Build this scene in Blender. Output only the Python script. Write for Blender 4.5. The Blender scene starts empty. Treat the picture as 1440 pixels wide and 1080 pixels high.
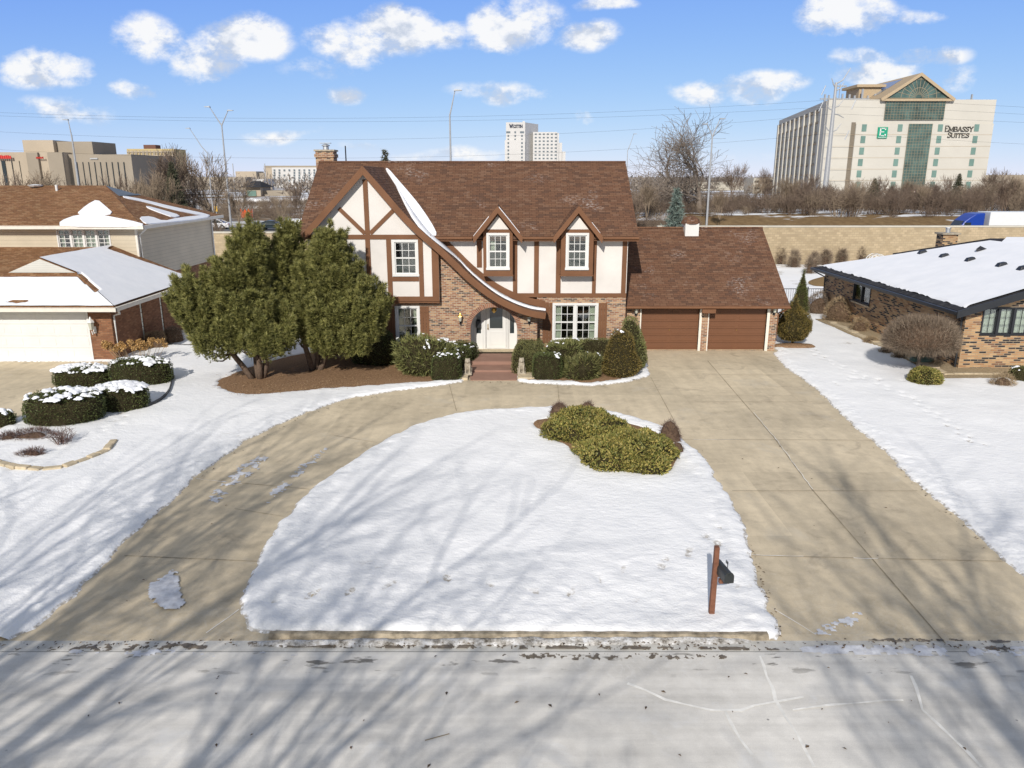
import bpy, bmesh, math, random
import numpy as np
from mathutils import Vector, Matrix, noise as mnoise
from mathutils.geometry import tessellate_polygon
R = math.radians
SC = bpy.context.scene
COL = SC.collection
rnd = random.Random(7)
rng = np.random.default_rng(11)

# ---------------------------------------------------------------- measured camera
CH, F, PITCH = 7.9, 1080.0, math.atan(292/1080)
CP, SP = math.cos(PITCH), math.sin(PITCH)
def P(px, py, Y):
    """photo pixel seen on the vertical plane y=Y -> (X, Z)"""
    v = (540-py)/F; zc = Y/(CP+v*SP)
    return ((px-720)/F*zc, CH + zc*(v*CP-SP))
def G(px, py, z=0.0):
    """photo pixel seen on the level plane at height z -> (X, Y)"""
    v = (540-py)/F; zc = (CH-z)/(SP-v*CP)
    return ((px-720)/F*zc, zc*(CP+v*SP))
def plane_pt(px, py, a, n):  # photo ray meets plane through a with normal n
    v = (540-py)/F; d = Vector(((px-720)/F, CP+v*SP, v*CP-SP)); o_ = Vector((0, 0, CH)); n = Vector(n); a = Vector(a)
    t = (a-o_).dot(n)/d.dot(n); return o_+d*t
def smooth_poly3(pts):
    q = []
    for i in range(len(pts)):
        a = pts[i]; b = pts[(i+1) % len(pts)]; q += [a*.78+b*.22, a*.22+b*.78]
    return q
def PX(px, py, Y): return P(px, py, Y)[0]
def PZ(px, py, Y): return P(px, py, Y)[1]

# ---------------------------------------------------------------- object helpers
OFF = {}
def tag(o, label=None, cat=None, group=None, kind=None):
    if label: o['label'] = label
    if cat: o['category'] = cat
    if group: o['group'] = group
    if kind: o['kind'] = kind
    return o
def thing(name, label, cat, loc=(0, 0, 0), group=None, rz=0.0):
    o = bpy.data.objects.new(name, None); COL.objects.link(o)
    o.location = loc; o.rotation_euler = (0, 0, rz)
    OFF[o] = Vector(loc)
    return tag(o, label, cat, group)
def dup(root, loc=None, rz=None, label=None, group=None, scale=None):
    r = root.copy(); COL.objects.link(r)
    if loc is not None: r.location = loc
    if rz is not None: r.rotation_euler = (0, 0, rz)
    if scale is not None: r.scale = scale if hasattr(scale, '__len__') else (scale,)*3
    if label: r['label'] = label
    if group: r['group'] = group
    def rec(src, dst):
        for ch in [c for c in bpy.data.objects if c.parent == src]:
            c = ch.copy(); COL.objects.link(c); c.parent = dst; rec(ch, c)
    rec(root, r)
    return r
def link_mesh(name, me, mats, parent=None):
    if not isinstance(mats, (list, tuple)): mats = [mats]
    for m in mats: me.materials.append(m)
    o = bpy.data.objects.new(name, me); COL.objects.link(o)
    if parent is not None:
        o.parent = parent; OFF[o] = OFF.get(parent, Vector())
    return o
def uv_box(me, scale=1.0):
    if not me.uv_layers: me.uv_layers.new(name='UVMap')
    uvl = me.uv_layers[0].data
    for p in me.polygons:
        n = p.normal
        if abs(n.z) > .93: t = Vector((1, 0, 0)); b = Vector((0, 1, 0))
        else:
            t = Vector((0, 0, 1)).cross(n).normalized(); b = n.cross(t)
        for li in p.loop_indices:
            co = me.vertices[me.loops[li].vertex_index].co
            uvl[li].uv = (co.dot(t)*scale, co.dot(b)*scale)

class MB:
    def __init__(s, xf=None): s.v = []; s.f = []; s.m = []; s.mi = 0; s.xf = xf; s.rm = []
    def add(s, vs, fs):
        o = len(s.v)
        for v in vs: s.v.append(tuple(s.xf(*v)) if s.xf else tuple(v))
        for f in fs: s.f.append([o+i for i in f]); s.m.append(s.mi)
        return s
    def box(s, x0, x1, y0, y1, z0, z1):
        if x0 > x1: x0, x1 = x1, x0
        if y0 > y1: y0, y1 = y1, y0
        if z0 > z1: z0, z1 = z1, z0
        return s.add([(x, y, z) for z in (z0, z1) for y in (y0, y1) for x in (x0, x1)],
              [(0, 2, 3, 1), (4, 5, 7, 6), (0, 1, 5, 4), (2, 6, 7, 3), (0, 4, 6, 2), (1, 3, 7, 5)])
    def prism(s, poly, y0, y1, holes=()):
        """outline in (x,z) with holes, from y0 to y1"""
        loops = [list(poly)]+[list(h) for h in holes]
        fl = [p for l in loops for p in l]; n = len(fl)
        tri = tessellate_polygon([[Vector((x, z, 0)) for x, z in l] for l in loops])
        vs = [(x, y0, z) for x, z in fl]+[(x, y1, z) for x, z in fl]
        fs = [tuple(t) for t in tri]+[tuple(n+i for i in reversed(t)) for t in tri]
        b = 0
        for l in loops:
            m = len(l)
            for i in range(m):
                j = (i+1) % m
                fs.append((b+i, b+j, n+b+j, n+b+i))
            b += m
        return s.add(vs, fs)
    def poly(s, pts): return s.add(pts, [tuple(range(len(pts)))])
    def slab(s, pts, th):
        """planar polygon pts (3d), extruded down by th along z"""
        n = len(pts)
        vs = list(pts)+[(x, y, z-th) for x, y, z in pts]
        fs = [tuple(range(n)), tuple(range(2*n-1, n-1, -1))]
        for i in range(n):
            j = (i+1) % n; fs.append((i, n+i, n+j, j))
        return s.add(vs, fs)
    def tube(s, pts, rs, n=8, cap=True):
        pts = [Vector(p) for p in pts]
        if not hasattr(rs, '__len__'): rs = [rs]*len(pts)
        vs = []; fs = []
        ref = None
        for i, p in enumerate(pts):
            d = (pts[min(i+1, len(pts)-1)]-pts[max(i-1, 0)]).normalized()
            if ref is None:
                ref = Vector((0, 0, 1)) if abs(d.z) < .9 else Vector((1, 0, 0))
            u = d.cross(ref).normalized(); w = d.cross(u).normalized(); ref = -w if False else ref
            for k in range(n):
                a = 2*math.pi*k/n
                vs.append(p+(u*math.cos(a)+w*math.sin(a))*rs[i])
        for i in range(len(pts)-1):
            for k in range(n):
                k2 = (k+1) % n
                fs.append((i*n+k, i*n+k2, (i+1)*n+k2, (i+1)*n+k))
        if cap:
            fs.append(tuple(range(n-1, -1, -1))); fs.append(tuple(range((len(pts)-1)*n, len(pts)*n)))
        return s.add(vs, fs)
    def lathe(s, prof, c=(0, 0, 0), n=12, sx=1, sy=1):
        vs = []; fs = []
        for r, z in prof:
            for k in range(n):
                a = 2*math.pi*k/n
                vs.append((c[0]+r*sx*math.cos(a), c[1]+r*sy*math.sin(a), c[2]+z))
        for i in range(len(prof)-1):
            for k in range(n):
                k2 = (k+1) % n
                fs.append((i*n+k, i*n+k2, (i+1)*n+k2, (i+1)*n+k))
        fs.append(tuple(range(n-1, -1, -1))); fs.append(tuple(range((len(prof)-1)*n, len(prof)*n)))
        return s.add(vs, fs)
    def ball(s, c, r, n=10, m=6):
        if not hasattr(r, '__len__'): r = (r, r, r)
        prof = [(math.sin(math.pi*(i+.5*(i == 0)*.3)/m), -math.cos(math.pi*i/m)) for i in range(m+1)]
        prof = [(max(a, .02), b) for a, b in prof]
        vs = []; fs = []
        for a, b in prof:
            for k in range(n):
                t = 2*math.pi*k/n
                vs.append((c[0]+a*math.cos(t)*r[0], c[1]+a*math.sin(t)*r[1], c[2]+b*r[2]))
        for i in range(m):
            for k in range(n):
                k2 = (k+1) % n
                fs.append((i*n+k, i*n+k2, (i+1)*n+k2, (i+1)*n+k))
        fs.append(tuple(range(n-1, -1, -1))); fs.append(tuple(range(m*n, (m+1)*n)))
        return s.add(vs, fs)
    def build(s, name, mats, parent=None, smooth=False, bevel=0, world=True, uvs=1.0, fixn=True):
        off = OFF.get(parent, Vector()) if (parent is not None and world) else Vector()
        me = bpy.data.meshes.new(name)
        me.from_pydata([(x-off.x, y-off.y, z-off.z) for x, y, z in s.v], [], s.f)
        for p, m in zip(me.polygons, s.m): p.material_index = m
        if fixn:
            bm = bmesh.new(); bm.from_mesh(me)
            bmesh.ops.recalc_face_normals(bm, faces=bm.faces)
            bm.to_mesh(me); bm.free()
        me.update()
        uv_box(me, uvs)
        if smooth:
            for p in me.polygons: p.use_smooth = True
        o = link_mesh(name, me, mats, parent)
        if bevel:
            b = o.modifiers.new('bevel', 'BEVEL'); b.width = bevel; b.segments = 2; b.limit_method = 'ANGLE'
        return o

def np_mesh(name, V, Fc, mats, parent=None, smooth=False, mi=None):
    """fast mesh from numpy arrays, faces all with the same corner count"""
    me = bpy.data.meshes.new(name)
    V = np.asarray(V, dtype=np.float32); Fc = np.asarray(Fc, dtype=np.int32)
    k = Fc.shape[1]
    me.vertices.add(len(V)); me.vertices.foreach_set('co', V.ravel())
    me.loops.add(Fc.size); me.loops.foreach_set('vertex_index', Fc.ravel())
    me.polygons.add(len(Fc)); me.polygons.foreach_set('loop_start', np.arange(0, Fc.size, k, dtype=np.int32))
    if mi is not None: me.polygons.foreach_set('material_index', np.asarray(mi, dtype=np.int32))
    if smooth: me.polygons.foreach_set('use_smooth', np.ones(len(Fc), dtype=bool))
    me.update(calc_edges=True)
    return link_mesh(name, me, mats, parent)

# ---------------------------------------------------------------- materials
class NT:
    def __init__(s, nt): s.t = nt; s.n = nt.nodes; s.l = nt.links
    def node(s, typ, ins=None, **kw):
        n = s.n.new(typ)
        for k, v in kw.items(): setattr(n, k, v)
        if ins:
            for k, v in ins.items():
                sock = n.inputs[k]
                if isinstance(v, bpy.types.NodeSocket): s.l.new(v, sock)
                elif isinstance(v, bpy.types.Node): s.l.new(v.outputs[0], sock)
                else:
                    if hasattr(sock.default_value, '__len__') and hasattr(v, '__len__') and len(v) == 3 and len(sock.default_value) == 4: v = (*v, 1)
                    sock.default_value = v
        return n
    def math(s, op, a, b=None, c=None, clamp=False):
        n = s.n.new('ShaderNodeMath'); n.operation = op; n.use_clamp = clamp
        for i, v in enumerate((a, b, c)):
            if v is None: continue
            if isinstance(v, bpy.types.NodeSocket): s.l.new(v, n.inputs[i])
            elif isinstance(v, bpy.types.Node): s.l.new(v.outputs[0], n.inputs[i])
            else: n.inputs[i].default_value = v
        return n.outputs[0]
    def ramp(s, fac, stops, interp='LINEAR'):
        n = s.n.new('ShaderNodeValToRGB'); n.color_ramp.interpolation = interp
        el = n.color_ramp.elements
        while len(el) < len(stops): el.new(.5)
        for e, (p, c) in zip(el, stops):
            e.position = p; e.color = (c, c, c, 1) if not hasattr(c, '__len__') else (*c[:3], 1)
        s.l.new(fac if isinstance(fac, bpy.types.NodeSocket) else fac.outputs[0], n.inputs[0])
        return n.outputs[0]
    def mix(s, f, a, b, mode='MIX'):
        n = s.n.new('ShaderNodeMix'); n.data_type = 'RGBA'; n.blend_type = mode
        for sock, v in ((n.inputs[0], f), (n.inputs[6], a), (n.inputs[7], b)):
            if isinstance(v, bpy.types.NodeSocket): s.l.new(v, sock)
            elif isinstance(v, bpy.types.Node): s.l.new(v.outputs[0], sock)
            else: sock.default_value = v if not hasattr(v, '__len__') or len(v) == 4 else (*v, 1)
        return n.outputs[2]
    def noise(s, vec, scale, detail=4, rough=.55, dist=0):
        n = s.n.new('ShaderNodeTexNoise'); n.inputs['Scale'].default_value = scale
        n.inputs['Detail'].default_value = detail; n.inputs['Roughness'].default_value = rough
        n.inputs['Distortion'].default_value = dist
        if vec is not None: s.l.new(vec, n.inputs['Vector'])
        return n.outputs[0]
    def mapping(s, vec, scale=(1, 1, 1), rot=(0, 0, 0), loc=(0, 0, 0)):
        n = s.n.new('ShaderNodeMapping'); s.l.new(vec, n.inputs[0])
        n.inputs['Scale'].default_value = scale; n.inputs['Rotation'].default_value = rot; n.inputs['Location'].default_value = loc
        return n.outputs[0]
def new_mat(name):
    m = bpy.data.materials.new(name); m.use_nodes = True
    t = NT(m.node_tree); b = t.n['Principled BSDF']
    return m, t, b
def coords(t, kind='UV'):
    return t.node('ShaderNodeTexCoord').outputs[kind]
def world_pos(t): return t.node('ShaderNodeNewGeometry').outputs['Position']
def setb(b, rough=.6, spec=.3, metal=0):
    b.inputs['Roughness'].default_value = rough
    b.inputs['Specular IOR Level'].default_value = spec
    b.inputs['Metallic'].default_value = metal
def bump(t, b, h, strength=.3, dist=.02):
    n = t.node('ShaderNodeBump', {'Height': h, 'Strength': strength, 'Distance': dist})
    t.l.new(n.outputs[0], b.inputs['Normal'])
def mk_plain(name, col, rough=.6, spec=.3, metal=0, var=.12, scale=3.0, bmp=0.0):
    m, t, b = new_mat(name); setb(b, rough, spec, metal)
    w = coords(t, 'Object')
    n = t.noise(w, scale, 5)
    f = t.ramp(n, [(.3, 1-var), (.7, 1+var*.6)])
    t.l.new(t.mix(1.0, col, f, 'MULTIPLY'), b.inputs['Base Color'])
    if bmp: bump(t, b, t.noise(w, scale*8, 3), bmp, .02)
    return m
def mk_brick(name, cols, mortar, bw=.21, bh=.075, ms=.011, rough=.85, bias_stops=None, offset=.5, big=.15, bmp=.5):
    m, t, b = new_mat(name); setb(b, rough, .2)
    uv = coords(t, 'UV')
    br = t.node('ShaderNodeTexBrick', {'Vector': uv, 'Color1': (0, 0, 0, 1), 'Color2': (1, 1, 1, 1), 'Mortar': (0, 0, 0, 1),
                'Scale': 1.0, 'Mortar Size': ms, 'Mortar Smooth': .2, 'Bias': 0.0, 'Brick Width': bw, 'Row Height': bh}, offset=offset)
    st = [(i/len(cols), c) for i, c in enumerate(cols)] if bias_stops is None else list(zip(bias_stops, cols))
    c = t.ramp(br.outputs[0], st, 'CONSTANT')
    n = t.noise(uv, 1.3, 5); c = t.mix(1.0, c, t.ramp(n, [(.3, 1-big), (.7, 1+big)]), 'MULTIPLY')
    n2 = t.noise(uv, 60, 2); c = t.mix(1.0, c, t.ramp(n2, [(.2, .85), (.8, 1.12)]), 'MULTIPLY')
    c = t.mix(br.outputs[1], c, mortar)
    t.l.new(c, b.inputs['Base Color'])
    inv = t.math('SUBTRACT', 1.0, br.outputs[1])
    bump(t, b, inv, bmp, .012)
    return m
M = {}
M['brick'] = mk_brick('tudor_brick', [(.09, .06, .045), (.29, .135, .075), (.4, .23, .125), (.31, .16, .09), (.47, .3, .17), (.24, .12, .07), (.42, .26, .15), (.12, .08, .06)], (.42, .36, .29), bias_stops=[0, .12, .27, .4, .55, .68, .82, .93], big=.07)
M['brick_red'] = mk_brick('sienna_brick', [(.19, .085, .045), (.25, .115, .06), (.22, .1, .052), (.28, .14, .075)], (.17, .11, .075), ms=.008)
M['brick_tan'] = mk_brick('mixed_tan_brick', [(.035, .033, .036), (.37, .2, .1), (.46, .29, .15), (.07, .055, .05), (.42, .25, .13), (.5, .33, .18), (.2, .11, .07)], (.36, .29, .2), bw=.3, bh=.085, bias_stops=[0, .2, .34, .47, .56, .74, .9])
M['brick_arch'] = mk_brick('arch_brick', [(.27, .11, .065), (.34, .16, .095), (.22, .1, .06)], (.36, .3, .24), bw=.075, bh=.3)
M['block'] = mk_brick('split_face_block', [(.39, .31, .2), (.44, .35, .23), (.4, .32, .21), (.36, .285, .185)], (.32, .26, .175), bw=.42, bh=.21, ms=.016, big=.1)
def mk_shingle(name, cols, frost=0.0, streak=.12, snowmap=0):
    m, t, b = new_mat(name); setb(b, .9, .15)
    uv = coords(t, 'UV')
    wob = t.node('ShaderNodeVectorMath', {0: uv, 1: t.node('ShaderNodeVectorMath', {0: t.node('ShaderNodeTexNoise', {'Vector': uv, 'Scale': .8}).outputs[1], 1: (.02, .02, 0)}, operation='MULTIPLY').outputs[0]}, operation='ADD').outputs[0]
    br = t.node('ShaderNodeTexBrick', {'Vector': wob, 'Color1': (0, 0, 0, 1), 'Color2': (1, 1, 1, 1), 'Mortar': (0, 0, 0, 1),
                'Scale': 1.0, 'Mortar Size': .007, 'Mortar Smooth': .4, 'Bias': 0.0, 'Brick Width': .3, 'Row Height': .135}, offset=.37, offset_frequency=2)
    c = t.ramp(br.outputs[0], [(i/len(cols), c) for i, c in enumerate(cols)], 'CONSTANT')
    n = t.noise(uv, .5, 5); c = t.mix(1.0, c, t.ramp(n, [(.3, 1-streak), (.7, 1+streak)]), 'MULTIPLY')
    n2 = t.noise(t.mapping(uv, (3, 12, 1)), 1.2, 3); c = t.mix(1.0, c, t.ramp(n2, [(.25, .88), (.75, 1.14)]), 'MULTIPLY')
    if frost:
        fm = t.math('MULTIPLY', t.ramp(t.noise(uv, .42, 3), [(.56, 0), (.68, 1)]), t.ramp(t.noise(t.mapping(uv, (4, 7, 1)), 1.6, 2), [(.5, 0), (.62, 1)]))
        c = t.mix(t.math('MULTIPLY', fm, frost), c, (.55, .5, .47))
    c = t.mix(br.outputs[1], c, (.035, .02, .014))
    t.l.new(c, b.inputs['Base Color'])
    # every course is thicker at its lower edge
    sy = t.node('ShaderNodeSeparateXYZ', {0: wob}).outputs[1]
    saw = t.math('SUBTRACT', 1.0, t.math('FRACT', t.math('DIVIDE', sy, .135)))
    bump(t, b, t.math('ADD', saw, t.math('MULTIPLY', br.outputs[0], .5)), .6, .02)
    return m
M['shingle'] = mk_shingle('brown_shingles', [(.158, .082, .05), (.138, .073, .046), (.17, .092, .056), (.115, .064, .043), (.15, .078, .048), (.182, .104, .067)], .5, streak=.06)
M['shingle_left'] = mk_shingle('rust_shingles', [(.24, .125, .06), (.21, .11, .055), (.27, .145, .075), (.2, .1, .05), (.29, .17, .09)], 0)
M['shingle_dark'] = mk_shingle('charcoal_shingles', [(.04, .042, .048), (.055, .057, .062), (.03, .032, .038)], 0)
M['brown'] = mk_plain('brown_paint', (.18, .086, .044), .65, .22, var=.16, scale=1.3)
M['brown_door'] = mk_plain('brown_door_paint', (.16, .07, .034), .5, .35, var=.06, scale=1.5)
M['stucco'] = mk_plain('cream_stucco', (.7, .67, .635), .9, .1, var=.09, scale=.8, bmp=.15)
M['white'] = mk_plain('white_paint', (.7, .7, .68), .45, .4, var=.04, scale=2)
M['white_dirty'] = mk_plain('cream_trim', (.72, .68, .6), .6, .3, var=.08)
M['siding'] = None
def mk_siding(name, col, pitch=.2):
    m, t, b = new_mat(name); setb(b, .55, .3)
    uv = coords(t, 'UV'); sy = t.node('ShaderNodeSeparateXYZ', {0: uv}).outputs[1]
    fr = t.math('FRACT', t.math('DIVIDE', sy, pitch))
    line = t.ramp(fr, [(0, .45), (.09, 1), (1, 1)])
    c = t.mix(1.0, col, line, 'MULTIPLY')
    c = t.mix(1.0, c, t.ramp(t.noise(uv, .9, 4), [(.3, .92), (.7, 1.06)]), 'MULTIPLY')
    t.l.new(c, b.inputs['Base Color']); bump(t, b, fr, .5, .02)
    return m
M['siding'] = mk_siding('beige_siding', (.56, .49, .37))
M['red_concrete'] = mk_plain('red_stained_concrete', (.31, .185, .14), .8, .2, var=.12, scale=2)
M['metal_dark'] = mk_plain('dark_metal', (.03, .033, .038), .4, .5, metal=.3)
M['metal_grey'] = mk_plain('galvanised_steel', (.42, .44, .46), .45, .5, metal=.5, var=.1)
M['metal_white'] = mk_plain('pale_pole_steel', (.42, .43, .44), .5, .4, metal=.2, var=.1)
M['brass'] = mk_plain('brass', (.5, .33, .1), .3, .6, metal=.9)
M['stone'] = mk_plain('weathered_stone', (.42, .37, .29), .9, .15, var=.35, scale=9, bmp=.5)
M['limestone'] = mk_plain('limestone', (.55, .46, .32), .9, .15, var=.2, scale=5, bmp=.4)
M['bark'] = mk_plain('pine_bark', (.16, .115, .085), .9, .1, var=.35, scale=12, bmp=.6)
M['bark_grey'] = mk_plain('grey_bark', (.13, .105, .085), .9, .1, var=.3, scale=8)
M['bark_far'] = mk_plain('far_bark', (.2, .165, .135), .9, .1, var=.3, scale=3)
M['bark_pale'] = mk_plain('pale_twigs', (.3, .235, .17), .9, .1, var=.3, scale=4)
M['twig'] = mk_plain('brown_twigs', (.2, .15, .115), .9, .1, var=.35, scale=1)
M['curtain'] = mk_plain('pale_curtain', (.62, .6, .48), .9, .1, var=.15, scale=4)
M['curtain_y'] = mk_plain('cream_curtain', (.66, .6, .36), .9, .1, var=.15, scale=4)
M['screen'] = mk_plain('insect_screen', (.1, .095, .085), .9, .1, var=.1)
M['room'] = mk_plain('dark_room_lining', (.045, .04, .036), .9, .1)
M['post'] = mk_plain('reddish_post', (.2, .09, .055), .8, .2, var=.25, scale=12, bmp=.3)
M['black_plastic'] = mk_plain('black_box', (.03, .034, .034), .45, .5, var=.1)
def mk_glass(name, tint=(.85, .9, .9), gl=.18, thin=True):
    m, t, b = new_mat(name)
    t.n.remove(b); out = t.n['Material Output']
    lw = t.node('ShaderNodeFresnel', {'IOR': 1.5})
    tr = t.node('ShaderNodeBsdfTransparent', {'Color': (*tint, 1)})
    gg = t.node('ShaderNodeBsdfGlossy', {'Color': (1, 1, 1, 1), 'Roughness': .03})
    f = t.math('ADD', t.math('MULTIPLY', lw.outputs[0], .9), gl*.3, clamp=True)
    mx = t.node('ShaderNodeMixShader', {0: f, 1: tr.outputs[0], 2: gg.outputs[0]})
    t.l.new(mx.outputs[0], out.inputs[0])
    return m
M['glass'] = mk_glass('window_glass')
M['glass_dark'] = mk_plain('dark_glass', (.03, .04, .045), .08, .7)
M['glass_green'] = mk_plain('green_glass', (.08, .135, .12), .15, .7, var=.6, scale=.3)
M['glass_teal'] = mk_plain('teal_window', (.16, .26, .225), .2, .6, var=.15, scale=.3)
M['hotel'] = mk_plain('hotel_panel', (.55, .525, .465), .8, .2, var=.06, scale=.1)
M['mullion'] = mk_plain('mullion', (.27, .24, .17), .6)
M['hotel_tan'] = mk_plain('hotel_trim', (.45, .35, .23), .8, .2)
M['tower'] = mk_plain('white_tower', (.6, .59, .57), .7, .2, var=.05, scale=.05)
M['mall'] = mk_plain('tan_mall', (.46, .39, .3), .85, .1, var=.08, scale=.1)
M['mall_dark'] = mk_plain('dark_tan_mall', (.33, .285, .225), .85, .1, var=.08, scale=.1)  # darker tan for some of the far walls
M['red_sign'] = mk_plain('red_sign', (.6, .05, .04), .5, .3)
M['green_sign'] = mk_plain('green_sign', (.02, .3, .18), .5, .3)
M['sign_letter'] = mk_plain('sign_letters', (.09, .085, .075), .6, .3)
M['dark_blue'] = mk_plain('dark_letter', (.04, .05, .09), .6, .3)
M['orange'] = mk_plain('orange_plastic', (.8, .14, .03), .6, .3)
M['yellow'] = mk_plain('yellow_sign', (.6, .36, .06), .6, .3)
M['blue_paint'] = mk_plain('blue_truck_paint', (.012, .05, .32), .3, .5, var=.05)
M['car_white'] = mk_plain('white_car_paint', (.78, .79, .82), .25, .5, var=.02)
M['car_dark'] = mk_plain('dark_car_paint', (.03, .045, .055), .25, .5, var=.02)
M['tyre'] = mk_plain('tyre', (.02, .02, .02), .9, .1)
M['trailer'] = mk_plain('trailer_white', (.75, .77, .78), .5, .3, var=.03)
M['concrete_far'] = mk_plain('pale_concrete', (.5, .47, .4), .9, .1, var=.12, scale=.6)
# ================================================================ world, sun, camera
SUN_EL, SUN_DX, SUN_DY = R(30.0), .222, .975         # shadow runs along (+.222, +.975)
w = bpy.data.worlds.new("World"); SC.world = w; w.use_nodes = True
wt = NT(w.node_tree)
for n in list(wt.n): wt.n.remove(n)
sun_az = math.atan2(-SUN_DX, -SUN_DY)                 # from +Y clockwise
sky = wt.node('ShaderNodeTexSky', sky_type='NISHITA', sun_disc=False, sun_elevation=SUN_EL, sun_rotation=sun_az,
              altitude=3000, air_density=1.0, dust_density=0.0, ozone_density=3.0)
dirv = wt.node('ShaderNodeTexCoord').outputs['Generated']
sep = wt.node('ShaderNodeSeparateXYZ', {0: dirv})
# clear winter air: the low sky rolls off softly to blue; pale neutral fill added overhead and behind the viewpoint softens shadows
ssep = wt.node('ShaderNodeSeparateColor', {0: sky.outputs[0]})
def roll(i, A, b): c_ = wt.math('MULTIPLY', ssep.outputs[i], .12); return wt.math('DIVIDE', wt.math('MULTIPLY', c_, A), wt.math('ADD', c_, b))
low = wt.node('ShaderNodeCombineColor', {0: roll(0, 1.75, 1.9), 1: roll(1, 1.3, 1.06), 2: roll(2, .95, .12)}).outputs[0]
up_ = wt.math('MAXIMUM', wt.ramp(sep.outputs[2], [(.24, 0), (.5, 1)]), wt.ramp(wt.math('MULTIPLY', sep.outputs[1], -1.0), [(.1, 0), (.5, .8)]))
sky_fill = wt.mix(up_, low, (.3, .33, .375))
bg1 = wt.node('ShaderNodeBackground', {'Color': sky_fill, 'Strength': .93})
yy = wt.math('MAXIMUM', sep.outputs[1], .02)
az = wt.math('DIVIDE', sep.outputs[0], yy); el = wt.math('DIVIDE', sep.outputs[2], yy)
vec = wt.node('ShaderNodeCombineXYZ', {0: az, 1: el, 2: 0.0}).outputs[0]
# fluffy clouds standing at bearings measured from the photograph: (bearing, height, half width, half height, thickness)
def cdir(px, py):
    v = (540-py)/F; k = CP+v*SP
    return (px-720)/F/k, (v*CP-SP)/k
CL = [(40, 92, 58, 30, 1.1), (95, 96, 45, 24, .95), (205, 52, 58, 30, .95), (290, 75, 60, 34, 1.), (345, 55, 72, 34, 1.1), (500, 66, 62, 30, 1.), (555, 45, 62, 38, 1.15), (612, 50, 45, 24, .8),
      (700, 40, 52, 38, 1.2), (745, 30, 45, 34, 1.), (812, 48, 42, 22, .95), (192, 125, 36, 13, .8), (70, 152, 72, 17, .55), (128, 160, 36, 14, .5), (486, 134, 33, 14, .8),
      (390, 182, 62, 12, .65), (705, 134, 66, 13, .8), (817, 160, 22, 10, .65), (985, 128, 48, 18, .85), (1060, 124, 62, 18, .9), (1110, 118, 40, 14, .7),
      (1180, 25, 62, 34, 1.1), (1225, 12, 60, 24, .9), (1295, 14, 36, 12, .6), (1215, 86, 50, 15, .55), (1300, 78, 58, 17, .75), (1235, 108, 55, 20, .85), (1342, 110, 32, 20, .75),
      (440, 102, 60, 14, .45), (845, 3, 42, 10, .9), (515, 208, 30, 9, .5), (665, 214, 52, 10, .6),       (600, 220, 60, 8, .4), (1010, 215, 110, 8, .25)]
warp = wt.node('ShaderNodeTexNoise', {'Vector': vec, 'Scale': 9.0, 'Detail': 1.0}).outputs[1]
wv = wt.node('ShaderNodeVectorMath', {0: warp, 1: (.5, .5, .5)}, operation='SUBTRACT').outputs[0]
wv = wt.node('ShaderNodeVectorMath', {0: wv, 1: (.075, .045, 0)}, operation='MULTIPLY').outputs[0]
vw = wt.node('ShaderNodeVectorMath', {0: vec, 1: wv}, operation='ADD').outputs[0]
mask = None; vert = None
for (cx, cy, rx, ry, k) in CL:
    a0, e0 = cdir(cx, cy); a1, _ = cdir(cx+rx*1.25, cy); _, e1 = cdir(cx, cy-ry*1.25)
    d = wt.node('ShaderNodeVectorMath', {0: vw, 1: (a0, e0, 0)}, operation='SUBTRACT').outputs[0]
    d = wt.node('ShaderNodeVectorMath', {0: d, 1: (1/(a1-a0), 1/(e1-e0), 0)}, operation='MULTIPLY').outputs[0]
    q = wt.node('ShaderNodeVectorMath', {0: d, 1: d}, operation='DOT_PRODUCT').outputs['Value']
    g = wt.math('MULTIPLY', wt.math('SUBTRACT', 1.0, q, clamp=True), k)
    sy = wt.node('ShaderNodeSeparateXYZ', {0: d}).outputs[1]
    hv = wt.math('MULTIPLY', g, sy)
    mask = g if mask is None else wt.math('MAXIMUM', mask, g)
    vert = hv if vert is None else wt.math('ADD', vert, hv)
nz = wt.noise(wt.mapping(vec, (1, 1.5, 1)), 15, 8, .66)
nz2 = wt.noise(wt.mapping(vec, (1, 1.5, 1), loc=(.02, -.018, 0)), 13, 3, .6)
dens = wt.math('ADD', mask, wt.math('MULTIPLY', wt.math('SUBTRACT', nz, .5), 3.3))
dens = wt.math('MULTIPLY', wt.ramp(dens, [(.12, 0), (.5, .45), (.9, 1)]), wt.ramp(mask, [(.0, 0), (.5, 1)]))
lit = wt.math('ADD', wt.math('MULTIPLY', wt.math('SUBTRACT', nz, nz2), 4.5), wt.math('ADD', .72, wt.math('MULTIPLY', vert, .45)), clamp=True)
ccol = wt.ramp(lit, [(.25, (.63, .69, .8)), (.6, (.87, .9, .96)), (.85, (1, 1, 1))])
bg2 = wt.node('ShaderNodeBackground', {'Color': ccol, 'Strength': .82})
# thin pale veil low over the horizon
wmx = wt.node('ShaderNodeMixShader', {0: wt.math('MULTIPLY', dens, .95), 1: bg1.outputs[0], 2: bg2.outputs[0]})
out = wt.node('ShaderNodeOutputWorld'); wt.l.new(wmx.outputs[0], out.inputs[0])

sl = bpy.data.lights.new('sun', 'SUN'); sl.energy = 3.55; sl.angle = R(.5); sl.color = (1, .94, .86)
so = bpy.data.objects.new('sun', sl); COL.objects.link(so)
so.rotation_euler = Vector((-SUN_DX*math.cos(SUN_EL), -SUN_DY*math.cos(SUN_EL), math.sin(SUN_EL))).to_track_quat('Z', 'Y').to_euler()
so.location = (0, -20, 30)

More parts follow.
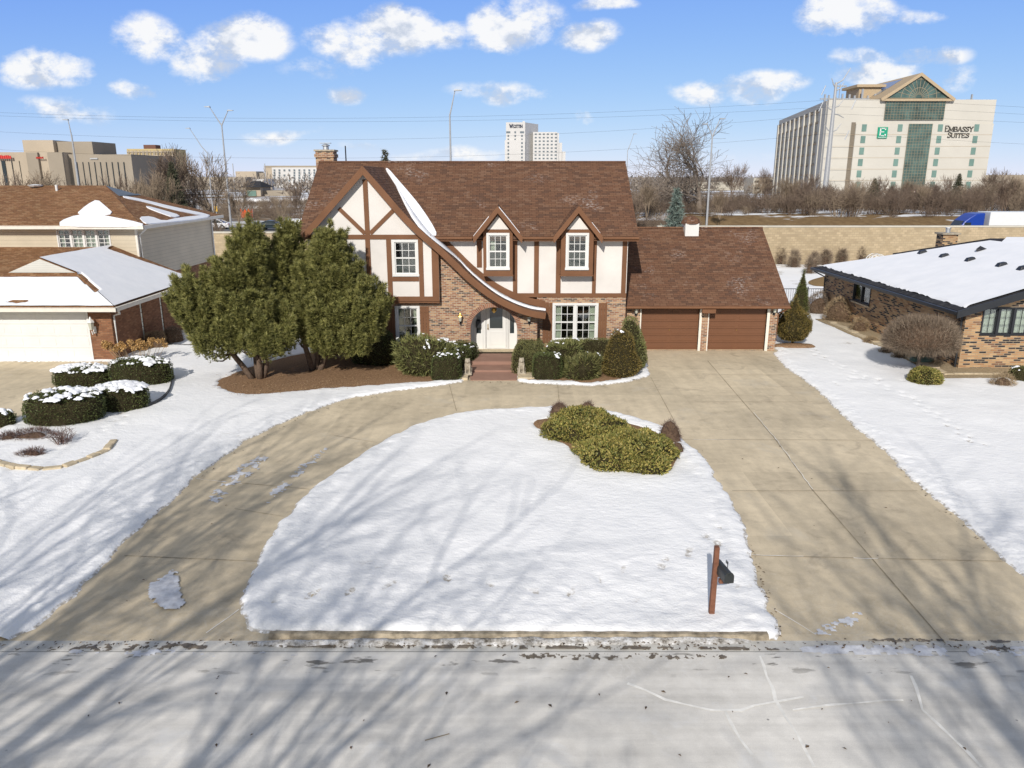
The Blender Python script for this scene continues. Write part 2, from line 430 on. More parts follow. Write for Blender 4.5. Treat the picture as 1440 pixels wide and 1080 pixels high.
cam = bpy.data.cameras.new('camera'); cam.sensor_width = 36; cam.lens = 27; cam.clip_end = 9000; cam.clip_start = .1
co = bpy.data.objects.new('camera', cam); COL.objects.link(co)
co.location = (0, 0, CH); co.rotation_euler = (math.pi/2-PITCH, 0, 0)
SC.camera = co
SC.view_settings.view_transform = 'Standard'; SC.view_settings.look = 'None'
SC.view_settings.exposure = .25; SC.view_settings.gamma = 1
SC.cycles.use_denoising = True
SC.cycles.max_bounces = 6; SC.cycles.transparent_max_bounces = 24
SC.render.film_transparent = False

# ================================================================ ground materials
def mk_snow():
    m, t, b = new_mat('snow'); setb(b, .75, .25)
    w_ = world_pos(t)
    n = t.noise(w_, .6, 6); c = t.ramp(n, [(.3, (.84, .845, .85)), (.65, (.9, .9, .9))])
    # grass tips and dirt showing through thin snow
    d = t.math('MULTIPLY', t.ramp(t.noise(w_, 9, 5, .7), [(.70, 0), (.78, 1)]), .45)
    c = t.mix(d, c, (.38, .33, .26))
    # the melting margin is thin, wet and full of grit
    zz = t.node('ShaderNodeSeparateXYZ', {0: w_}).outputs[2]
    thin = t.math('MULTIPLY', t.ramp(zz, [(.0, 1), (.014, .75), (.026, 0)]), t.ramp(t.noise(w_, 7, 5, .7), [(.42, 0), (.56, 1)]))
    c = t.mix(t.math('MULTIPLY', thin, .8), c, (.27, .22, .15))
    t.l.new(c, b.inputs['Base Color'])
    h = t.math('ADD', t.math('MULTIPLY', t.noise(t.mapping(w_, (1, 1.6, 1), (0, 0, .5)), 5, 5, .6), .7), t.math('MULTIPLY', t.noise(w_, 22, 4, .6), .3))
    bump(t, b, h, .7, .05)
    return m
M['snow'] = mk_snow()
def mk_snow_plain():
    m, t, b = new_mat('roof_snow'); setb(b, .75, .25)
    w_ = world_pos(t)
    c = t.ramp(t.noise(w_, 1.2, 5), [(.3, (.8, .82, .86)), (.7, (.87, .88, .91))])
    t.l.new(c, b.inputs['Base Color']); bump(t, b, t.noise(w_, 3, 4), .3, .03)
    return m
M['snow_roof'] = mk_snow_plain()
def mk_concrete(name, base, road=False):
    m, t, b = new_mat(name); setb(b, .8, .25)
    w_ = world_pos(t)
    c = t.mix(t.ramp(t.noise(w_, .35, 6, .6), [(.3, 0), (.7, 1)]), tuple(x*.84 for x in base), tuple(min(1, x*1.12) for x in base))
    c = t.mix(1.0, c, t.ramp(t.noise(w_, 3, 6, .65), [(.25, .86), (.75, 1.1)]), 'MULTIPLY')
    c = t.mix(1.0, c, t.ramp(t.noise(w_, 60, 2), [(.2, .9), (.8, 1.08)]), 'MULTIPLY')
    if not road:
        sb = t.node('ShaderNodeTexBrick', {'Vector': t.mapping(w_, (1, 1, 1), loc=(-2.3, -.4, 0)), 'Color1': (0, 0, 0, 1), 'Color2': (1, 1, 1, 1), 'Mortar': (.5, .5, .5, 1), 'Scale': 1.0, 'Mortar Size': 0.0, 'Brick Width': 4.1, 'Row Height': 3.9}, offset=0.0)
        c = t.mix(1.0, c, t.ramp(sb.outputs[0], [(0, .9), (1, 1.07)]), 'MULTIPLY')
        st_ = t.ramp(t.noise(w_, 1.1, 5, .65, .8), [(.56, 0), (.7, 1)]); c = t.mix(t.math('MULTIPLY', st_, .3), c, (.16, .13, .1))
        tr_ = t.ramp(t.noise(t.mapping(w_, (2.4, .25, 1)), 1.0, 4), [(.35, .93), (.65, 1.05)]); c = t.mix(1.0, c, tr_, 'MULTIPLY')
    # tyre-wide streaks worn along the way
    if road:
        s = t.noise(t.mapping(w_, (.06, 1.9, 1)), 1.2, 6, .65); c = t.mix(1.0, c, t.ramp(s, [(.32, .84), (.68, 1.1)]), 'MULTIPLY')
        vo = t.node('ShaderNodeTexVoronoi', {'Vector': w_, 'Scale': 1.7}, feature='F1').outputs['Distance']
        r1 = t.ramp(vo, [(.0, (.3)), (.03, .3), (.04, 1), (1, 1)])
        sel = t.ramp(t.noise(w_, 1.1, 2), [(.55, 0), (.6, 1)])
        c = t.mix(t.math('MULTIPLY', sel, t.math('SUBTRACT', 1.0, r1)), c, (.12, .12, .12))
        # salt crust rings and drifts
        sa = t.math('MULTIPLY', t.ramp(t.noise(w_, .9, 8, .7, .6), [(.56, 0), (.66, 1)]), .45)
        c = t.mix(sa, c, (.68, .68, .67))
        ring = t.noise(w_, 1.6, 5, .6, 1.2); rr = t.ramp(ring, [(.485, 0), (.5, 1), (.515, 0)])
        yv = t.node('ShaderNodeSeparateXYZ', {0: w_}).outputs[1]
        near = t.ramp(t.math('DIVIDE', yv, 12.0), [(.8, 0), (.93, 1)])
        c = t.mix(t.math('MULTIPLY', t.math('MULTIPLY', rr, near), .3), c, (.72, .72, .71))
        dk = t.math('MULTIPLY', t.ramp(t.noise(t.mapping(w_, (.7, 2.2, 1)), 2.0, 4), [(.6, 0), (.64, 1)]), t.ramp(t.math('DIVIDE', yv, 12.0), [(.9, 0), (.935, 1), (.955, 1), (.965, 0)]))
        c = t.mix(t.math('MULTIPLY', dk, .8), c, (.1, .09, .075))
    else:
        sa = t.math('MULTIPLY', t.ramp(t.noise(w_, .5, 9, .72, .5), [(.57, 0), (.7, 1)]), .42)
        c = t.mix(sa, c, (.56, .52, .44))
        yv = t.node('ShaderNodeSeparateXYZ', {0: w_}).outputs[1]
        near = t.ramp(t.math('DIVIDE', yv, 16.0), [(.74, 1), (.93, 0)])
        ring = t.noise(w_, 2.2, 6, .65, 1.0); rr = t.ramp(ring, [(.47, 0), (.5, 1), (.53, 0)])
        c = t.mix(t.math('MULTIPLY', t.math('MULTIPLY', rr, near), .25), c, (.62, .6, .55))
    t.l.new(c, b.inputs['Base Color']); bump(t, b, t.noise(w_, 40, 4), .15, .01)
    return m
M['concrete'] = mk_concrete('driveway_concrete', (.62, .525, .375))
M['road'] = mk_concrete('salted_road', (.69, .665, .615), True)
M['gutter'] = mk_concrete('gutter_concrete', (.62, .6, .55), True)
M['kerb'] = mk_plain('kerb_stone', (.4, .34, .25), .9, .15, var=.6, scale=5, bmp=.6)
def mk_mulch(name, a, b_):
    m, t, b = new_mat(name); setb(b, .95, .1)
    w_ = world_pos(t)
    c = t.ramp(t.noise(w_, 18, 5, .7), [(.3, a), (.7, b_)])
    t.l.new(c, b.inputs['Base Color']); bump(t, b, t.noise(w_, 30, 4, .7), .8, .05)
    return m
M['mulch'] = mk_mulch('mulch', (.15, .085, .048), (.42, .27, .155))
M['straw'] = mk_mulch('dry_grass', (.17, .11, .05), (.38, .26, .13))
def mk_far():
    m, t, b = new_mat('far_ground'); setb(b, .9, .1)
    w_ = world_pos(t)
    n = t.noise(w_, .03, 8, .65); n2 = t.noise(w_, .4, 5, .7)
    c = t.mix(t.ramp(n2, [(.35, 0), (.65, 1)]), (.14, .095, .06), (.26, .2, .13))
    c = t.mix(t.ramp(t.math('ADD', n, t.math('MULTIPLY', n2, .25)), [(.58, 0), (.66, 1)]), c, (.7, .73, .78))
    t.l.new(c, b.inputs['Base Color'])
    return m
M['far_ground'] = mk_far()
M['asphalt'] = mk_plain('asphalt', (.16, .16, .165), .85, .2, var=.15, scale=.3)

# ================================================================ ground
g = MB(); g.poly([(-6000, 60, -.06), (6000, 60, -.06), (6000, 8000, -.06), (-6000, 8000, -.06)])
o = g.build('far_ground', M['far_ground']); tag(o, kind='structure')
g = MB(); g.poly([(-400, -60, -.05), (400, -60, -.05), (400, 62, -.05), (-400, 62, -.05)])
o = g.build('ground', M['snow']); tag(o, kind='structure')
# road with gutter pan and joints
YR, YG, YK = 11.56, 11.9, 12.07
g = MB(); g.poly([(-120, -3.2, 0), (120, -3.2, 0), (120, YR-.006, 0), (-120, YR-.006, 0)])
tag(g.build('road', M['road']), kind='structure')
g = MB(); g.poly([(-120, YR+.006, .0), (120, YR+.006, 0), (120, YG, -.01), (-120, YG, -.01)])
tag(g.build('gutter', M['gutter']), kind='structure')
g = MB(); g.poly([(-120, YR-.03, -.012), (120, YR-.03, -.012), (120, YR+.03, -.012), (-120, YR+.03, -.012)])
tag(g.build('road_joint', mk_plain('joint_dirt', (.05, .045, .04), .9)), kind='structure')
g = MB(); g.poly([(-120, YG, -.01), (120, YG, -.01), (120, 36.5, -.006), (-120, 36.5, -.006)])
tag(g.build('driveway', M['concrete']), kind='structure')

# --- outlines of the bare concrete and the beds, in metres on the ground
def poly_sd(Xs, Ys, poly):
    """signed distance, + inside"""
    px = np.array([p[0] for p in poly]); py = np.array([p[1] for p in poly])
    d = np.full(Xs.shape, 1e9); inside = np.zeros(Xs.shape, bool)
    n = len(poly)
    for i in range(n):
        x0, y0 = px[i], py[i]; x1, y1 = px[(i+1) % n], py[(i+1) % n]
        ex, ey = x1-x0, y1-y0; L = ex*ex+ey*ey+1e-12
        tt = np.clip(((Xs-x0)*ex+(Ys-y0)*ey)/L, 0, 1)
        dd = np.hypot(Xs-x0-tt*ex, Ys-y0-tt*ey); d = np.minimum(d, dd)
        if y0 != y1:
            c = ((y0 > Ys) != (y1 > Ys)) & (Xs < ex*(Ys-y0)/(y1-y0)+x0)
            inside ^= c
    return np.where(inside, d, -d)
def smooth_poly(pts, it=2, closed=True):
    for _ in range(it):
        q = []
        for i in range(len(pts) if closed else len(pts)-1):
            a = pts[i]; b = pts[(i+1) % len(pts)]
            q += [(a[0]*.75+b[0]*.25, a[1]*.75+b[1]*.25), (a[0]*.25+b[0]*.75, a[1]*.25+b[1]*.75)]
        pts = q
    return pts
GP = lambda l: [G(*p) for p in l]
ISLAND = smooth_poly(GP([(355.6, 893), (344, 877), (337.5, 847), (341.7, 824), (361, 791), (378, 766), (399, 727), (439, 688), (503, 641), (567, 604), (600, 592), (650, 580), (700, 574.5), (760, 572), (820, 574), (880, 583), (930, 598), (970, 623), (997, 653), (1022, 693), (1040, 727), (1057, 767), (1067, 803), (1075, 833), (1088, 870), (1093, 897), (1070, 897), (760, 893.5), (420, 892.5)]), 1)
LEFT = GP([(0, 905), (55, 884), (78, 858), (103, 840), (139, 805), (160, 780), (200, 736), (247, 702), (273, 672), (311, 646), (344, 621), (378, 603), (430, 581), (492, 560), (560, 549), (620, 542), (650, 537), (664, 520), (664, 490)]) + [(-1.9, 36.4), (-60, 36.4), (-60, 12.0)]
RIGHT = GP([(1087, 496), (1100, 513), (1147, 547), (1177, 577), (1227, 623), (1270, 660), (1310, 700), (1360, 740), (1407, 787), (1440, 812), (1560, 905)]) + [(60, 12.0), (60, 60), (12.6, 60), (12.45, 35)]
BEDR = GP([(727, 490), (727, 537), (788, 541), (830, 543), (880, 538), (915, 528), (908, 505), (905, 492)])
NDRIVE = GP([(-700, 509), (152, 508.5), (150, 520), (132, 540), (90, 560), (20, 588), (-60, 640), (-160, 760), (-300, 905), (-1400, 905)])
def lump(X, Y, s, k=0):
    r = np.random.default_rng(100+k); a = np.zeros_like(X)
    for i in range(7):
        th = r.uniform(0, 6.28); fr = s*r.uniform(.6, 1.9); a += np.sin(fr*(X*np.cos(th)+Y*np.sin(th))+r.uniform(0, 6.28)+1.3*np.sin(fr*.63*(X*np.sin(th)-Y*np.cos(th))))
    return a/4.0
def vnoise(X, Y, s, seed=0):
    """value noise, smooth, numpy"""
    r = np.random.default_rng(seed); T = r.random((256, 256))
    x = X*s; y = Y*s; xi = np.floor(x).astype(int); yi = np.floor(y).astype(int)
    fx = x-xi; fy = y-yi; fx = fx*fx*(3-2*fx); fy = fy*fy*(3-2*fy)
    a = T[xi % 256, yi % 256]; b = T[(xi+1) % 256, yi % 256]; c = T[xi % 256, (yi+1) % 256]; d = T[(xi+1) % 256, (yi+1) % 256]
    return (a*(1-fx)+b*fx)*(1-fy)+(c*(1-fx)+d*fx)*fy-.5
BEDP = smooth_poly(GP([(296, 543), (330, 524), (390, 505), (470, 490), (560, 480), (640, 480), (652, 530), (628, 537), (560, 541), (480, 546), (400, 553), (340, 556)]), 2)   # mulch under the pines
BEDI = smooth_poly(GP([(742, 593), (770, 590), (810, 585), (880, 595), (930, 610), (958, 640), (930, 672), (880, 664), (820, 645), (780, 618)]), 2)
BEDH = smooth_poly(GP([(725, 497), (730, 535), (790, 537.5), (835, 540), (880, 534), (903, 524), (900, 500)]), 1)
def snowfield(name, x0, x1, y0, y1, st):
    nx = int((x1-x0)/st)+1; ny = int((y1-y0)/st)+1
    X, Y = np.meshgrid(np.linspace(x0, x1, nx), np.linspace(y0, y1, ny))
    jit = .09*vnoise(X, Y, 1.1, 1)+.12*vnoise(X, Y, 3.1, 2)+.07*vnoise(X, Y, 8, 3)
    sd = np.maximum(np.maximum(poly_sd(X, Y, ISLAND), poly_sd(X, Y, LEFT)), np.maximum(poly_sd(X, Y, RIGHT), poly_sd(X, Y, BEDR)))
    sd = np.minimum(sd, -poly_sd(X, Y, NDRIVE))+jit+.07
    # kerb zone: snow stops at the kerb
    rise = np.clip((sd+.05)/.3, 0, 1); rise = rise*rise*(3-2*rise)
    h = -.05+rise*.11
    rough = np.clip(1-np.abs(Y-13.2)/3.4, .12, 1)        # snow thrown up by shovels and ploughs near the street
    h += rise*(.05*vnoise(X, Y, .35, 4)+.035*vnoise(X, Y, 1.3, 5)+rough*.75*(.025*vnoise(X, Y, 2.6, 6)+.035*vnoise(X+.3*vnoise(X, Y, 2, 17), Y, 5.5, 7)+.03*vnoise(X, Y, 11, 18))+.012*vnoise(X, Y, 9, 8))
    edge = np.clip(1-np.abs(sd-.45)/.4, 0, 1); h += edge*(.015+.045*vnoise(X, Y, 6.5, 9)+.03*vnoise(X, Y, 12, 19))
    # footprints beside the right-hand house and across the left lawn
    r = np.random.default_rng(5)
    tracks = [[(14.2, 22), (14.6, 27), (13.9, 33), (14.6, 40), (15, 47)], [(-13.5, 16), (-14, 20), (-13, 24), (-14.6, 29)], [(-4.8, 13.1), (-1.5, 14.0), (1.0, 13.4), (2.8, 14.8)], [(12.6, 29), (13.6, 30), (15.8, 29.5)], [(3.0, 14.5), (4.4, 15.5), (5.0, 17.2)]]
    for tr in tracks:
        for i in range(len(tr)-1):
            n = int(math.dist(tr[i], tr[i+1])/.38)
            for j in range(n):
                fx = tr[i][0]+(tr[i+1][0]-tr[i][0])*j/n+.13*(-1)**j+r.uniform(-.06, .06); fy = tr[i][1]+(tr[i+1][1]-tr[i][1])*j/n+r.uniform(-.06, .06)
                h -= .045*np.exp(-((X-fx)/.09)**2-((Y-fy)/.16)**2)*rise
    # beds: thin or melted snow lets the mulch through
    for bed, dp in ((BEDP, .3), (BEDI, .16), (BEDH, .2)):
        q = poly_sd(X, Y, bed)+.25*vnoise(X, Y, 2.5, 12)
        k = np.clip(q/.22, 0, 1); h -= k*dp
    V = np.stack([X.ravel(), Y.ravel(), h.ravel()], 1)
    idx = np.arange(nx*ny).reshape(ny, nx)
    Fc = np.stack([idx[:-1, :-1].ravel(), idx[:-1, 1:].ravel(), idx[1:, 1:].ravel(), idx[1:, :-1].ravel()], 1)
    hz = h.ravel()[Fc].max(1); Fc = Fc[hz > -.049]
    o = np_mesh(name, V, Fc, [M['snow']], smooth=True); tag(o, kind='structure'); return o
snowfield('snow_covered_lawn', -32, 32, YG+.02, 36.4, .085)
g = MB(); g.poly([(-60, 12, .03), (-32, 12, .03), (-32, 60, .03), (-60, 60, .03)]); g.poly([(32, 12, .03), (60, 12, .03), (60, 60, .03), (32, 60, .03)])
tag(g.build('side_lawn', M['snow']), kind='structure')
def bed(name, poly, z, mat):
    n = len(poly); cx = sum(p[0] for p in poly)/n; cy = sum(p[1] for p in poly)/n
    g = MB(); vs = []; rings = [1.1, .95, .5, 0.02]
    for ri, k in enumerate(rings):
        for (x, y) in poly: vs.append((cx+(x-cx)*k, cy+(y-cy)*k, z-.06 if ri == 0 else z+.02*ri))
    fs = []
    for r_ in range(3):
        for i in range(n):
            j = (i+1) % n; fs.append((r_*n+i, r_*n+j, (r_+1)*n+j, (r_+1)*n+i))
    g.add(vs, fs); o = g.build(name, mat, smooth=True); tag(o, kind='structure'); return o
bed('mulch_bed', BEDP, .035, M['mulch'])
bed('mulch_bed', BEDI, .05, M['mulch'])
bed('mulch_bed', BEDH, .03, M['mulch'])

# back gardens
def field(name, x0, x1, y0, y1, st, z, mat, amp=.08):
    nx = int((x1-x0)/st)+1; ny = int((y1-y0)/st)+1
    X, Y = np.meshgrid(np.linspace(x0, x1, nx), np.linspace(y0, y1, ny))
    h = z+amp*vnoise(X, Y, .5, 21)+amp*.6*vnoise(X, Y, 1.7, 22)
    V = np.stack([X.ravel(), Y.ravel(), h.ravel()], 1); idx = np.arange(nx*ny).reshape(ny, nx)
    Fc = np.stack([idx[:-1, :-1].ravel(), idx[:-1, 1:].ravel(), idx[1:, 1:].ravel(), idx[1:, :-1].ravel()], 1)
    o = np_mesh(name, V, Fc, [mat], smooth=True); tag(o, kind='structure')
field('back_lawn', -60, 60, 36.4, 71.6, .35, .04, M['snow'])

# driveway joints: thin dark and salted lines (shallow grooves filled with dirt)
M['joint'] = mk_plain('joint_line', (.36, .3, .215), .9, .1, var=.3, scale=5)
M['joint_pale'] = mk_plain('salted_joint', (.8, .785, .74), .9, .1, var=.2, scale=5)
def strip(pts, w_, z, mat, name='expansion_joint', jit=.0):
    vs = []; fs = []; q = []
    for i in range(len(pts)-1):
        n = max(1, int(math.dist(pts[i], pts[i+1])/.25))
        for j in range(n): q.append((pts[i][0]+(pts[i+1][0]-pts[i][0])*j/n+rnd.uniform(-jit, jit), pts[i][1]+(pts[i+1][1]-pts[i][1])*j/n+rnd.uniform(-jit, jit)))
    q.append(pts[-1])
    for i, p in enumerate(q):
        a = q[max(i-1, 0)]; b = q[min(i+1, len(q)-1)]; dx, dy = b[0]-a[0], b[1]-a[1]; L = math.hypot(dx, dy) or 1
        ww = w_*rnd.uniform(.6, 1.4)/2
        vs += [(p[0]-dy/L*ww, p[1]+dx/L*ww, z), (p[0]+dy/L*ww, p[1]-dx/L*ww, z)]
    for i in range(len(q)-1): fs.append((2*i, 2*i+1, 2*i+3, 2*i+2))
    g = MB(); g.add(vs, fs); o = g.build(name, mat, fixn=False); tag(o, kind='structure')
K_ = [0]
J = [[(995, 507), (1090, 617), (1142, 688), (1226, 785), (1330, 905)], [(915, 530), (958, 610)], [(958, 618), (1090, 618)], [(1090, 618), (1232, 619)], [(1030, 690), (1290, 690)],
     [(1057, 781), (1410, 789)], [(985, 565), (1165, 565)], [(632, 541), (642, 578)], [(784, 538), (787, 573)], [(274, 673), (439, 688)], [(330, 715), (399, 726)], [(175, 781), (362, 789)], [(1000, 527), (1118, 527)], [(470, 612), (530, 622)]]
for i, l in enumerate(J):
    strip(GP(l), .02 if i else .026, -.001, M['joint'])
for l in ([(1060, 580), (1091, 617), (1143, 688)], [(975, 618), (1040, 618.5)], [(1057, 780), (1130, 782)], [(1200, 785), (1235, 785)], [(1090, 857), (1148, 893)], [(275, 673), (340, 680)], [(337, 857), (290, 890)]):
    strip(GP(l), .018, .001, M['joint_pale'], 'salt_line', .02)
for l in ([(1068, 921), (1092, 985), (1120, 1030), (1145, 1079)], [(880, 960), (935, 985), (1000, 1000), (1040, 998), (1100, 984), (1130, 980)], [(1022, 1000), (1040, 1040), (1058, 1062)], [(1280, 950), (1300, 1000), (1340, 1040), (1380, 1079)], [(1115, 1000), (1170, 990), (1270, 985)]):
    strip(GP(l), .05, .003+.0012*K_[0], M['joint_pale'], 'salt_line', .025); K_[0] += 1
strip(GP([(598, 1041), (632, 1032)]), .02, .004, M['joint'], 'crack', .01)

# kerb in front of the island, grass-stained and half buried, with dirty snow in the gutter
def kerb(name, pts, w_, h0, h1, mat):
    vs = []; fs = []
    q = []
    for i in range(len(pts)-1):
        n = max(1, int(math.dist(pts[i], pts[i+1])/.2))
        for j in range(n): q.append((pts[i][0]+(pts[i+1][0]-pts[i][0])*j/n, pts[i][1]+(pts[i+1][1]-pts[i][1])*j/n))
    q.append(pts[-1])
    for i, p in enumerate(q):
        a = q[max(i-1, 0)]; b = q[min(i+1, len(q)-1)]; dx, dy = b[0]-a[0], b[1]-a[1]; L = math.hypot(dx, dy) or 1
        nx, ny = -dy/L, dx/L
        jz = rnd.uniform(-.008, .008)
        for (k, z) in ((0, h0), (.03, h1-.02+jz), (.06, h1+jz), (w_, h1+jz), (w_, h0)): vs.append((p[0]+nx*k, p[1]+ny*k, z))
    for i in range(len(q)-1):
        for k in range(4): fs.append((5*i+k, 5*i+k+1, 5*i+5+k+1, 5*i+5+k))
    g = MB(); g.add(vs, fs); o = g.build(name, mat, smooth=False); tag(o, kind='structure')
ka, kb = G(372, 901)[0], G(1094, 905)[0]
kerb('kerb', [(ka+.05, 11.93), (kb-.12, 11.9)], .15, -.02, .075, M['kerb'])
def mk_dirtysnow():
    m, t, b = new_mat('dirty_snow'); setb(b, .8, .2); w_ = world_pos(t)
    c = t.ramp(t.noise(w_, 4.5, 7, .75), [(.35, (.1, .085, .065)), (.47, (.42, .4, .37)), (.6, (.72, .72, .72))])
    t.l.new(c, b.inputs['Base Color']); bump(t, b, t.noise(w_, 20, 4), .7, .04); return m
M['dirty_snow'] = mk_dirtysnow()
def mound(name, pts, w_, h, mat):
    nseg = 0; q = []
    for i in range(len(pts)-1):
        n = max(1, int(math.dist(pts[i], pts[i+1])/.08))
        for j in range(n): q.append((pts[i][0]+(pts[i+1][0]-pts[i][0])*j/n, pts[i][1]+(pts[i+1][1]-pts[i][1])*j/n))
    vs = []; fs = []; K = 7
    for i, p in enumerate(q):
        e = min(i, len(q)-1-i)/10; tap = min(1, e)
        for k in range(K+1):
            s = k/K; yy_ = p[1]+w_*s+.04*mnoise.noise(Vector((p[0]*2, s*2, 0)))
            z = -.03+tap*h*math.sin(math.pi*min(1, .06+s*.94))*(1+.6*mnoise.noise(Vector((p[0]*3.1, s*4, 2))))
            vs.append((p[0], yy_, z))
    for i in range(len(q)-1):
        for k in range(K): fs.append((i*(K+1)+k, i*(K+1)+k+1, (i+1)*(K+1)+k+1, (i+1)*(K+1)+k))
    g = MB(); g.add(vs, fs); tag(g.build(name, mat, smooth=True, fixn=False), kind='structure')
M['mud'] = mk_plain('wet_mud', (.17, .14, .105), .45, .4, var=.5, scale=7)
mound('gutter_snow', [(ka-.5, 11.66), (G(760, 905)[0], 11.74), (kb-.15, 11.78)], .27, .085, M['dirty_snow'])

# leftover ice and packed snow on the concrete
def icepatch(lab, outline, cover, z=.004, st=.035, th=.02, seed=0, sx=1.0, fr=3.0):
    poly = smooth_poly(GP(outline), 1); xs = [p[0] for p in poly]; ys = [p[1] for p in poly]
    nx = int((max(xs)-min(xs))/st)+2; ny = int((max(ys)-min(ys))/st)+2
    X, Y = np.meshgrid(np.linspace(min(xs), max(xs), nx), np.linspace(min(ys), max(ys), ny))
    q = poly_sd(X, Y, poly); f = np.minimum(q*3, .5)+(vnoise(X, Y, fr, 50+seed)*1.0+vnoise(X, Y, fr*2.7, 51+seed)*.9+vnoise(X, Y, fr*7, 52+seed)*.6)+cover-.5
    k = np.clip(f/.25, 0, 1); f = np.where(q < 0, -1, f); Z = z-.01+k*(th+.01)+.01*vnoise(X, Y, 9, 55)
    V = np.stack([X.ravel(), Y.ravel(), Z.ravel()], 1); idx = np.arange(nx*ny).reshape(ny, nx)
    Fc = np.stack([idx[:-1, :-1].ravel(), idx[:-1, 1:].ravel(), idx[1:, 1:].ravel(), idx[1:, :-1].ravel()], 1); Fc = Fc[f.ravel()[Fc].min(1) > 0]
    if len(Fc): tag(np_mesh('packed_snow', V, Fc, [M['ice']], smooth=True), kind='structure')
m_, t_, b_ = new_mat('packed_ice'); setb(b_, .5, .4); w_ = world_pos(t_)
t_.l.new(t_.ramp(t_.noise(w_, 4, 6, .7), [(.3, (.42, .42, .44)), (.6, (.72, .73, .76))]), b_.inputs['Base Color']); M['ice'] = m_
icepatch('', [(203, 845), (212, 812), (252, 797), (254, 830), (266, 850), (240, 862)], .72, seed=1)
icepatch('', [(288, 706), (310, 672), (345, 645), (384, 634), (372, 655), (340, 680), (305, 712)], .14, seed=2, th=.008, fr=5)
icepatch('', [(360, 712), (390, 680), (430, 645), (468, 622), (455, 645), (420, 672), (385, 708)], .2, seed=3, th=.008, fr=5)
icepatch('', [(1135, 893), (1165, 872), (1215, 855), (1225, 862), (1195, 885), (1175, 895)], .34, seed=4, th=.006, fr=6)
icepatch('', [(0, 915), (200, 912), (350, 914), (420, 918), (420, 925), (0, 926)], .2, seed=5, th=.01, fr=2.5)
icepatch('', [(1100, 906), (1440, 908), (1600, 915), (1600, 926), (1100, 922)], .34, seed=6, th=.008, fr=2.5)
0 and icepatch('', [(1130, 612), (1150, 608), (1230, 790), (1300, 880), (1250, 880), (1180, 740)], -.06, seed=7, th=.005, fr=3)

_ice = M['ice']; M['ice'] = M['mud']
icepatch('', [(345, 901), (420, 905), (1100, 911), (1135, 909), (1112, 916), (1040, 915), (420, 912), (350, 909)], .62, z=.006, seed=11, th=.008, fr=6, st=.018)
icepatch('', [(700, 917), (1040, 919), (1040, 928), (860, 930), (700, 926)], .34, z=.001, seed=12, th=.004, fr=7, st=.018)
icepatch('', [(20, 908), (330, 900), (330, 914), (20, 917)], .3, z=.0, seed=13, th=.006, fr=5, st=.018)
icepatch('', [(1180, 896), (1440, 900), (1440, 905), (1190, 902)], .42, z=.001, seed=14, th=.006, fr=6, st=.018)
icepatch('', [(1380, 908), (1440, 908), (1440, 916), (1390, 916)], .5, z=.001, seed=15, th=.006, fr=6, st=.018)
M['ice'] = _ice
for i, (a, b, w2) in enumerate(()):
    x, y = G(a, b); m = MB(); vs = []; m.ball((x, y+.16, .02), (w2, .24, .075), 20, 8)
    m.v = [(p[0]+.05*mnoise.noise(Vector((p[0]*6, p[1]*6, 1))), p[1]+.05*mnoise.noise(Vector((p[0]*5, p[1]*5, 4))), p[2]*(1+.5*mnoise.noise(Vector((p[0]*5, p[1]*5, 8))))) for p in m.v]
    tag(m.build('snow_bank', M['snow'], smooth=True), kind='structure')
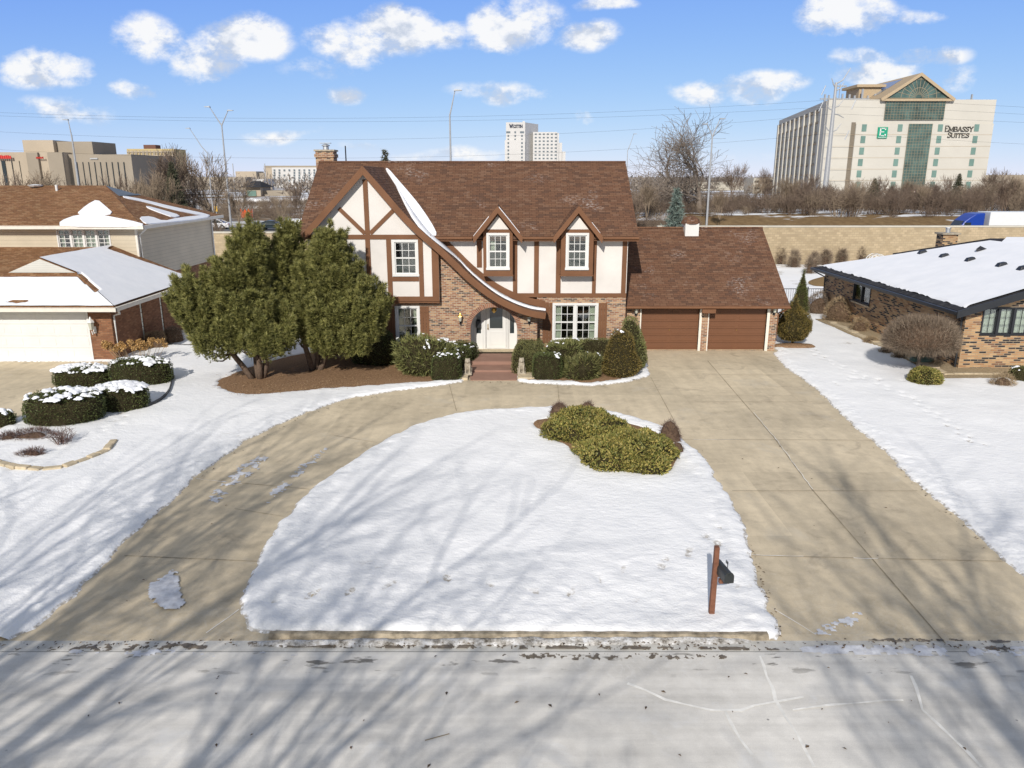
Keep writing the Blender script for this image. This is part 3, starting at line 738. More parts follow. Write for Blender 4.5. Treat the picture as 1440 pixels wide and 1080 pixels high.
# ================================================================ building helpers
def front(Yw): return lambda u, d, z: (u, Yw+d, z)       # wall facing the street
def west(Xw): return lambda u, d, z: (Xw+d, u, z)        # wall facing left
def east(Xw): return lambda u, d, z: (Xw-d, u, z)
def window(parent, xf, u0, u1, z0, z1, cols=3, rows=4, frame='white', casing=.1, wall=.25, sash=True, curtain=None, screen=True, muntin=.022, units=1, name='window', proud=.035, lab=None, rows_mid=None):
    """frame mesh (part) with panes, curtains as its pieces; u0..z1 is the outside of the casing"""
    m = MB(xf)
    a, b, c, d = u0+casing, u1-casing, z0+casing, z1-casing
    m.box(u0, u1, -proud, .09, d, z1); m.box(u0-.02, u1+.02, -proud-.03, .09, z0, c)
    m.box(u0, a, -proud+.003, .09, c, d); m.box(b, u1, -proud+.003, .09, c, d)
    n = units; wd = (b-a)/n; s = .045; pm = MB(xf)
    for k in range(n):
        x0 = a+wd*k; x1 = x0+wd
        if k: m.box(x0-.05, x0+.05, -proud+.006, .09, c, d)
        x0 += .05 if k else 0; x1 -= .05 if k < n-1 else 0
        e, f = x0+s, x1-s
        m.box(x0, e, .02, .08, c, d); m.box(f, x1, .02, .08, c, d); m.box(e, f, .02, .08, c, c+s); m.box(e, f, .02, .08, d-s, d)
        zm = (c+d)/2
        if sash: m.box(e, f, .015, .08, zm-.03, zm+.03)
        for i in range(1, cols):
            q = e+(f-e)*i/cols; m.box(q-muntin/2, q+muntin/2, .035, .07, c+s, d-s)
        for i in range(1, rows):
            if sash and i*2 == rows: continue
            q = c+s+(d-c-2*s)*i/rows; m.box(e, f, .036, .069, q-muntin/2, q+muntin/2)
        pm.box(e-.005, f+.005, .05, .056, c+s-.005, d-s+.005)
    w_ = m.build(name, M[frame], parent)
    if lab: w_['label'] = lab
    pm.build('pane', M['glass'], w_)
    if screen:
        sm = MB(xf)
        for k in range(n):
            x0 = a+wd*k; sm.box(x0+.06, x0+wd-.06, .085, .09, c+.02, (c+d)/2)
        sm.build('insect_screen', M['screen'], w_)
    if curtain:
        cm = MB(xf); N = 12
        for (f0, f1) in curtain:
            x0 = a+(b-a)*f0; x1 = a+(b-a)*f1; vs = []; fs = []
            for i in range(N+1):
                x = x0+(x1-x0)*i/N; dd = .17+.02*(i % 2)
                vs += [(x, dd, c), (x, dd, d)]
            for i in range(N): fs.append((2*i, 2*i+2, 2*i+3, 2*i+1))
            cm.add(vs, fs)
        cm.build('curtain', M['curtain'], w_, fixn=False)
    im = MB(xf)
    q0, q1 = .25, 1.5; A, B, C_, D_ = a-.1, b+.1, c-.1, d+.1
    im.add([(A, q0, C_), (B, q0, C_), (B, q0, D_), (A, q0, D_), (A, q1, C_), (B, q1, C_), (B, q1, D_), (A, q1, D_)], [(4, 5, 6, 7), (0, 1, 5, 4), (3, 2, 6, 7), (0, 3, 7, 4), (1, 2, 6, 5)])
    im.build('dark_lining', M['room'], w_, fixn=False)  # box added behind the glass; its near-black colour stands in for interior shade
    return w_
def rect(u0, u1, z0, z1): return [(u0, z0), (u1, z0), (u1, z1), (u0, z1)]
def wallmesh(parent, name, xf, poly, mat, holes=(), th=.24, d0=0.0):
    m = MB(xf)
    return m_prism(m, poly, d0, d0+th, holes).build(name, mat, parent)
def m_prism(m, poly, d0, d1, holes): return m.prism(poly, d0, d1, holes)
def lantern(parent, x, y, z, s=1.0, name='wall_lantern', mat='brass'):
    m = MB()
    m.box(x-.035*s, x+.035*s, y-.02, y, z-.16*s, z+.0*s)
    m.tube([(x, y-.01, z-.1*s), (x, y-.12*s, z-.16*s), (x, y-.14*s, z-.08*s)], .012*s, 6)
    m.lathe([(.03, -.08), (.045, -.06), (.05, -.05)], (x, y-.14*s, z), 6, s, s)
    l = m.build(name, M['metal_dark'] if mat == 'brass' else M[mat], parent)
    m = MB(); m.lathe([(.045*s, -.05*s), (.075*s, .12*s)], (x, y-.14*s, z), 6); m.build('lantern_glass', mk_lant, l)
    m = MB(); m.lathe([(.09*s, .12*s), (.07*s, .16*s), (.03*s, .2*s), (.012*s, .25*s)], (x, y-.14*s, z), 6); m.build('lantern_cap', M[mat], l)
    return l
mk_lant = mk_plain('lantern_pane', (.5, .5, .42), .1, .7)

# ================================================================ the Tudor house
YG2, YB, YW, YGAR = 33.2, 33.5, 34.2, 35.2     # gable upper wall, brick wall of the wing, right-hand wall, garage wall
H = thing('tudor_house', 'brown and cream half-timbered house with dormers, brick entry and attached double garage', 'house', (-1.8, 36, 0))
SL = .643; EY, EZ = 33.8, 5.40; RY = 38.7; RZ = EZ+(RY-EY)*SL
XL, XR = -9.35, 5.50
def zroof(y): return EZ+(y-EY)*SL
def add_snow_patch(parent, pts, name='snow_patch', th=.06):
    m = MB(); m.slab(pts, th); return m.build(name, M['snow_roof'], parent, bevel=.02)

# main roof: front and rear slopes, 12 cm thick
m = MB()
m.slab([(XL, EY, EZ), (XR, EY, EZ), (XR, RY, RZ), (XL, RY, RZ)], .14)
m.slab([(XL, RY, RZ), (XR, RY, RZ), (XR, 2*RY-EY, EZ), (XL, 2*RY-EY, EZ)], .14)
roof = m.build('roof', M['shingle'], H)
m = MB(); m.tube([(XL, RY, RZ+.01), (XR, RY, RZ+.01)], .07, 6); m.build('ridge_cap', M['shingle'], roof)
# fascia and gutter along the front eave, in the stretches between gable wing and dormers
def px_curve(l, Y): return [P(x, y, Y) for x, y in l]
outer = px_curve([(509.8, 233), (536, 262), (569, 300.6), (594.5, 326), (619.7, 347), (641, 367), (660, 386), (676, 399.5), (695, 413.5), (714.5, 424.5), (734, 432.5), (751, 437.5), (768, 440)], 32.9)
apx, apz = outer[0]
lx, lz = P(421, 334, 32.9)
outerL = (lx, lz)
def thick(curve, t):
    r = []
    for i, (x, z) in enumerate(curve):
        a = curve[max(i-1, 0)]; b = curve[min(i+1, len(curve)-1)]
        dx, dz = b[0]-a[0], b[1]-a[1]; L = math.hypot(dx, dz); r.append((x+dz/L*t, z-dx/L*t) if dx > 0 else (x-dz/L*t, z+dx/L*t))
    return r
def zcurve(x, c):
    for i in range(len(c)-1):
        if c[i][0] <= x <= c[i+1][0]:
            f = (x-c[i][0])/(c[i+1][0]-c[i][0]); return c[i][1]+f*(c[i+1][1]-c[i][1])
    return c[0][1] if x < c[0][0] else c[-1][1]
def smoothc(c):
    q = [c[0]]
    for i in range(len(c)-1):
        a, b = c[i], c[i+1]; q += [(a[0]*.75+b[0]*.25, a[1]*.75+b[1]*.25), (a[0]*.25+b[0]*.75, a[1]*.25+b[1]*.75)]
    return q+[c[-1]]
outer = [outer[0]]+smoothc(outer[1:])
# gable wing roof
def yback(z): return max(YW+.02, EY+(z-EZ)/SL+.12) if z > EZ-.3 else YW+.02
m = MB()
FY = 32.9
# left slope
zL = lambda x: lz+(apz-lz)*(x-lx)/(apx-lx)
n = 8; vs = []; fs = []
for i in range(n+1):
    x = lx+(apx-lx)*i/n; z = zL(x); vs += [(x, FY, z), (x, yback(z), z), (x, FY, z-.12), (x, yback(z), z-.12)]
for (x, z) in outer[1:]:
    vs += [(x, FY, z), (x, yback(z), z), (x, FY, z-.12), (x, yback(z), z-.12)]
N = len(vs)//4
for i in range(N-1):
    a, b = 4*i, 4*i+4
    fs += [(a, b, b+1, a+1), (a+2, a+3, b+3, b+2), (a, a+2, b+2, b), (a+1, b+1, b+3, a+3)]
fs += [(0, 1, 3, 2), (4*N-4, 4*N-2, 4*N-1, 4*N-3)]
m.add(vs, fs); wr = m.build('gable_roof', M['shingle'], H)
# barge boards: left straight, right curved
innerR = thick(outer, .27); innerR[0] = (apx, apz-.36)
m = MB(); m.prism(outer+innerR[::-1], FY-.05, FY+.0)
m.build('barge_board', M['brown'], H)
m = MB(); il = (lx+.07, lz-.3)
m.prism([(lx-.03, lz-.02), (apx, apz), (apx, apz-.36), il], FY-.053, FY-.003); m.build('barge_board', M['brown'], H)
# soffit under the overhang
ins = thick(outer, .13)
m = MB(); vs = []; fs = []
prof = [(lx+.05, lz-.13), (apx, apz-.17)]+ins[1:]
for x, z in prof: vs += [(x, FY+.002, z), (x, YG2+.02 if x < -3.1 else YB+.02, z)]
for i in range(len(prof)-1): fs.append((2*i, 2*i+2, 2*i+3, 2*i+1))
m.add(vs, fs); m.build('soffit', M['brown'], H, fixn=False)

# upper stucco wall of the wing
xwl = PX(432, 330, YG2); xwr = PX(617, 380, YG2); zb2 = PZ(560, 423, YG2)
wl = []
for (x, z) in [(xwl, zb2), (xwr, zb2)]: wl.append((x, z))
top = [(x, z) for x, z in prof if xwl < x < xwr]
up = [(xwr, zcurve(xwr, prof))]+top[::-1]+[(xwl, zcurve(xwl, prof))]
win1 = (PX(551.9, 360, YG2), PX(588.4, 360, YG2), PZ(570, 388.5, YG2), PZ(570, 337, YG2))
hole = lambda w, c=.08: rect(w[0]+c, w[1]-c, w[2]+c, w[3]-c)
wallmesh(H, 'stucco_wall', front(YG2), wl+up, M['stucco'], [hole(win1)], .22)
window(H, front(YG2), *win1, lab='white upper window in the half-timbered gable')
# brick wall of the wing, with window, arched entry; it stands under and behind the jetty
archc = PX(694.5, 470, YB); axl, axr = PX(662, 470, YB), PX(727.5, 470, YB); zsill = PZ(695, 497, YB); ztop = PZ(694, 432, YB)
ar = (axr-axl)/2; zsp = ztop-ar*.95
arch = [(axl, zsill), (axr, zsill)]+[(archc+ar*math.cos(t), zsp+(ztop-zsp)*math.sin(t)) for t in [math.pi*i/18 for i in range(19)]]
xbr = PX(755.5, 450, YB)
win2 = (PX(556, 450, YB), PX(590.6, 450, YB), PZ(570, 486, YB), PZ(570, 430, YB))
bp = [(xwl, 0), (xbr, 0), (xbr, zcurve(xbr, prof))]+[(x, z) for x, z in prof[::-1] if xwr+.02 < x < xbr]+[(xwr+.02, zcurve(xwr+.02, prof)), (xwr+.02, zb2-.02), (xwl, zb2-.02)]
wallmesh(H, 'brick_wall', front(YB), bp, M['brick'], [hole(win2), arch], .26)
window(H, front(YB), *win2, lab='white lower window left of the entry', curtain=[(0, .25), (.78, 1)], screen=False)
# jetty underside and shadow gap board
m = MB(); m.box(xwl, xwr, YG2+.01, YB+.05, zb2-.1, zb2-.001); m.build('jetty', M['brown'], H)
# side wall of the entry wing and of the jetty
m = MB(); m.box(xbr-.24, xbr-.001, YB+.262, YW+.2, 0, zcurve(xbr, prof)-.02); m.build('brick_wall', M['brick'], H)
m = MB(); m.box(xwr-.22, xwr-.003, YG2+.222, YW+.1, zb2, 4.6); m.build('stucco_wall', M['brown'], H)
m = MB(); m.box(xwl+.001, xwl+.24, YB+.262, 2*RY-YW-.25, 0, EZ-.15); m.build('brick_wall', M['brick'], H)
m = MB(xf=west(xwl-.02)); m.prism([(YG2+.25, 2.7), (2*RY-YW, 2.7), (2*RY-YW, EZ-.1), (RY, RZ-.25), (EY+.4, EZ+.0), (YG2+.25, EZ-.15)], .0, .2); m.build('stucco_wall', M['stucco'], H)
# arch soldier course
m = MB(); ro = ar+.2
sold = [(archc+ro*math.cos(t), zsp+(ztop-zsp+.2)*math.sin(t)) for t in [math.pi*i/24 for i in range(25)]]
soli = [(archc+ar*math.cos(t), zsp+(ztop-zsp)*math.sin(t)) for t in [math.pi*i/24 for i in range(25)]]
vs = []; fs = []
for (a, b), (c, d) in zip(sold, soli): vs += [(a, YB-.012, b), (c, YB-.012, d), (a, YB+.03, b), (c, YB+.03, d)]
for i in range(24): a, b = 4*i, 4*i+4; fs += [(a, b, b+1, a+1), (a, a+2, b+2, b), (a+1, b+1, b+3, a+3)]
m.add(vs, fs); sc = m.build('arch_course', M['brick_arch'], H)
uvl = sc.data.uv_layers[0].data
for p in sc.data.polygons:
    for li in p.loop_indices:
        vi = sc.data.loops[li].vertex_index; k = vi//4; uvl[li].uv = (k*math.pi*ar/24, .1 if vi % 2 else .3-.02)
# entry recess
Yd = YB+.95
m = MB(); vs = []; fs = []
pr = [(axl-.04, zsill)]+[(archc-(ar+.04)*math.cos(t), zsp+(ztop-zsp+.03)*math.sin(t)) for t in [math.pi*i/14 for i in range(15)]]+[(axr+.04, zsill)]
for x, z in pr: vs += [(x, YB+.262, z), (x, Yd+.1, z)]
for i in range(len(pr)-1): fs.append((2*i, 2*i+2, 2*i+3, 2*i+1))
m.add(vs, fs); m.build('entry_vault', M['white'], H, fixn=False)
m = MB(); m.box(axl-.06, axr+.06, YB-.05, Yd+.1, zsill-.1, zsill); m.build('threshold', M['limestone'], H)
# door wall with sidelights
d0, d1 = PX(683.5, 470, Yd), PX(712, 470, Yd); dz = zsill; dt = zsill+2.05
s0, s1 = PX(666.5, 470, Yd), PX(729, 470, Yd)
side = [(PX(670, 470, Yd), PX(676.5, 470, Yd)), (PX(717, 470, Yd), PX(723, 470, Yd))]
sz0, sz1 = zsill+.72, zsill+1.95
m = MB(front(Yd)); m.prism(rect(axl-.1, axr+.1, zsill, ztop+.05), .0, .1, [rect(d0, d1, zsill+.02, dt)]+[rect(a, b, sz0, sz1) for a, b in side])
for x in (d0-.06, d1+.06, side[0][0]-.07, side[0][1]+.06, side[1][0]-.06, side[1][1]+.07): m.box(x-.03, x+.03, -.035, -.001, zsill, ztop-.1)
m.box(axl-.05, axr+.05, -.04, -.002, dt+.05, dt+.11)
dw = m.build('entry_surround', M['white'], H)
m = MB(front(Yd));
for a, b in side:
    m = MB(front(Yd)); m.box(a, b, .04, .05, sz0, sz1); m.build('sidelight', M['glass_dark'], dw)
m = MB(front(Yd)); g0, g1 = d0+.17, d1-.17; gz0, gz1 = zsill+.95, dt-.12
m.prism(rect(d0+.015, d1-.015, zsill+.03, dt-.015), .03, .08, [rect(g0, g1, gz0, gz1)])
m.prism(rect(g0-.04, g1+.04, gz0-.04, gz1+.04), .012, .029, [rect(g0, g1, gz0, gz1)])
m.prism(rect(g0-.02, g1+.02, zsill+.2, gz0-.16), .018, .029, [rect(g0+.02, g1-.02, zsill+.24, gz0-.2)])
door = m.build('front_door', M['white'], H)
m = MB(front(Yd)); m.box(g0, g1, .04, .05, gz0, gz1); m.build('door_glass', M['glass_dark'], door)
m = MB(front(Yd)); m.ball((d0+.09, -.02, zsill+.95), .035, 8, 5); m.box(d0+.07, d0+.11, .01, .03, zsill+.88, zsill+1.15); m.build('door_handle', M['brass'], door)
m = MB(); m.tube([(archc, YB+.5, ztop-.02), (archc, YB+.5, ztop-.12)], .015, 6); m.lathe([(.03, -.34), (.11, -.26), (.12, -.16), (.05, -.1)], (archc, YB+.5, ztop), 10); m.build('hanging_lamp', M['brass'], H)
m = MB(front(Yd)); m.box(PX(669.5, 470, Yd), PX(676, 470, Yd), -.2, -.04, zsill+1.02, zsill+1.32); m.build('letter_box', M['metal_dark'], H)
# porch steps in red concrete, with pale cheek stones
px0, px1 = PX(661.5, 500, 32.6), PX(727, 500, 32.6)
m = MB(); m.box(px0, px1, 31.9, YB-.052, 0, .27); m.box(px0-.0, px1, 30.9, 31.898, 0, .135)
fl = m.build('porch_steps', M['red_concrete'], H, bevel=.01)
gx0, gy = G(660, 535); gx1, _ = G(727.5, 535)
m = MB(); m.poly([(gx0+.05, gy, .02), (gx1-.02, gy, .02), (px1, 30.9, .06), (px0, 30.9, .06)]); m.poly([(gx0+.05, gy, .02), (gx1-.02, gy, .02), (gx1-.02, gy-.0, -.02), (gx0+.05, gy, -.02)])
tag(m.build('entry_walk', M['red_concrete'], fixn=False), kind='structure')
for i, (a, b, c, d_) in enumerate([(645, 535, 663, 511), (726.5, 534.5, 752, 516)]):
    x0, y0 = G(a, b); x1, y1 = G(c, d_)
    m = MB(); m.box(x0+.04, x1, y0+.02, y1+.8, -.02, .1)
    o = m.build('stone_slab', M['limestone'], bevel=.02); tag(o, ['low pale stone slab under the statue left of the red steps', 'low pale stone slab under the statue right of the red steps'][i], 'stone slab', 'stone slabs beside the entry steps')

# right-hand part: stucco above brick
xr0, xr1 = xbr-.24, PX(881, 400, YW)
zmid = PZ(800, 417.5, YW); zev = EZ-.08
dorm = [(679.5, 721, 698), (789, 834.5, 815)]
win3 = (PX(776.8, 450, YW), PX(841, 450, YW), PZ(800, 480, YW), PZ(800, 426, YW))
# opening behind each dormer box
dh = []
for (a, b, c) in dorm: dh.append(rect(PX(a+4, 350, YW), PX(b-4, 350, YW), PZ(c, 381, YW), zev-.1))
wallmesh(H, 'stucco_wall', front(YW), rect(xwr+.0, xr1, zmid, zev), M['stucco'], dh, .22)
wallmesh(H, 'brick_wall', front(YW), rect(xr0+.245, xr1, 0, zmid-.002), M['brick'], [hole(win3)], .24)
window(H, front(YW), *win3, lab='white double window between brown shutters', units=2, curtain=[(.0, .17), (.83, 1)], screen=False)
m = MB(xf=east(xr1)); m.prism([(YW+.245, 0), (2*RY-YW, 0), (2*RY-YW, EZ-.1), (RY, RZ-.25), (YW+.245, EZ+.08)], .001, .2); m.build('brick_wall', M['brick'], H)
m = MB(); m.box(xwl+.25, xr1-.2, 2*RY-YW-.2, 2*RY-YW, 0, EZ-.1); m.build('brick_wall', M['brick'], H)
m = MB(); m.box(win3[0]-.02, win3[1]+.02, YW-.06, YW+.05, win3[2]-.09, win3[2]-.002); m.build('brick_sill', M['brick_arch'], H)
# shutters: boards with a rail
def shutter(x0, x1, z0, z1, Y, lab=None):
    m = MB(); n = 3; wd = (x1-x0)/n
    for i in range(n): m.box(x0+wd*i+.006, x0+wd*(i+1)-.006, Y-.03, Y-.002, z0, z1)
    for z in (z0+.22, z1-.27): m.box(x0+.005, x1-.005, Y-.045, Y-.0305, z, z+.08)
    o = m.build('shutter', M['brown'], H)
shutter(win3[1]+.01, PX(853.5, 450, YW), PZ(800, 482, YW), PZ(800, 426, YW), YW)
shutter(PX(763, 450, YW), win3[0]-.01, PZ(800, 482, YW), PZ(800, 426, YW), YW)
shutter(win2[1]+.02, PX(603.5, 450, YB), PZ(570, 484, YB), PZ(570, 430.5, YB), YB)
shutter(PX(541, 450, YB), win2[0]-.02, PZ(570, 484, YB), PZ(570, 430.5, YB), YB)

# timber boards (each proud by a slightly different amount so none share a plane)
K = [0]
def board(pts, Y, name='timber_board'):
    K[0] += 1; pr = .028+.0013*(K[0] % 9)
    m = MB(); m.prism(pts, Y-pr, Y-.001); m.build(name, M['brown'], H)
def pboard(l, Y): board([P(x, y, Y) for x, y in l], Y)
def vboard(x0, x1, ytop, ybot, Y):
    u0, u1 = PX(x0, (ytop+ybot)/2, Y), PX(x1, (ytop+ybot)/2, Y)
    if u1-u0 < .01: return
    board(rect(u0, u1, PZ(x0, ybot, Y), PZ(x0, ytop, Y)), Y)
Y = YG2
zh0, zh1 = PZ(520, 336.5, Y), PZ(520, 330, Y)
board(rect(xwl+.02, PX(606, 333, Y), zh0, zh1), Y)                                        # tie beam
c0 = PX(517.5, 333, Y)
board(rect(c0-.11, c0+.09, zh1, apz-.55), Y)                                               # king post
dz_ = .1
def diag(xa, za, xb, zb, wd):
    dx, dz = xb-xa, zb-za; L = math.hypot(dx, dz); nx, nz = -dz/L*wd/2, dx/L*wd/2
    board([(xa+nx, za+nz), (xb+nx, zb+nz), (xb-nx, zb-nz), (xa-nx, za-nz)], Y)
a_ = P(476.5, 293, Y); diag(c0-.12, zh1+.05, a_[0], a_[1], .17)
b_ = P(557, 292, Y); diag(c0+.1, zh1+.05, b_[0], b_[1], .17)
# raking boards under the barge boards
m = MB(); q = [(x, z) for x, z in prof if x < xwr+.02]
zb = zb2+.19
board(rect(xwl+.02, xwr, zb2-.02, zb), Y)
for (x0, x1) in ((440, 445.5), (483, 489.5), (515.5, 522), (544.5, 551.2), (589, 595.5)):
    u0, u1 = PX(x0, 375, Y), PX(x1, 375, Y); board(rect(u0, u1, zb, zh0), Y)
zt = zcurve(PX(610, 360, Y), prof)
u0, u1 = PX(607.5, 380, Y), xwr+.002
board([(u0, zb), (u1, zb), (u1, zcurve(u1, prof)), (u0, zcurve(u0, prof))], Y)
u0, u1 = PX(551.2, 392, Y), PX(589, 392, Y); board(rect(u0, u1, PZ(570, 395.5, Y), win1[2]-.03), Y)
# right-hand part
Y = YW
def zc2(x): return zcurve(x, outer)                 # roof line of the sweeping roof where it meets this wall
board(rect(PX(716, 415, Y), xr1, PZ(800, 417.8, Y), PZ(800, 412.3, Y)), Y)
for (x0, x1, yt, yb) in ((721.3, 727.5, 336, 412.3), (751, 757.6, 336, 412.3), (781.8, 788.6, 336, 412.3), (833.2, 838.5, 336, 412.3), (874.5, 881.0, 336, 412.3), (670.5, 677.5, 336, 376)):
    vboard(x0, x1, yt, yb, Y)
# frieze board that follows the sweeping roof up the wall
cv = [(x, z) for x, z in outer if x > xwr-.1]
wsh = [(x, z+.03) for x, z in cv]; wsh2 = [(x, z+.34-.0*x) for x, z in cv]
board(wsh+wsh2[::-1], Y)
# eave fascia and gutter
def fascia(x0, x1, Yf, z, h=.2, parent=H, mat='brown'):
    m = MB(); m.box(x0, x1, Yf-.03, Yf, z-h, z-.005); f = m.build('fascia', M[mat], parent)
    m = MB(); m.tube([(x0, Yf-.085, z-.07), (x1, Yf-.085, z-.07)], .055, 8); m.build('gutter', M[mat], f)
    return f
fx = [(PX(601, 333, EY), PX(664, 333, EY)), (PX(733.5, 333, EY), PX(781.5, 333, EY)), (PX(848.5, 333, EY), XR)]
for a, b in fx: fascia(a, b, EY, EZ-.02)
m = MB(); m.box(xwr, XR-.02, EY+.001, YW+.01, EZ-.2, EZ-.17); m.build('soffit', M['brown'], H)

# dormers
def dormer(px0, px1, pc, snow):
    Yf = 33.72; Yo = 33.42
    x0, x1, xc = PX(px0, 350, Yf), PX(px1, 350, Yf), PX(pc+.5, 300, Yo)
    hw = (x1-x0)/2; xc = (x0+x1)/2
    zb_ = PZ(pc, 386.5, Yf); za = PZ(pc, 289.5, Yo); ze = PZ(pc, 333, Yo); hx = PX(733, 333, Yo)-PX(698.5, 333, Yo)
    D = 'dormer'
    zte = ze-.1+(za-ze)*(1-(hw/hx)); 
    w0 = (PX(px0+1.5, 350, Yf)+.02, PX(px1-4.5, 350, Yf)+.02)
    w0 = (xc-.5, xc+.5); wz = (PZ(pc, 379.5, Yf), PZ(pc, 327.5, Yf))
    pent = [(x0, zb_), (x1, zb_), (x1, zte-.1), (xc, za-.2), (x0, zte-.1)]
    m = MB(front(Yf)); m.prism(pent, 0, .1, [rect(w0[0]+.08, w0[1]-.08, wz[0]+.08, wz[1]-.08)])
    m.box(x0+.001, x0+.1, .101, .9, zb_, zte-.1); m.box(x1-.1, x1-.001, .101, .9, zb_, zte-.1); m.box(x0-.02, x1+.02, -.03, .6, zb_-.06, zb_-.001)
    d = m.build('dormer', M['brown'], H)
    # stucco triangle
    tz = wz[1]+.15; hh = za-.42
    tw = (hh-tz)*hx/(za-ze)
    m = MB(front(Yf)); m.prism([(xc-tw, tz), (xc+tw, tz), (xc, hh)], -.008, -.001); m.build('stucco_panel', M['stucco'], d)
    window_sub(d, front(Yf), w0[0], w0[1], wz[0], wz[1])
    # roof
    m = MB(); vs = []; fs = []
    yb = lambda z: EY+(z-EZ)/SL+.1 if z > EZ else EY+.1
    pts = [(xc-hx, ze), (xc, za), (xc+hx, ze)]
    for x, z in pts: vs += [(x, Yo, z), (x, yb(z), z), (x, Yo, z-.1), (x, yb(z), z-.1)]
    for i in range(2): a, b = 4*i, 4*i+4; fs += [(a, b, b+1, a+1), (a+2, a+3, b+3, b+2), (a, a+2, b+2, b), (a+1, b+1, b+3, a+3)]
    fs += [(0, 1, 3, 2), (8, 10, 11, 9)]
    m.add(vs, fs); m.build('dormer_roof', M['shingle'], d)
    m = MB(); m.prism([(xc-hx-.03, ze-.02), (xc, za), (xc+hx+.03, ze-.02), (xc+hx-.02, ze-.27), (xc, za-.3), (xc-hx+.02, ze-.27)], Yo-.045, Yo-.002); m.build('barge_board', M['brown'], d)
    m = MB()
    for s in (-1, 1): m.add([(xc+s*hx, Yo, ze-.11), (xc, Yo, za-.11), (xc, Yf+.02, za-.11), (xc+s*hx, Yf+.02, ze-.11)], [(0, 1, 2, 3)])
    m.build('soffit', M['brown'], d, fixn=False)
    if snow:
        for s, (f0, f1, w_) in ((-1, snow[0]), (1, snow[1])):
            if f1 <= 0: continue
            q = []
            for k in range(9):
                f = f0+(f1-f0)*k/8; q.append((f, 0))
            low = [(xc+s*hx*f, Yo+.02, za-(za-ze)*f+.04) for f, _ in q]
            hi = [(xc+s*hx*f, Yo+.02+w_*math.sin(math.pi*(k+.5)/9)*(.7+.6*rnd.random()), za-(za-ze)*f+.04) for k, (f, _) in enumerate(q)]
            vs = low+hi+[(x, y, z-.05) for x, y, z in low+hi]; n = 9; fs = []
            for k in range(n-1): fs += [(k, k+1, n+k+1, n+k), (2*n+k, 3*n+k, 3*n+k+1, 2*n+k+1), (k, 2*n+k, 2*n+k+1, k+1), (n+k, n+k+1, 3*n+k+1, 3*n+k)]
            fs += [(0, n, 3*n, 2*n), (n-1, 3*n-1, 4*n-1, 2*n-1)]
            m = MB(); m.add(vs, fs); m.build('snow_patch', M['snow_roof'], d)
def window_sub(d, xf, u0, u1, z0, z1): return window(d, xf, u0, u1, z0, z1, curtain=[(.1, .4)] if u0 < 0 else None)
dormer(679.5, 721, 698, [(.35, 1.0, .55), (.05, .9, .4)])
dormer(789, 834.5, 815, [(0, 0, 0), (.55, .9, .3)])

# snow lying in the valley of the wing roof and down the sweep
vs = []; fs = []
cs = [(x, z) for x, z in outer if x > apx+.15]
n = 0
for i, (x, z) in enumerate(cs):
    yb = yback(z)-.1
    f = (x-cs[0][0])/(cs[-1][0]-cs[0][0])
    wdt = np.interp(f, [0, .06, .2, .3, .42, .47, .55, .7, .9, 1], [.12, .75, 1.7, 1.5, .55, .33, .42, .6, .55, .35])*(1+.12*mnoise.noise(Vector((x*2.5, 0, 3))))
    yb = min(yb, np.interp(f, [0, .45, .5, 1], [99, 99, 33.9, 33.75]))
    ya = max(FY+.06, yb-wdt)
    vs += [(x, ya, z+.015), (x, ya+.05, z+.075), (x, yb-.05, z+.075), (x, yb, z+.02)]; n += 1
for i in range(n-1):
    for k in range(3): fs.append((4*i+k, 4*i+k+1, 4*i+5+k, 4*i+4+k))
m = MB(); m.add(vs, fs); m.build('snow_patch', M['snow_roof'], wr, smooth=True)

pts = [plane_pt(x, y, (0, EY, EZ), (0, -SL, 1)) for x, y in [(541, 238), (547, 240), (558, 253), (573, 270), (588, 288), (600, 305), (610, 321), (615, 332), (608, 331), (596, 322), (584, 303), (567, 278), (553, 257)]]
m = MB(); m.slab([(p.x, p.y, p.z+.11) for p in smooth_poly3(pts)], .13); m.build('snow_patch', M['snow_roof'], roof, bevel=.04)
# chimney behind the ridge
cx, cz = P(457, 228, 39.3); m = MB(front(0))
x0, x1 = PX(445.5, 215, 39.3), PX(470.5, 215, 39.3); zt = PZ(457, 213, 39.3)
m = MB(); m.box(x0, x1, 39.0, 39.8, 5, zt); m.box(x0-.05, x1+.05, 38.95, 39.85, zt-.28, zt-.12)
ch = m.build('chimney', M['brick'], H)
m = MB(); m.box(x0-.06, x1+.06, 38.94, 39.86, zt, zt+.08); m.build('chimney_cap', M['stone'], ch)
m = MB(); xx = (x0+x1)/2; m.lathe([(.15, .08), (.14, .25), (.2, .26), (.2, .3), (.05, .36)], (xx, 39.4, zt), 10); m.box(xx-.28, xx+.25, 39.3, 39.55, zt+.38, zt+.41); m.build('flue_cap', M['metal_grey'], ch)
m = MB(); xp, zp = P(485.5, 205, 38.9); m.tube([(xp, 38.9, RZ-.3), (xp, 38.9, zp)], [.035, .03], 6); m.build('vent_pipe', M['metal_dark'], H)

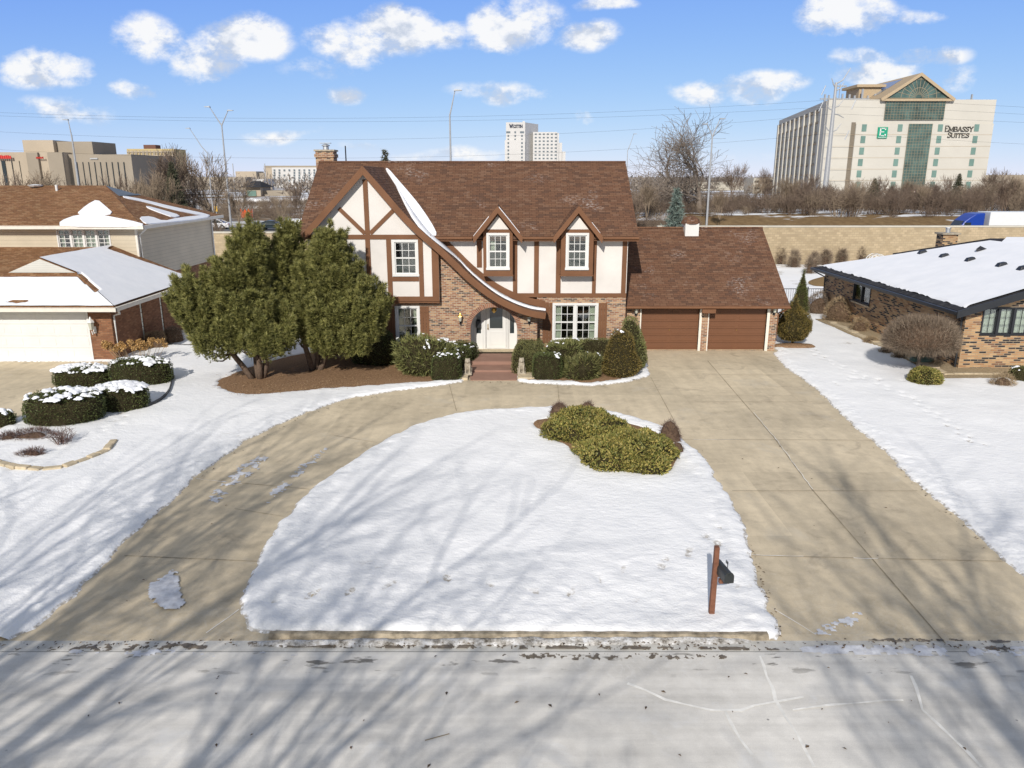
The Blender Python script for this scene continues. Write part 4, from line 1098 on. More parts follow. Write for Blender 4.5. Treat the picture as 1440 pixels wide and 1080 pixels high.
# ---- garage
GX0, GX1 = xr1+.001, PX(1092, 460, YGAR)
gez = 2.2; gey = 34.85; grY, grZ = 39.7, 5.36; gxr = 12.72
m = MB(); m.slab([(XR-.33, gey, gez), (gxr, gey, gez), (gxr, grY, grZ), (XR-.33, grY, grZ)], .14)
m.slab([(XR-.33, grY, grZ), (gxr, grY, grZ), (gxr, 2*grY-gey, gez), (XR-.33, 2*grY-gey, gez)], .14)
gr = m.build('garage_roof', M['shingle'], H)
m = MB(); m.tube([(XR-.3, grY, grZ+.01), (gxr, grY, grZ+.01)], .07, 6); m.build('ridge_cap', M['shingle'], gr)
fascia(XR-.33, gxr-.003, gey, gez-.02, .14)
dx = [(PX(901, 463, YGAR), PX(982.5, 463, YGAR)), (PX(996, 463, YGAR), PX(1077, 463, YGAR))]
dzt = PZ(940, 433, YGAR)
wallmesh(H, 'brick_wall', front(YGAR), rect(GX0, GX1, 0, gez-.05), M['brick'], [rect(a, b, -.0+.001, dzt) for a, b in dx], .24)
for i, (a, b) in enumerate(dx):
    m = MB(front(YGAR)); wd = [.06, .11] if i == 0 else [.05, .13]
    m.box(a-wd[0], a, -.03, .1, 0, dzt); m.box(b, b+wd[1], -.03, .1, 0, dzt); m.box(a-wd[0], b+wd[1], -.031, .1, dzt, dzt+.03)
    m.build('door_frame', M['white_dirty'], H)
    m = MB(front(YGAR)); nr = 6; hh = (dzt-.02)/nr
    m.box(a, b, .14, .18, 0.01, dzt)
    for r_ in range(nr):
        z0 = .02+hh*r_
        m.box(a+.004, b-.004, .115, .139, z0+.006, z0+hh-.006)
        for cc in range(2):
            xa = a+(b-a)/2*cc+.1; xb = a+(b-a)/2*(cc+1)-.1
            m.box(xa, xb, .1, .114, z0+.1, z0+hh-.08)
    gd = m.build('garage_door', M['brown_door'], H, bevel=.006)
    m = MB(front(YGAR)); m.box((a+b)/2-.015, (a+b)/2+.015, .07, .1, .95, 1.0); m.build('door_handle', M['brass'], gd)
    m = MB(front(YGAR)); m.box(a, b, .09, .139, .0, .03); m.build('weather_strip', M['limestone'], gd)
m = MB(); xm = dx[0][1]; m.box(xm-.0, xm+.62, gey-.14, gey-.032, gez-.34, gez-.16); m.build('downspout_elbow', M['brown'], H)
m = MB(xf=east(GX1)); m.prism([(YGAR+.242, 0), (2*grY-YGAR, 0), (2*grY-YGAR, gez-.05), (grY, grZ-.2), (YGAR+.242, gez+.1)], .001, .2); m.build('brick_wall', M['brick'], H)
m = MB(); m.box(GX0, GX1-.2, 2*grY-YGAR-.2, 2*grY-YGAR, 0, gez-.05); m.build('brick_wall', M['brick'], H)
m = MB(); m.tube([(gxr-.1, gey-.08, gez-.1), (gxr-.25, gey+.1, gez-.3), (GX1+.06, YGAR+.1, gez-.42), (GX1+.06, YGAR+.1, .05)], .04, 6); m.build('downspout', M['brown'], H)
# gap filler between the house wall and garage front
# cupola on the garage ridge
cxx, _ = P(972, 318, 39.4)
m = MB(); m.box(cxx-.34, cxx+.34, 39.15, 39.95, 4.9, 5.62); cu = m.build('roof_vent', M['white'], H)
m = MB(); m.lathe([(.5, 5.6), (.48, 5.66), (.4, 5.82), (.2, 5.95), (.03, 6.0)], (cxx, 39.55, 0), 14); m.build('vent_roof', M['shingle'], cu)
# lanterns
for (a, b, yy_) in ((647.5, 449, YB), (743.7, 449, YB), (894, 438, YGAR), (1088, 437, YGAR)):
    x, z = P(a, b, yy_); lantern(H, x, yy_, z, 1.25)
# ================================================================ left neighbour
L = thing('split_level_house', 'split-level house with beige siding, rust roofs, snow and a wide white garage door', 'house', (-22, 38, 0))
ex, eyf, ez = -17.05, 32.6, 2.5                # garage eave: right edge, front edge, height
gx, gyb = -17.55, 41.6
rx, rzL = -21.35, 4.32; gly = 35.0             # ridge of the garage roof, gablet plane
sl_ = (rzL-ez)/(ex-rx); wxl = rx-(ex-rx)
zg = 3.66; hwg = (rzL-zg)/sl_
m = MB()
# right slope, front hip, left slope
m.slab([(ex, eyf, ez), (ex-.1, 41.9, ez), (rx, 41.55, rzL), (rx, gly, rzL), (rx+hwg, gly, zg)], .14)
m.slab([(wxl, eyf, ez), (ex, eyf, ez), (rx+hwg, gly, zg), (rx-hwg, gly, zg)], .14)
m.slab([(wxl, eyf, ez), (rx-hwg, gly, zg), (rx, gly, rzL), (rx, 41.55, rzL), (wxl, 41.55, ez)], .14)
m.slab([(-40, 35.4, 2.55), (wxl+1, 35.4, 2.55), (rx-.6, 38.0, 3.7), (rx-.6, 41.58, 4.25), (-40, 41.58, 4.25)], .14)
r1 = m.build('lower_roof', M['shingle_left'], L)
m = MB(); m.prism([(rx-hwg+.05, zg+.02), (rx+hwg-.05, zg+.02), (rx, rzL-.03)], gly-.03, gly+.06)
gb = m.build('gable_vent', mk_siding('white_louvre', (.6, .59, .54), .1), r1)
# snow on the lower roof, with bare strips along the hip and eave
def roofsnow(parent, tri, hole_fn, st=.11, th=.07, name='snow_patch', smoothk=True):
    """tri: four 3-D corners (a,b,c,d) of a roof plane; keeps the cells where hole_fn(s,t)>0"""
    a, b, c, d = [np.array(p, float) for p in tri]
    nu = max(4, int(max(np.linalg.norm(b-a), np.linalg.norm(c-d))/st)); nv = max(4, int(max(np.linalg.norm(d-a), np.linalg.norm(c-b))/st))
    S, T = np.meshgrid(np.linspace(0, 1, nu+1), np.linspace(0, 1, nv+1))
    Pt = (a*(1-S[..., None])+b*S[..., None])*(1-T[..., None])+(d*(1-S[..., None])+c*S[..., None])*T[..., None]
    f = hole_fn(S, T, Pt); f = f+.05*vnoise(Pt[..., 0]+50, Pt[..., 1], 2.2, 31)+.03*vnoise(Pt[..., 0]+50, Pt[..., 1], 6, 32)
    k = np.clip(f/.06, 0, 1); k = k*k*(3-2*k)
    z = -.03+k*(th+.03)+.015*vnoise(Pt[..., 0]+50, Pt[..., 1], 1.5, 33)
    V = Pt.copy(); V[..., 2] += z
    idx = np.arange((nu+1)*(nv+1)).reshape(nv+1, nu+1)
    Fc = np.stack([idx[:-1, :-1].ravel(), idx[:-1, 1:].ravel(), idx[1:, 1:].ravel(), idx[1:, :-1].ravel()], 1)
    kk = k.ravel()[Fc].max(1); Fc = Fc[kk > .001]
    off = np.array(OFF.get(parent, Vector())); V = V.reshape(-1, 3)-off
    return np_mesh(name, V, Fc, [M['snow_roof']], parent, smooth=True)
def f1(S, T, Pt):   # right slope: brown strip along the house wall, dark strip on the hip low down
    hip = (Pt[..., 0]-ex)/(rx+hwg-ex)
    d = np.abs(Pt[..., 1]-(eyf+(gly-eyf)*np.clip(hip, 0, 1)))
    q = np.minimum(.4, (41.55-Pt[..., 1])*.3-.15+.25*(1-hip))
    bare = (hip > .42) & (hip < .97) & (d < .3)
    return np.where(bare, -.1, q)
roofsnow(r1, [(ex+.02, eyf, ez), (ex-.08, 41.9, ez), (rx, 41.55, rzL), (rx+hwg, gly, zg)], f1)
roofsnow(r1, [(rx+hwg, gly, zg), (rx+hwg, gly+.01, zg), (rx, 41.55, rzL), (rx, gly, rzL)], lambda S, T, Pt: S*0+.3)
def f2(S, T, Pt):
    b = ((Pt[..., 0]+21.3)/.5)**2+((Pt[..., 1]-32.95)/.16)**2
    hip = (Pt[..., 0]-ex)/(rx+hwg-ex); d = np.abs(Pt[..., 1]-(eyf+(gly-eyf)*np.clip(hip, 0, 1)))
    b = np.where(Pt[..., 1] > gly-.34, .8, b)
    return np.where((hip > .42) & (hip < .97) & (d < .16), -.1, np.minimum(.4, (b-1)*.5))
roofsnow(r1, [(wxl, eyf-.02, ez), (ex, eyf-.02, ez), (rx+hwg, gly-.06, zg-.02), (rx-hwg, gly-.06, zg-.02)], f2)
def gutterx(x0, x1, y, z, parent, mat='white_dirty'):
    m = MB(); m.box(x0, x1, y-.13, y-.005, z-.19, z-.03); m.box(x0, x1, y-.145, y+.0, z-.03, z-.008); return m.build('gutter', M[mat], parent, bevel=.01)
def guttery(y0, y1, x, z, parent, mat='white_dirty', s=1):
    m = MB(); m.box(x+.005*s, x+.13*s, y0, y1, z-.19, z-.03); m.box(x, x+.145*s, y0, y1, z-.03, z-.008); return m.build('gutter', M[mat], parent, bevel=.01)
gutterx(wxl, ex+.13, eyf, ez-.01, L); guttery(eyf-.1, 41.9, ex, ez-.01, L)
m = MB(); m.box(wxl, ex-.01, eyf+.01, 33.2, ez-.19, ez-.16); m.box(gx, ex-.01, 33.2, 41.8, ez-.19, ez-.16); m.build('soffit', M['white_dirty'], L)
# garage front: wide white sectional door, brick pier
gyf = 33.2
wx = lambda px: PX(px, 470, gyf)
dl, dr = wx(-62), wx(125); dzt2 = 2.18
wallmesh(L, 'brick_wall', front(gyf), rect(wxl+.5, gx, 0, ez-.16), M['brick_red'], [rect(dl, dr, .001, dzt2)], .24)
m = MB(front(gyf)); m.box(dr, dr+.07, -.02, .1, 0, dzt2); m.box(dl-.07, dl, -.02, .1, 0, dzt2); m.box(dl-.07, dr+.07, -.021, .1, dzt2, dzt2+.1); m.build('door_frame', M['white'], L)
m = MB(front(gyf)); m.box(dl, dr, .12, .16, .01, dzt2)
for r_ in range(4):
    z0 = .02+(dzt2-.03)/4*r_; m.box(dl+.004, dr-.004, .1, .119, z0+.005, z0+(dzt2-.03)/4-.005)
    for c in range(8):
        xa = dl+(dr-dl)/8*c+.09; xb = dl+(dr-dl)/8*(c+1)-.09
        m.box(xa, xb, .092, .0995, z0+.12, z0+(dzt2-.03)/4-.12)
m.build('garage_door', M['white'], L, bevel=.01)
lantern(L, PX(133, 460, gyf), gyf, PZ(133, 459, gyf), 1.9, mat='white')
# shaded side wall with narrow glass-block windows
m = MB(east(gx)); 
slits = [(35.9, 36.12), (38.0, 38.22), (40.2, 40.42)]
m.prism([(33.445, 0), (41.9, 0), (41.9, ez-.16), (33.445, ez-.16)], 0, .22, [rect(a, b, .35, ez-.4) for a, b in slits]); m.build('brick_wall', M['brick_red'], L)
for a, b in slits:
    m = MB(east(gx)); n = 8
    for i in range(n):
        z0 = .35+(ez-.75)/n*i; m.box(a+.01, b-.01, .03, .12, z0+.01, z0+(ez-.75)/n-.01)
    m.build('glass_block_window', M['lantern'] if 'lantern' in M else mk_lant, L)
m = MB(); m.tube([(ex+.05, eyf+.25, ez-.2), (ex-.05, eyf+.5, ez-.38), (gx+.06, 33.35, ez-.5), (gx+.06, 33.35, .08)], .045, 6); m.build('downspout', M['white'], L)
# upper storey
ux, uyf, uez = -19.45, 41.1, 5.42; wxu, wyu = -20.0, 41.6; uyb = 52.6; urx = -24.0; ury = (uyf+uyb)/2; urz = 7.38
m = MB()
gz = urz-.55; gxx = urx+.55/((urz-uez)/(ux-urx))
m.slab([(-46, uyf, uez), (ux, uyf, uez), (gxx, ury-1.2, gz), (urx, ury, urz), (-46, ury, urz)], .14)
m.slab([(ux, uyf, uez), (ux, uyb, uez), (gxx, ury+1.2, gz), (gxx, ury-1.2, gz)], .14)
m.slab([(ux, uyb, uez), (-46, uyb, uez), (-46, ury, urz), (urx, ury, urz), (gxx, ury+1.2, gz)], .14)
r2 = m.build('upper_roof', M['shingle_left'], L)
m = MB(); m.add([(gxx, ury-1.2, gz), (gxx, ury+1.2, gz), (urx, ury, urz)], [(0, 1, 2)])
m.add([(gxx+.12, ury-1.35, gz-.02), (gxx+.12, ury+1.35, gz-.02), (gxx, ury+1.2, gz+.06), (gxx, ury-1.2, gz+.06)], [(0, 1, 2, 3)])
m.build('gable_vent', mk_plain('slate_blue_flashing', (.14, .17, .2), .5, .4), r2, fixn=False)
fn = Vector((0, -(urz-uez)/(ury-uyf), 1)); sn = Vector(((urz-uez)/(ux-urx), 0, 1))
def patch(parent, l, a, n, th=.06):
    pts = [plane_pt(x, y, a, n) for x, y in l]; pts = smooth_poly3(pts)
    m = MB(); top = [(p.x, p.y, p.z+th) for p in pts]; m.slab(top, th+.01); return m.build('snow_patch', M['snow_roof'], parent, bevel=.025)
A1 = (ux, uyf, uez)
patch(r2, [(84, 312), (108, 303), (138, 302), (202, 315), (200, 319), (84, 319)], A1, fn)
patch(r2, [(106, 303), (122, 289), (137, 281), (150, 292), (160, 301), (140, 304)], A1, fn)
patch(r2, [(203, 315), (195, 306), (212, 305), (230, 312), (250, 307), (297, 302), (290, 308), (215, 316)], A1, sn)
patch(r2, [(172, 276), (200, 281), (240, 291), (297, 303), (285, 304), (245, 296), (205, 285), (175, 279)], A1, sn)
patch(r2, [(205, 290), (228, 296), (255, 304), (245, 307), (222, 299), (207, 293)], A1, sn)
gutterx(-46, ux+.13, uyf, uez-.01, L); guttery(uyf-.1, uyb, ux, uez-.01, L)
m = MB(); m.box(-46, ux-.01, uyf+.01, wyu, uez-.2, uez-.17); m.box(wxu, ux-.01, wyu, uyb, uez-.2, uez-.17); m.build('soffit', M['white_dirty'], L)
uw = (PX(80.5, 335, wyu), PX(155.5, 335, wyu), PZ(120, 350, wyu), PZ(120, 321.5, wyu))
wallmesh(L, 'siding_wall', front(wyu), rect(-46, wxu, 2.6, uez-.17), M['siding'], [hole(uw, .04)], .2)
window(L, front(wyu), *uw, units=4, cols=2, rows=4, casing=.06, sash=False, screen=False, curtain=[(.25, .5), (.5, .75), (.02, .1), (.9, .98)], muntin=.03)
mside = mk_siding('beige_siding_side', (.62, .55, .42))
m = MB(east(wxu)); m.prism(rect(wyu+.202, uyb-.4, 2.5, uez-.17), 0, .2); m.build('siding_wall', M['siding'], L)
m = MB(east(wxu-.02)); m.prism(rect(wyu+.2, uyb-.4, 0, 2.498), 0, .2); m.build('brick_wall', M['brick_red'], L)
m = MB(); m.box(wxu-.1, wxu+.012, wyu-.012, wyu+.1, 2.6, uez-.2); m.build('corner_board', M['white_dirty'], L)
m = MB(); m.tube([(ux+.05, uyf+.4, uez-.2), (wxu+.05, wyu+.2, uez-.55), (wxu+.05, wyu+.25, 3.3), (wxu+.3, wyu+.1, 3.2)], .045, 6); m.build('downspout', M['white'], L)
m = MB(); m.tube([(wxu+.06, uyb-.6, uez-.2), (wxu+.06, uyb-.6, .1)], .045, 6); m.build('downspout', M['white'], L)
m = MB(); m.box(-46, wxu-.2, uyb-.6, uyb-.4, 0, uez-.2); m.build('siding_wall', M['siding'], L)
m = MB(); m.box(-45.8, -45.6, wyu+.2, uyb-.6, 0, uez-.2); m.build('siding_wall', M['siding'], L)
m = MB(); m.box(wxl+.5, wxl+.74, gyf+.241, 41.59, 0, ez-.16); m.build('brick_wall', M['brick_red'], L)
m = MB(); m.box(-40, wxl+.49, 36.0, 36.24, 0, 2.4); m.build('brick_wall', M['brick_red'], L)
q = plane_pt(80, 268, A1, fn); m = MB(); m.tube([(q.x, q.y, q.z-.1), (q.x, q.y, q.z+.32)], .07, 8); m.build('vent_pipe', M['white'], r2)
q = plane_pt(50, 263, A1, fn); m = MB(); m.lathe([(.3, 0), (.42, .1), (.1, .16)], tuple(q), 10); m.build('roof_fan', M['white'], r2)
# stone chips of snow at the valley are left bare

# ================================================================ right neighbour
Rh = thing('brick_bungalow', 'low brown-brick bungalow with a snow-covered roof, black gutters and roof vents', 'house', (24, 38, 0))
bx, byf, byb, bez = 18.15, 30.75, 46.5, 2.62       # eave left, front rake, back eave, eave height
wxb, wyb = 18.72, 31.3; s_ = .315; ridx = 24.6; ridz = bez+(ridx-bx)*s_
m = MB(); bxr = 2*ridx-bx
m.slab([(bx, byf, bez), (ridx, byf, ridz), (ridx, byb-(ridx-bx), ridz), (bx, byb, bez)], .14)
m.slab([(bxr, byf, bez), (bxr, byb, bez), (ridx, byb-(ridx-bx), ridz), (ridx, byf, ridz)], .14)
m.slab([(bx, byb, bez), (ridx, byb-(ridx-bx), ridz), (bxr, byb, bez)], .14)
br_ = m.build('roof', M['shingle_dark'], Rh)
roofsnow(br_, [(bx+.32, byf+.28, bez+.1), (ridx-.02, byf+.28, ridz-.0), (ridx-.02, byb-(ridx-bx), ridz-.0), (bx+.32, byb-.5, bez+.1)],
         lambda S, T, Pt: np.minimum(.5, (Pt[..., 0]-bx-.36)*.6+.05)+np.minimum(0, (Pt[..., 1]-byf-.5)*.5+.05), st=.14, th=.08)
# taller cross roof beyond the ridge
A = P(1391, 340.5, 42); D = P(1372, 356, 38.6)
m = MB(); m.slab([(D[0], 38.6, 4.42), (60, 38.6, 4.42), (60, 42, A[1]+.2), (A[0], 42, A[1]+.2)], .12); m.slab([(A[0], 42, A[1]+.2), (60, 42, A[1]+.2), (60, 47, 3.4), (D[0], 47, 3.4)], .12)
cr = m.build('cross_roof', M['shingle_dark'], Rh)
roofsnow(cr, [(D[0]+1.0, 38.65, 4.43), (48, 38.65, 4.43), (48, 42, A[1]+.2), (A[0]+.9, 42, A[1]+.2)], lambda S, T, Pt: S*0+.3, st=.2)
for i, (a, b) in enumerate([(1295, 358), (1325.5, 363), (1362, 368.5), (1406, 376), (1436, 381)]):
    q = plane_pt(a, b, (bx, byf, bez), (-s_, 0, 1)); m = MB()
    m.add([(q.x-.2, q.y-.2, q.z-.05), (q.x+.3, q.y-.2, q.z+.08), (q.x+.3, q.y+.2, q.z+.08), (q.x-.2, q.y+.2, q.z-.05), (q.x-.08, q.y-.12, q.z+.2), (q.x+.2, q.y-.12, q.z+.26), (q.x+.2, q.y+.12, q.z+.26), (q.x-.08, q.y+.12, q.z+.2)],
          [(4, 5, 6, 7), (0, 1, 5, 4), (1, 2, 6, 5), (2, 3, 7, 6), (3, 0, 4, 7), (0, 3, 2, 1)])
    m.build('roof_vent', M['metal_dark'], br_, bevel=.03)
# black gutters and bargeboard
m = MB(); m.box(bx-.14, bx-.005, byf, byb+.1, bez-.17, bez-.02); m.build('gutter', M['metal_dark'], Rh, bevel=.02)
m = MB(front(byf)); m.prism([(bx-.14, bez+.02), (ridx, ridz+.03), (bxr+.1, bez+.02), (bxr+.1, bez-.28), (ridx, ridz-.27), (bx-.14, bez-.28)], -.05, .0); m.build('barge_board', M['metal_dark'], Rh)
m = MB(); m.add([(bx, byf, bez-.2), (ridx, byf, ridz-.2), (ridx, wyb+.02, ridz-.2), (bx, wyb+.02, bez-.2)], [(0, 1, 2, 3)]); m.add([(bx, wyb+.02, bez-.2), (wxb+.02, wyb+.02, bez-.03), (wxb+.02, byb-.4, bez-.03), (bx, byb, bez-.2)], [(0, 1, 2, 3)]); m.build('soffit', M['metal_dark'], Rh, fixn=False)
bw = (PX(1380.5, 450, wyb), PX(1446, 450, wyb), PZ(1400, 471.5, wyb), PZ(1400, 432, wyb))
bw = (bw[0], bw[0]+2.0, bw[2], bw[3])
wallmesh(Rh, 'brick_wall', front(wyb), [(wxb, 0), (29.5, 0), (29.5, bez-.2+.6), (ridx, ridz-.2), (wxb, bez-.02)], M['brick_tan'], [hole(bw, .03)], .24)
window(Rh, front(wyb), *bw, frame='metal_dark', units=3, cols=2, rows=3, casing=.05, sash=False, screen=False, curtain=[(.02, .32), (.35, .65), (.68, .98)], muntin=.012)
def yside(px, py):  # position along the left wall
    v = (540-py)/F; return wxb*F/(px-720)*(CP+v*SP)
ya, yb_ = yside(1225, 410), yside(1200.5, 408)
zc_ = lambda y, px, py: CH+(wxb*F/(px-720))*((540-py)/F*CP-SP)
sw = (ya, yb_, 1.35, 2.32)
m = MB(west(wxb)); m.prism([(wyb+.242, 0), (byb-.45, 0), (byb-.45, bez-.03), (wyb+.242, bez-.03)], 0, .24, [hole(sw, .03)]); m.build('brick_wall', M['brick_tan'], Rh)
window(Rh, west(wxb), *sw, frame='metal_dark', units=2, cols=1, rows=1, casing=.05, sash=False, screen=False, curtain=[(.05, .45), (.55, .95)])
m = MB(west(wxb)); m.box(sw[0]-.1, sw[1]+.1, -.07, .02, sw[2]-.1, sw[2]-.035); m.build('window_sill', M['limestone'], Rh)
m = MB(); m.tube([(bx-.05, byb-.3, bez-.2), (wxb-.08, byb-.7, bez-.5), (wxb-.08, byb-.7, .05)], .045, 6); m.build('downspout', M['metal_dark'], Rh)
m = MB(); m.tube([(wxb-.07, wyb+.12, bez-.1), (wxb-.07, wyb+.12, .05)], .045, 6); m.build('downspout', M['metal_dark'], Rh)
m = MB(); m.box(wxb+.25, 30, byb-.65, byb-.45, 0, bez-.05); m.build('brick_wall', M['brick_tan'], Rh)
m = MB(); m.box(29.6, 29.8, wyb+.25, byb-.66, 0, bez-.05); m.build('brick_wall', M['brick_tan'], Rh)
# chimney
q = plane_pt(1328, 346, (0, 45, 0), (0, 1, 0)); x0 = q.x-.42; z1 = PZ(1325, 329, 45)
m = MB(); m.box(x0, x0+.85, 44.5, 45.2, 2.5, z1); ch2 = m.build('chimney', M['brick_tan'], Rh)
m = MB(); m.box(x0-.1, x0+.95, 44.4, 45.3, z1, z1+.09); m.build('chimney_cap', M['stone'], ch2)
m = MB(); m.lathe([(.13, .09), (.13, .32), (.18, .34), (.16, .38)], (x0+.42, 44.85, z1), 8); m.build('flue_cap', M['metal_grey'], ch2)
# gravel bed with stone edge along the wall
gp = [(wxb-.9, wyb-.9), (29, wyb-.9), (29, wyb-.02), (wxb-.02, wyb-.02), (wxb-.02, byb-4), (wxb-1.1, byb-4), (wxb-1.0, 38)]
bed('gravel_bed', gp, .12, mk_mulch('gravel', (.25, .19, .11), (.5, .4, .27)))
for part, ks in (('front', range(0, 26)), ('side', range(26, 60))):
    g = MB()
    for k in ks:
        if k < 26: x = wxb-.9+k*.4; y = wyb-.92
        else: x = wxb-.93-.004*(k-26); y = wyb-.5+(k-26)*.33
        g.box(x-.19, x+.19, y-.06-.1*(k >= 26), y+.06+.1*(k >= 26), -.03, .13+rnd.uniform(0, .03))
    tag(g.build('gravel_edging', M['limestone']), {'front': 'low pale stone edging under the bungalow\'s front window wall', 'side': 'low pale stone edging along the bungalow\'s shaded side wall'}[part], 'edging', 'stone edgings round the bungalow')
# ================================================================ vegetation generators
def unit(v): return v/(np.linalg.norm(v, axis=1, keepdims=True)+1e-9)
def leaf_tris(Pn, Nn, L, Wd, spread, r, reps=1, ljit=.4):
    """thin leaves standing on the points Pn along the normals Nn"""
    Pn = np.repeat(Pn, reps, 0); Nn = np.repeat(Nn, reps, 0); n = len(Pn)
    d = unit(Nn+spread*r.normal(size=(n, 3))); s = unit(np.cross(d, r.normal(size=(n, 3))))
    l = L*(1+ljit*(r.random((n, 1))*2-1)); w_ = Wd*(.7+.6*r.random((n, 1)))
    V = np.stack([Pn-s*w_/2, Pn+s*w_/2, Pn+d*l], 1).reshape(-1, 3)
    return V, np.arange(3*n).reshape(-1, 3)
def leaf_quads(Pn, Nn, L, Wd, spread, r, reps=1):
    Pn = np.repeat(Pn, reps, 0); Nn = np.repeat(Nn, reps, 0); n = len(Pn)
    d = unit(Nn+spread*r.normal(size=(n, 3))); s = unit(np.cross(d, r.normal(size=(n, 3))))
    l = L*(.6+.8*r.random((n, 1))); w_ = Wd*(.7+.6*r.random((n, 1)))
    V = np.stack([Pn, Pn+d*l*.5+s*w_/2, Pn+d*l, Pn+d*l*.5-s*w_/2], 1).reshape(-1, 3)
    return V, np.arange(4*n).reshape(-1, 4)
def prof_dome(n=24, e=2.0, base=.0, low=0.12):
    """dome: radius against height, e larger = squarer shoulders"""
    ts = np.linspace(0, 1, n); a = ts*math.pi/2
    r = np.abs(np.cos(a))**(2/e); z = np.abs(np.sin(a))**(2/e)
    under = [(1-.18*(1-t)**2, low*t) for t in (0, .4, .8)]
    return under+[(float(x), float(low+(1-low)*y)) for x, y in zip(r, z)]
def prof_cone(n=20, p=.8, low=.12): return [(.55, .0), (.85, low*.4), (1, low)]+[(float((1-t)**p), float(low+(1-low)*t)) for t in np.linspace(.02, 1, n)]
def on_profile(prof, n, rx, ry, h, r, lumpk=.08, freq=6, seed=0):
    pr = np.array(prof); pr2 = pr*np.array([[(rx+ry)/2, h]])
    seg = np.hypot(np.diff(pr2[:, 0]), np.diff(pr2[:, 1]))*(.5*(pr2[1:, 0]+pr2[:-1, 0])+.02)
    c = np.concatenate([[0], np.cumsum(seg)]); u = r.random(n)*c[-1]; i = np.clip(np.searchsorted(c, u)-1, 0, len(seg)-1)
    f = (u-c[i])/seg[i]; rr = pr[i, 0]+(pr[i+1, 0]-pr[i, 0])*f; zz = pr[i, 1]+(pr[i+1, 1]-pr[i, 1])*f
    dr = (pr[i+1, 0]-pr[i, 0])*(rx+ry)/2; dz = (pr[i+1, 1]-pr[i, 1])*h
    th = r.random(n)*2*math.pi
    N = unit(np.stack([dz*np.cos(th)/rx*(rx+ry)/2, dz*np.sin(th)/ry*(rx+ry)/2, -dr], 1))
    Q = np.stack([rr*rx*np.cos(th), rr*ry*np.sin(th), zz*h], 1)
    return Q, N
def lumpn(Q, freq, seed):
    rr = np.random.default_rng(seed); a = np.zeros(len(Q))
    for i in range(8):
        k = rr.normal(size=3); k = k/np.linalg.norm(k)*freq*rr.uniform(.7, 1.6); a += np.sin(Q@k+rr.uniform(0, 6.28))
    return a/3.0
def mk_leaf(name, cols, rough=.55, sub=.1, sc=2.2, lo=.72, hi=1.3):
    m, t, b = new_mat(name); setb(b, rough, .3)
    gi = t.node('ShaderNodeNewGeometry').outputs['Random Per Island']
    c = t.ramp(gi, [(i/(len(cols)-1), c) for i, c in enumerate(cols)])
    w_ = coords(t, 'Object')
    c = t.mix(1.0, c, t.ramp(t.noise(w_, sc, 4), [(.3, lo), (.7, hi)]), 'MULTIPLY')
    t.l.new(c, b.inputs['Base Color'])
    b.inputs['Subsurface Weight'].default_value = 0
    return m
M['yew'] = mk_leaf('yew_leaf', [(.045, .06, .02), (.08, .1, .032), (.125, .14, .046)])
M['yew_olive'] = mk_leaf('olive_yew_leaf', [(.075, .083, .03), (.135, .14, .05), (.2, .18, .07)])
M['juniper'] = mk_leaf('juniper_leaf', [(.105, .118, .042), (.18, .19, .066), (.26, .25, .1)])
M['spruce_dwarf'] = mk_leaf('dwarf_spruce_leaf', [(.095, .078, .02), (.15, .12, .035), (.22, .15, .045)])
M['rhodo'] = mk_leaf('broad_leaf', [(.095, .11, .03), (.175, .175, .045), (.26, .23, .06), (.36, .28, .09)])
M['pine'] = mk_leaf('pine_needle', [(.09, .1, .03), (.185, .185, .055), (.32, .295, .1)], sc=3.5, lo=.6, hi=1.4)
M['bluespruce'] = mk_leaf('blue_spruce_needle', [(.1, .14, .12), (.18, .23, .2), (.25, .3, .26)])
M['dkspruce'] = mk_leaf('far_spruce_needle', [(.055, .065, .04), (.09, .095, .055), (.12, .12, .08)])
M['arbor'] = mk_leaf('arborvitae_leaf', [(.06, .075, .022), (.11, .13, .035), (.15, .16, .055)])
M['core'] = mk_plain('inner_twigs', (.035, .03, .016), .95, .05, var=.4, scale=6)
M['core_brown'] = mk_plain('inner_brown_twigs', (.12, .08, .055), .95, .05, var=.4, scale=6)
M['purple_twig'] = mk_leaf('purple_brown_twig', [(.07, .04, .035), (.13, .08, .065), (.19, .12, .1)])
M['grey_twig'] = mk_leaf('grey_brown_twig', [(.12, .09, .065), (.21, .16, .115), (.3, .235, .17)])
M['tan_twig'] = mk_leaf('tan_twig', [(.2, .14, .08), (.3, .22, .13), (.4, .3, .18)])
M['orange_leaf'] = mk_leaf('dry_flower_head', [(.3, .16, .05), (.42, .25, .09), (.5, .33, .14)])
def core_mesh(prof, rx, ry, h, k, lump_, freq, seed, n=26):
    m = MB(); pts = []
    pr = prof; vs = []; fs = []
    for (r_, z_) in pr:
        for j in range(n):
            a = 2*math.pi*j/n; vs.append((max(r_, .01)*rx*k*math.cos(a), max(r_, .01)*ry*k*math.sin(a), z_*h*k))
    V = np.array(vs); V = V*(1+lump_*lumpn(V/k, freq, seed))[:, None]
    for i in range(len(pr)-1):
        for j in range(n):
            j2 = (j+1) % n; fs.append((i*n+j, i*n+j2, (i+1)*n+j2, (i+1)*n+j))
    fs.append(tuple(range((len(pr)-1)*n, len(pr)*n)))
    m.add([tuple(v) for v in V], fs); return m
def sqr(Q, rx, ry, p):
    th = np.arctan2(Q[:, 1]/ry, Q[:, 0]/rx); k = (np.abs(np.cos(th))**p+np.abs(np.sin(th))**p)**(-1/p); Q = Q.copy(); Q[:, 0] *= k; Q[:, 1] *= k; return Q
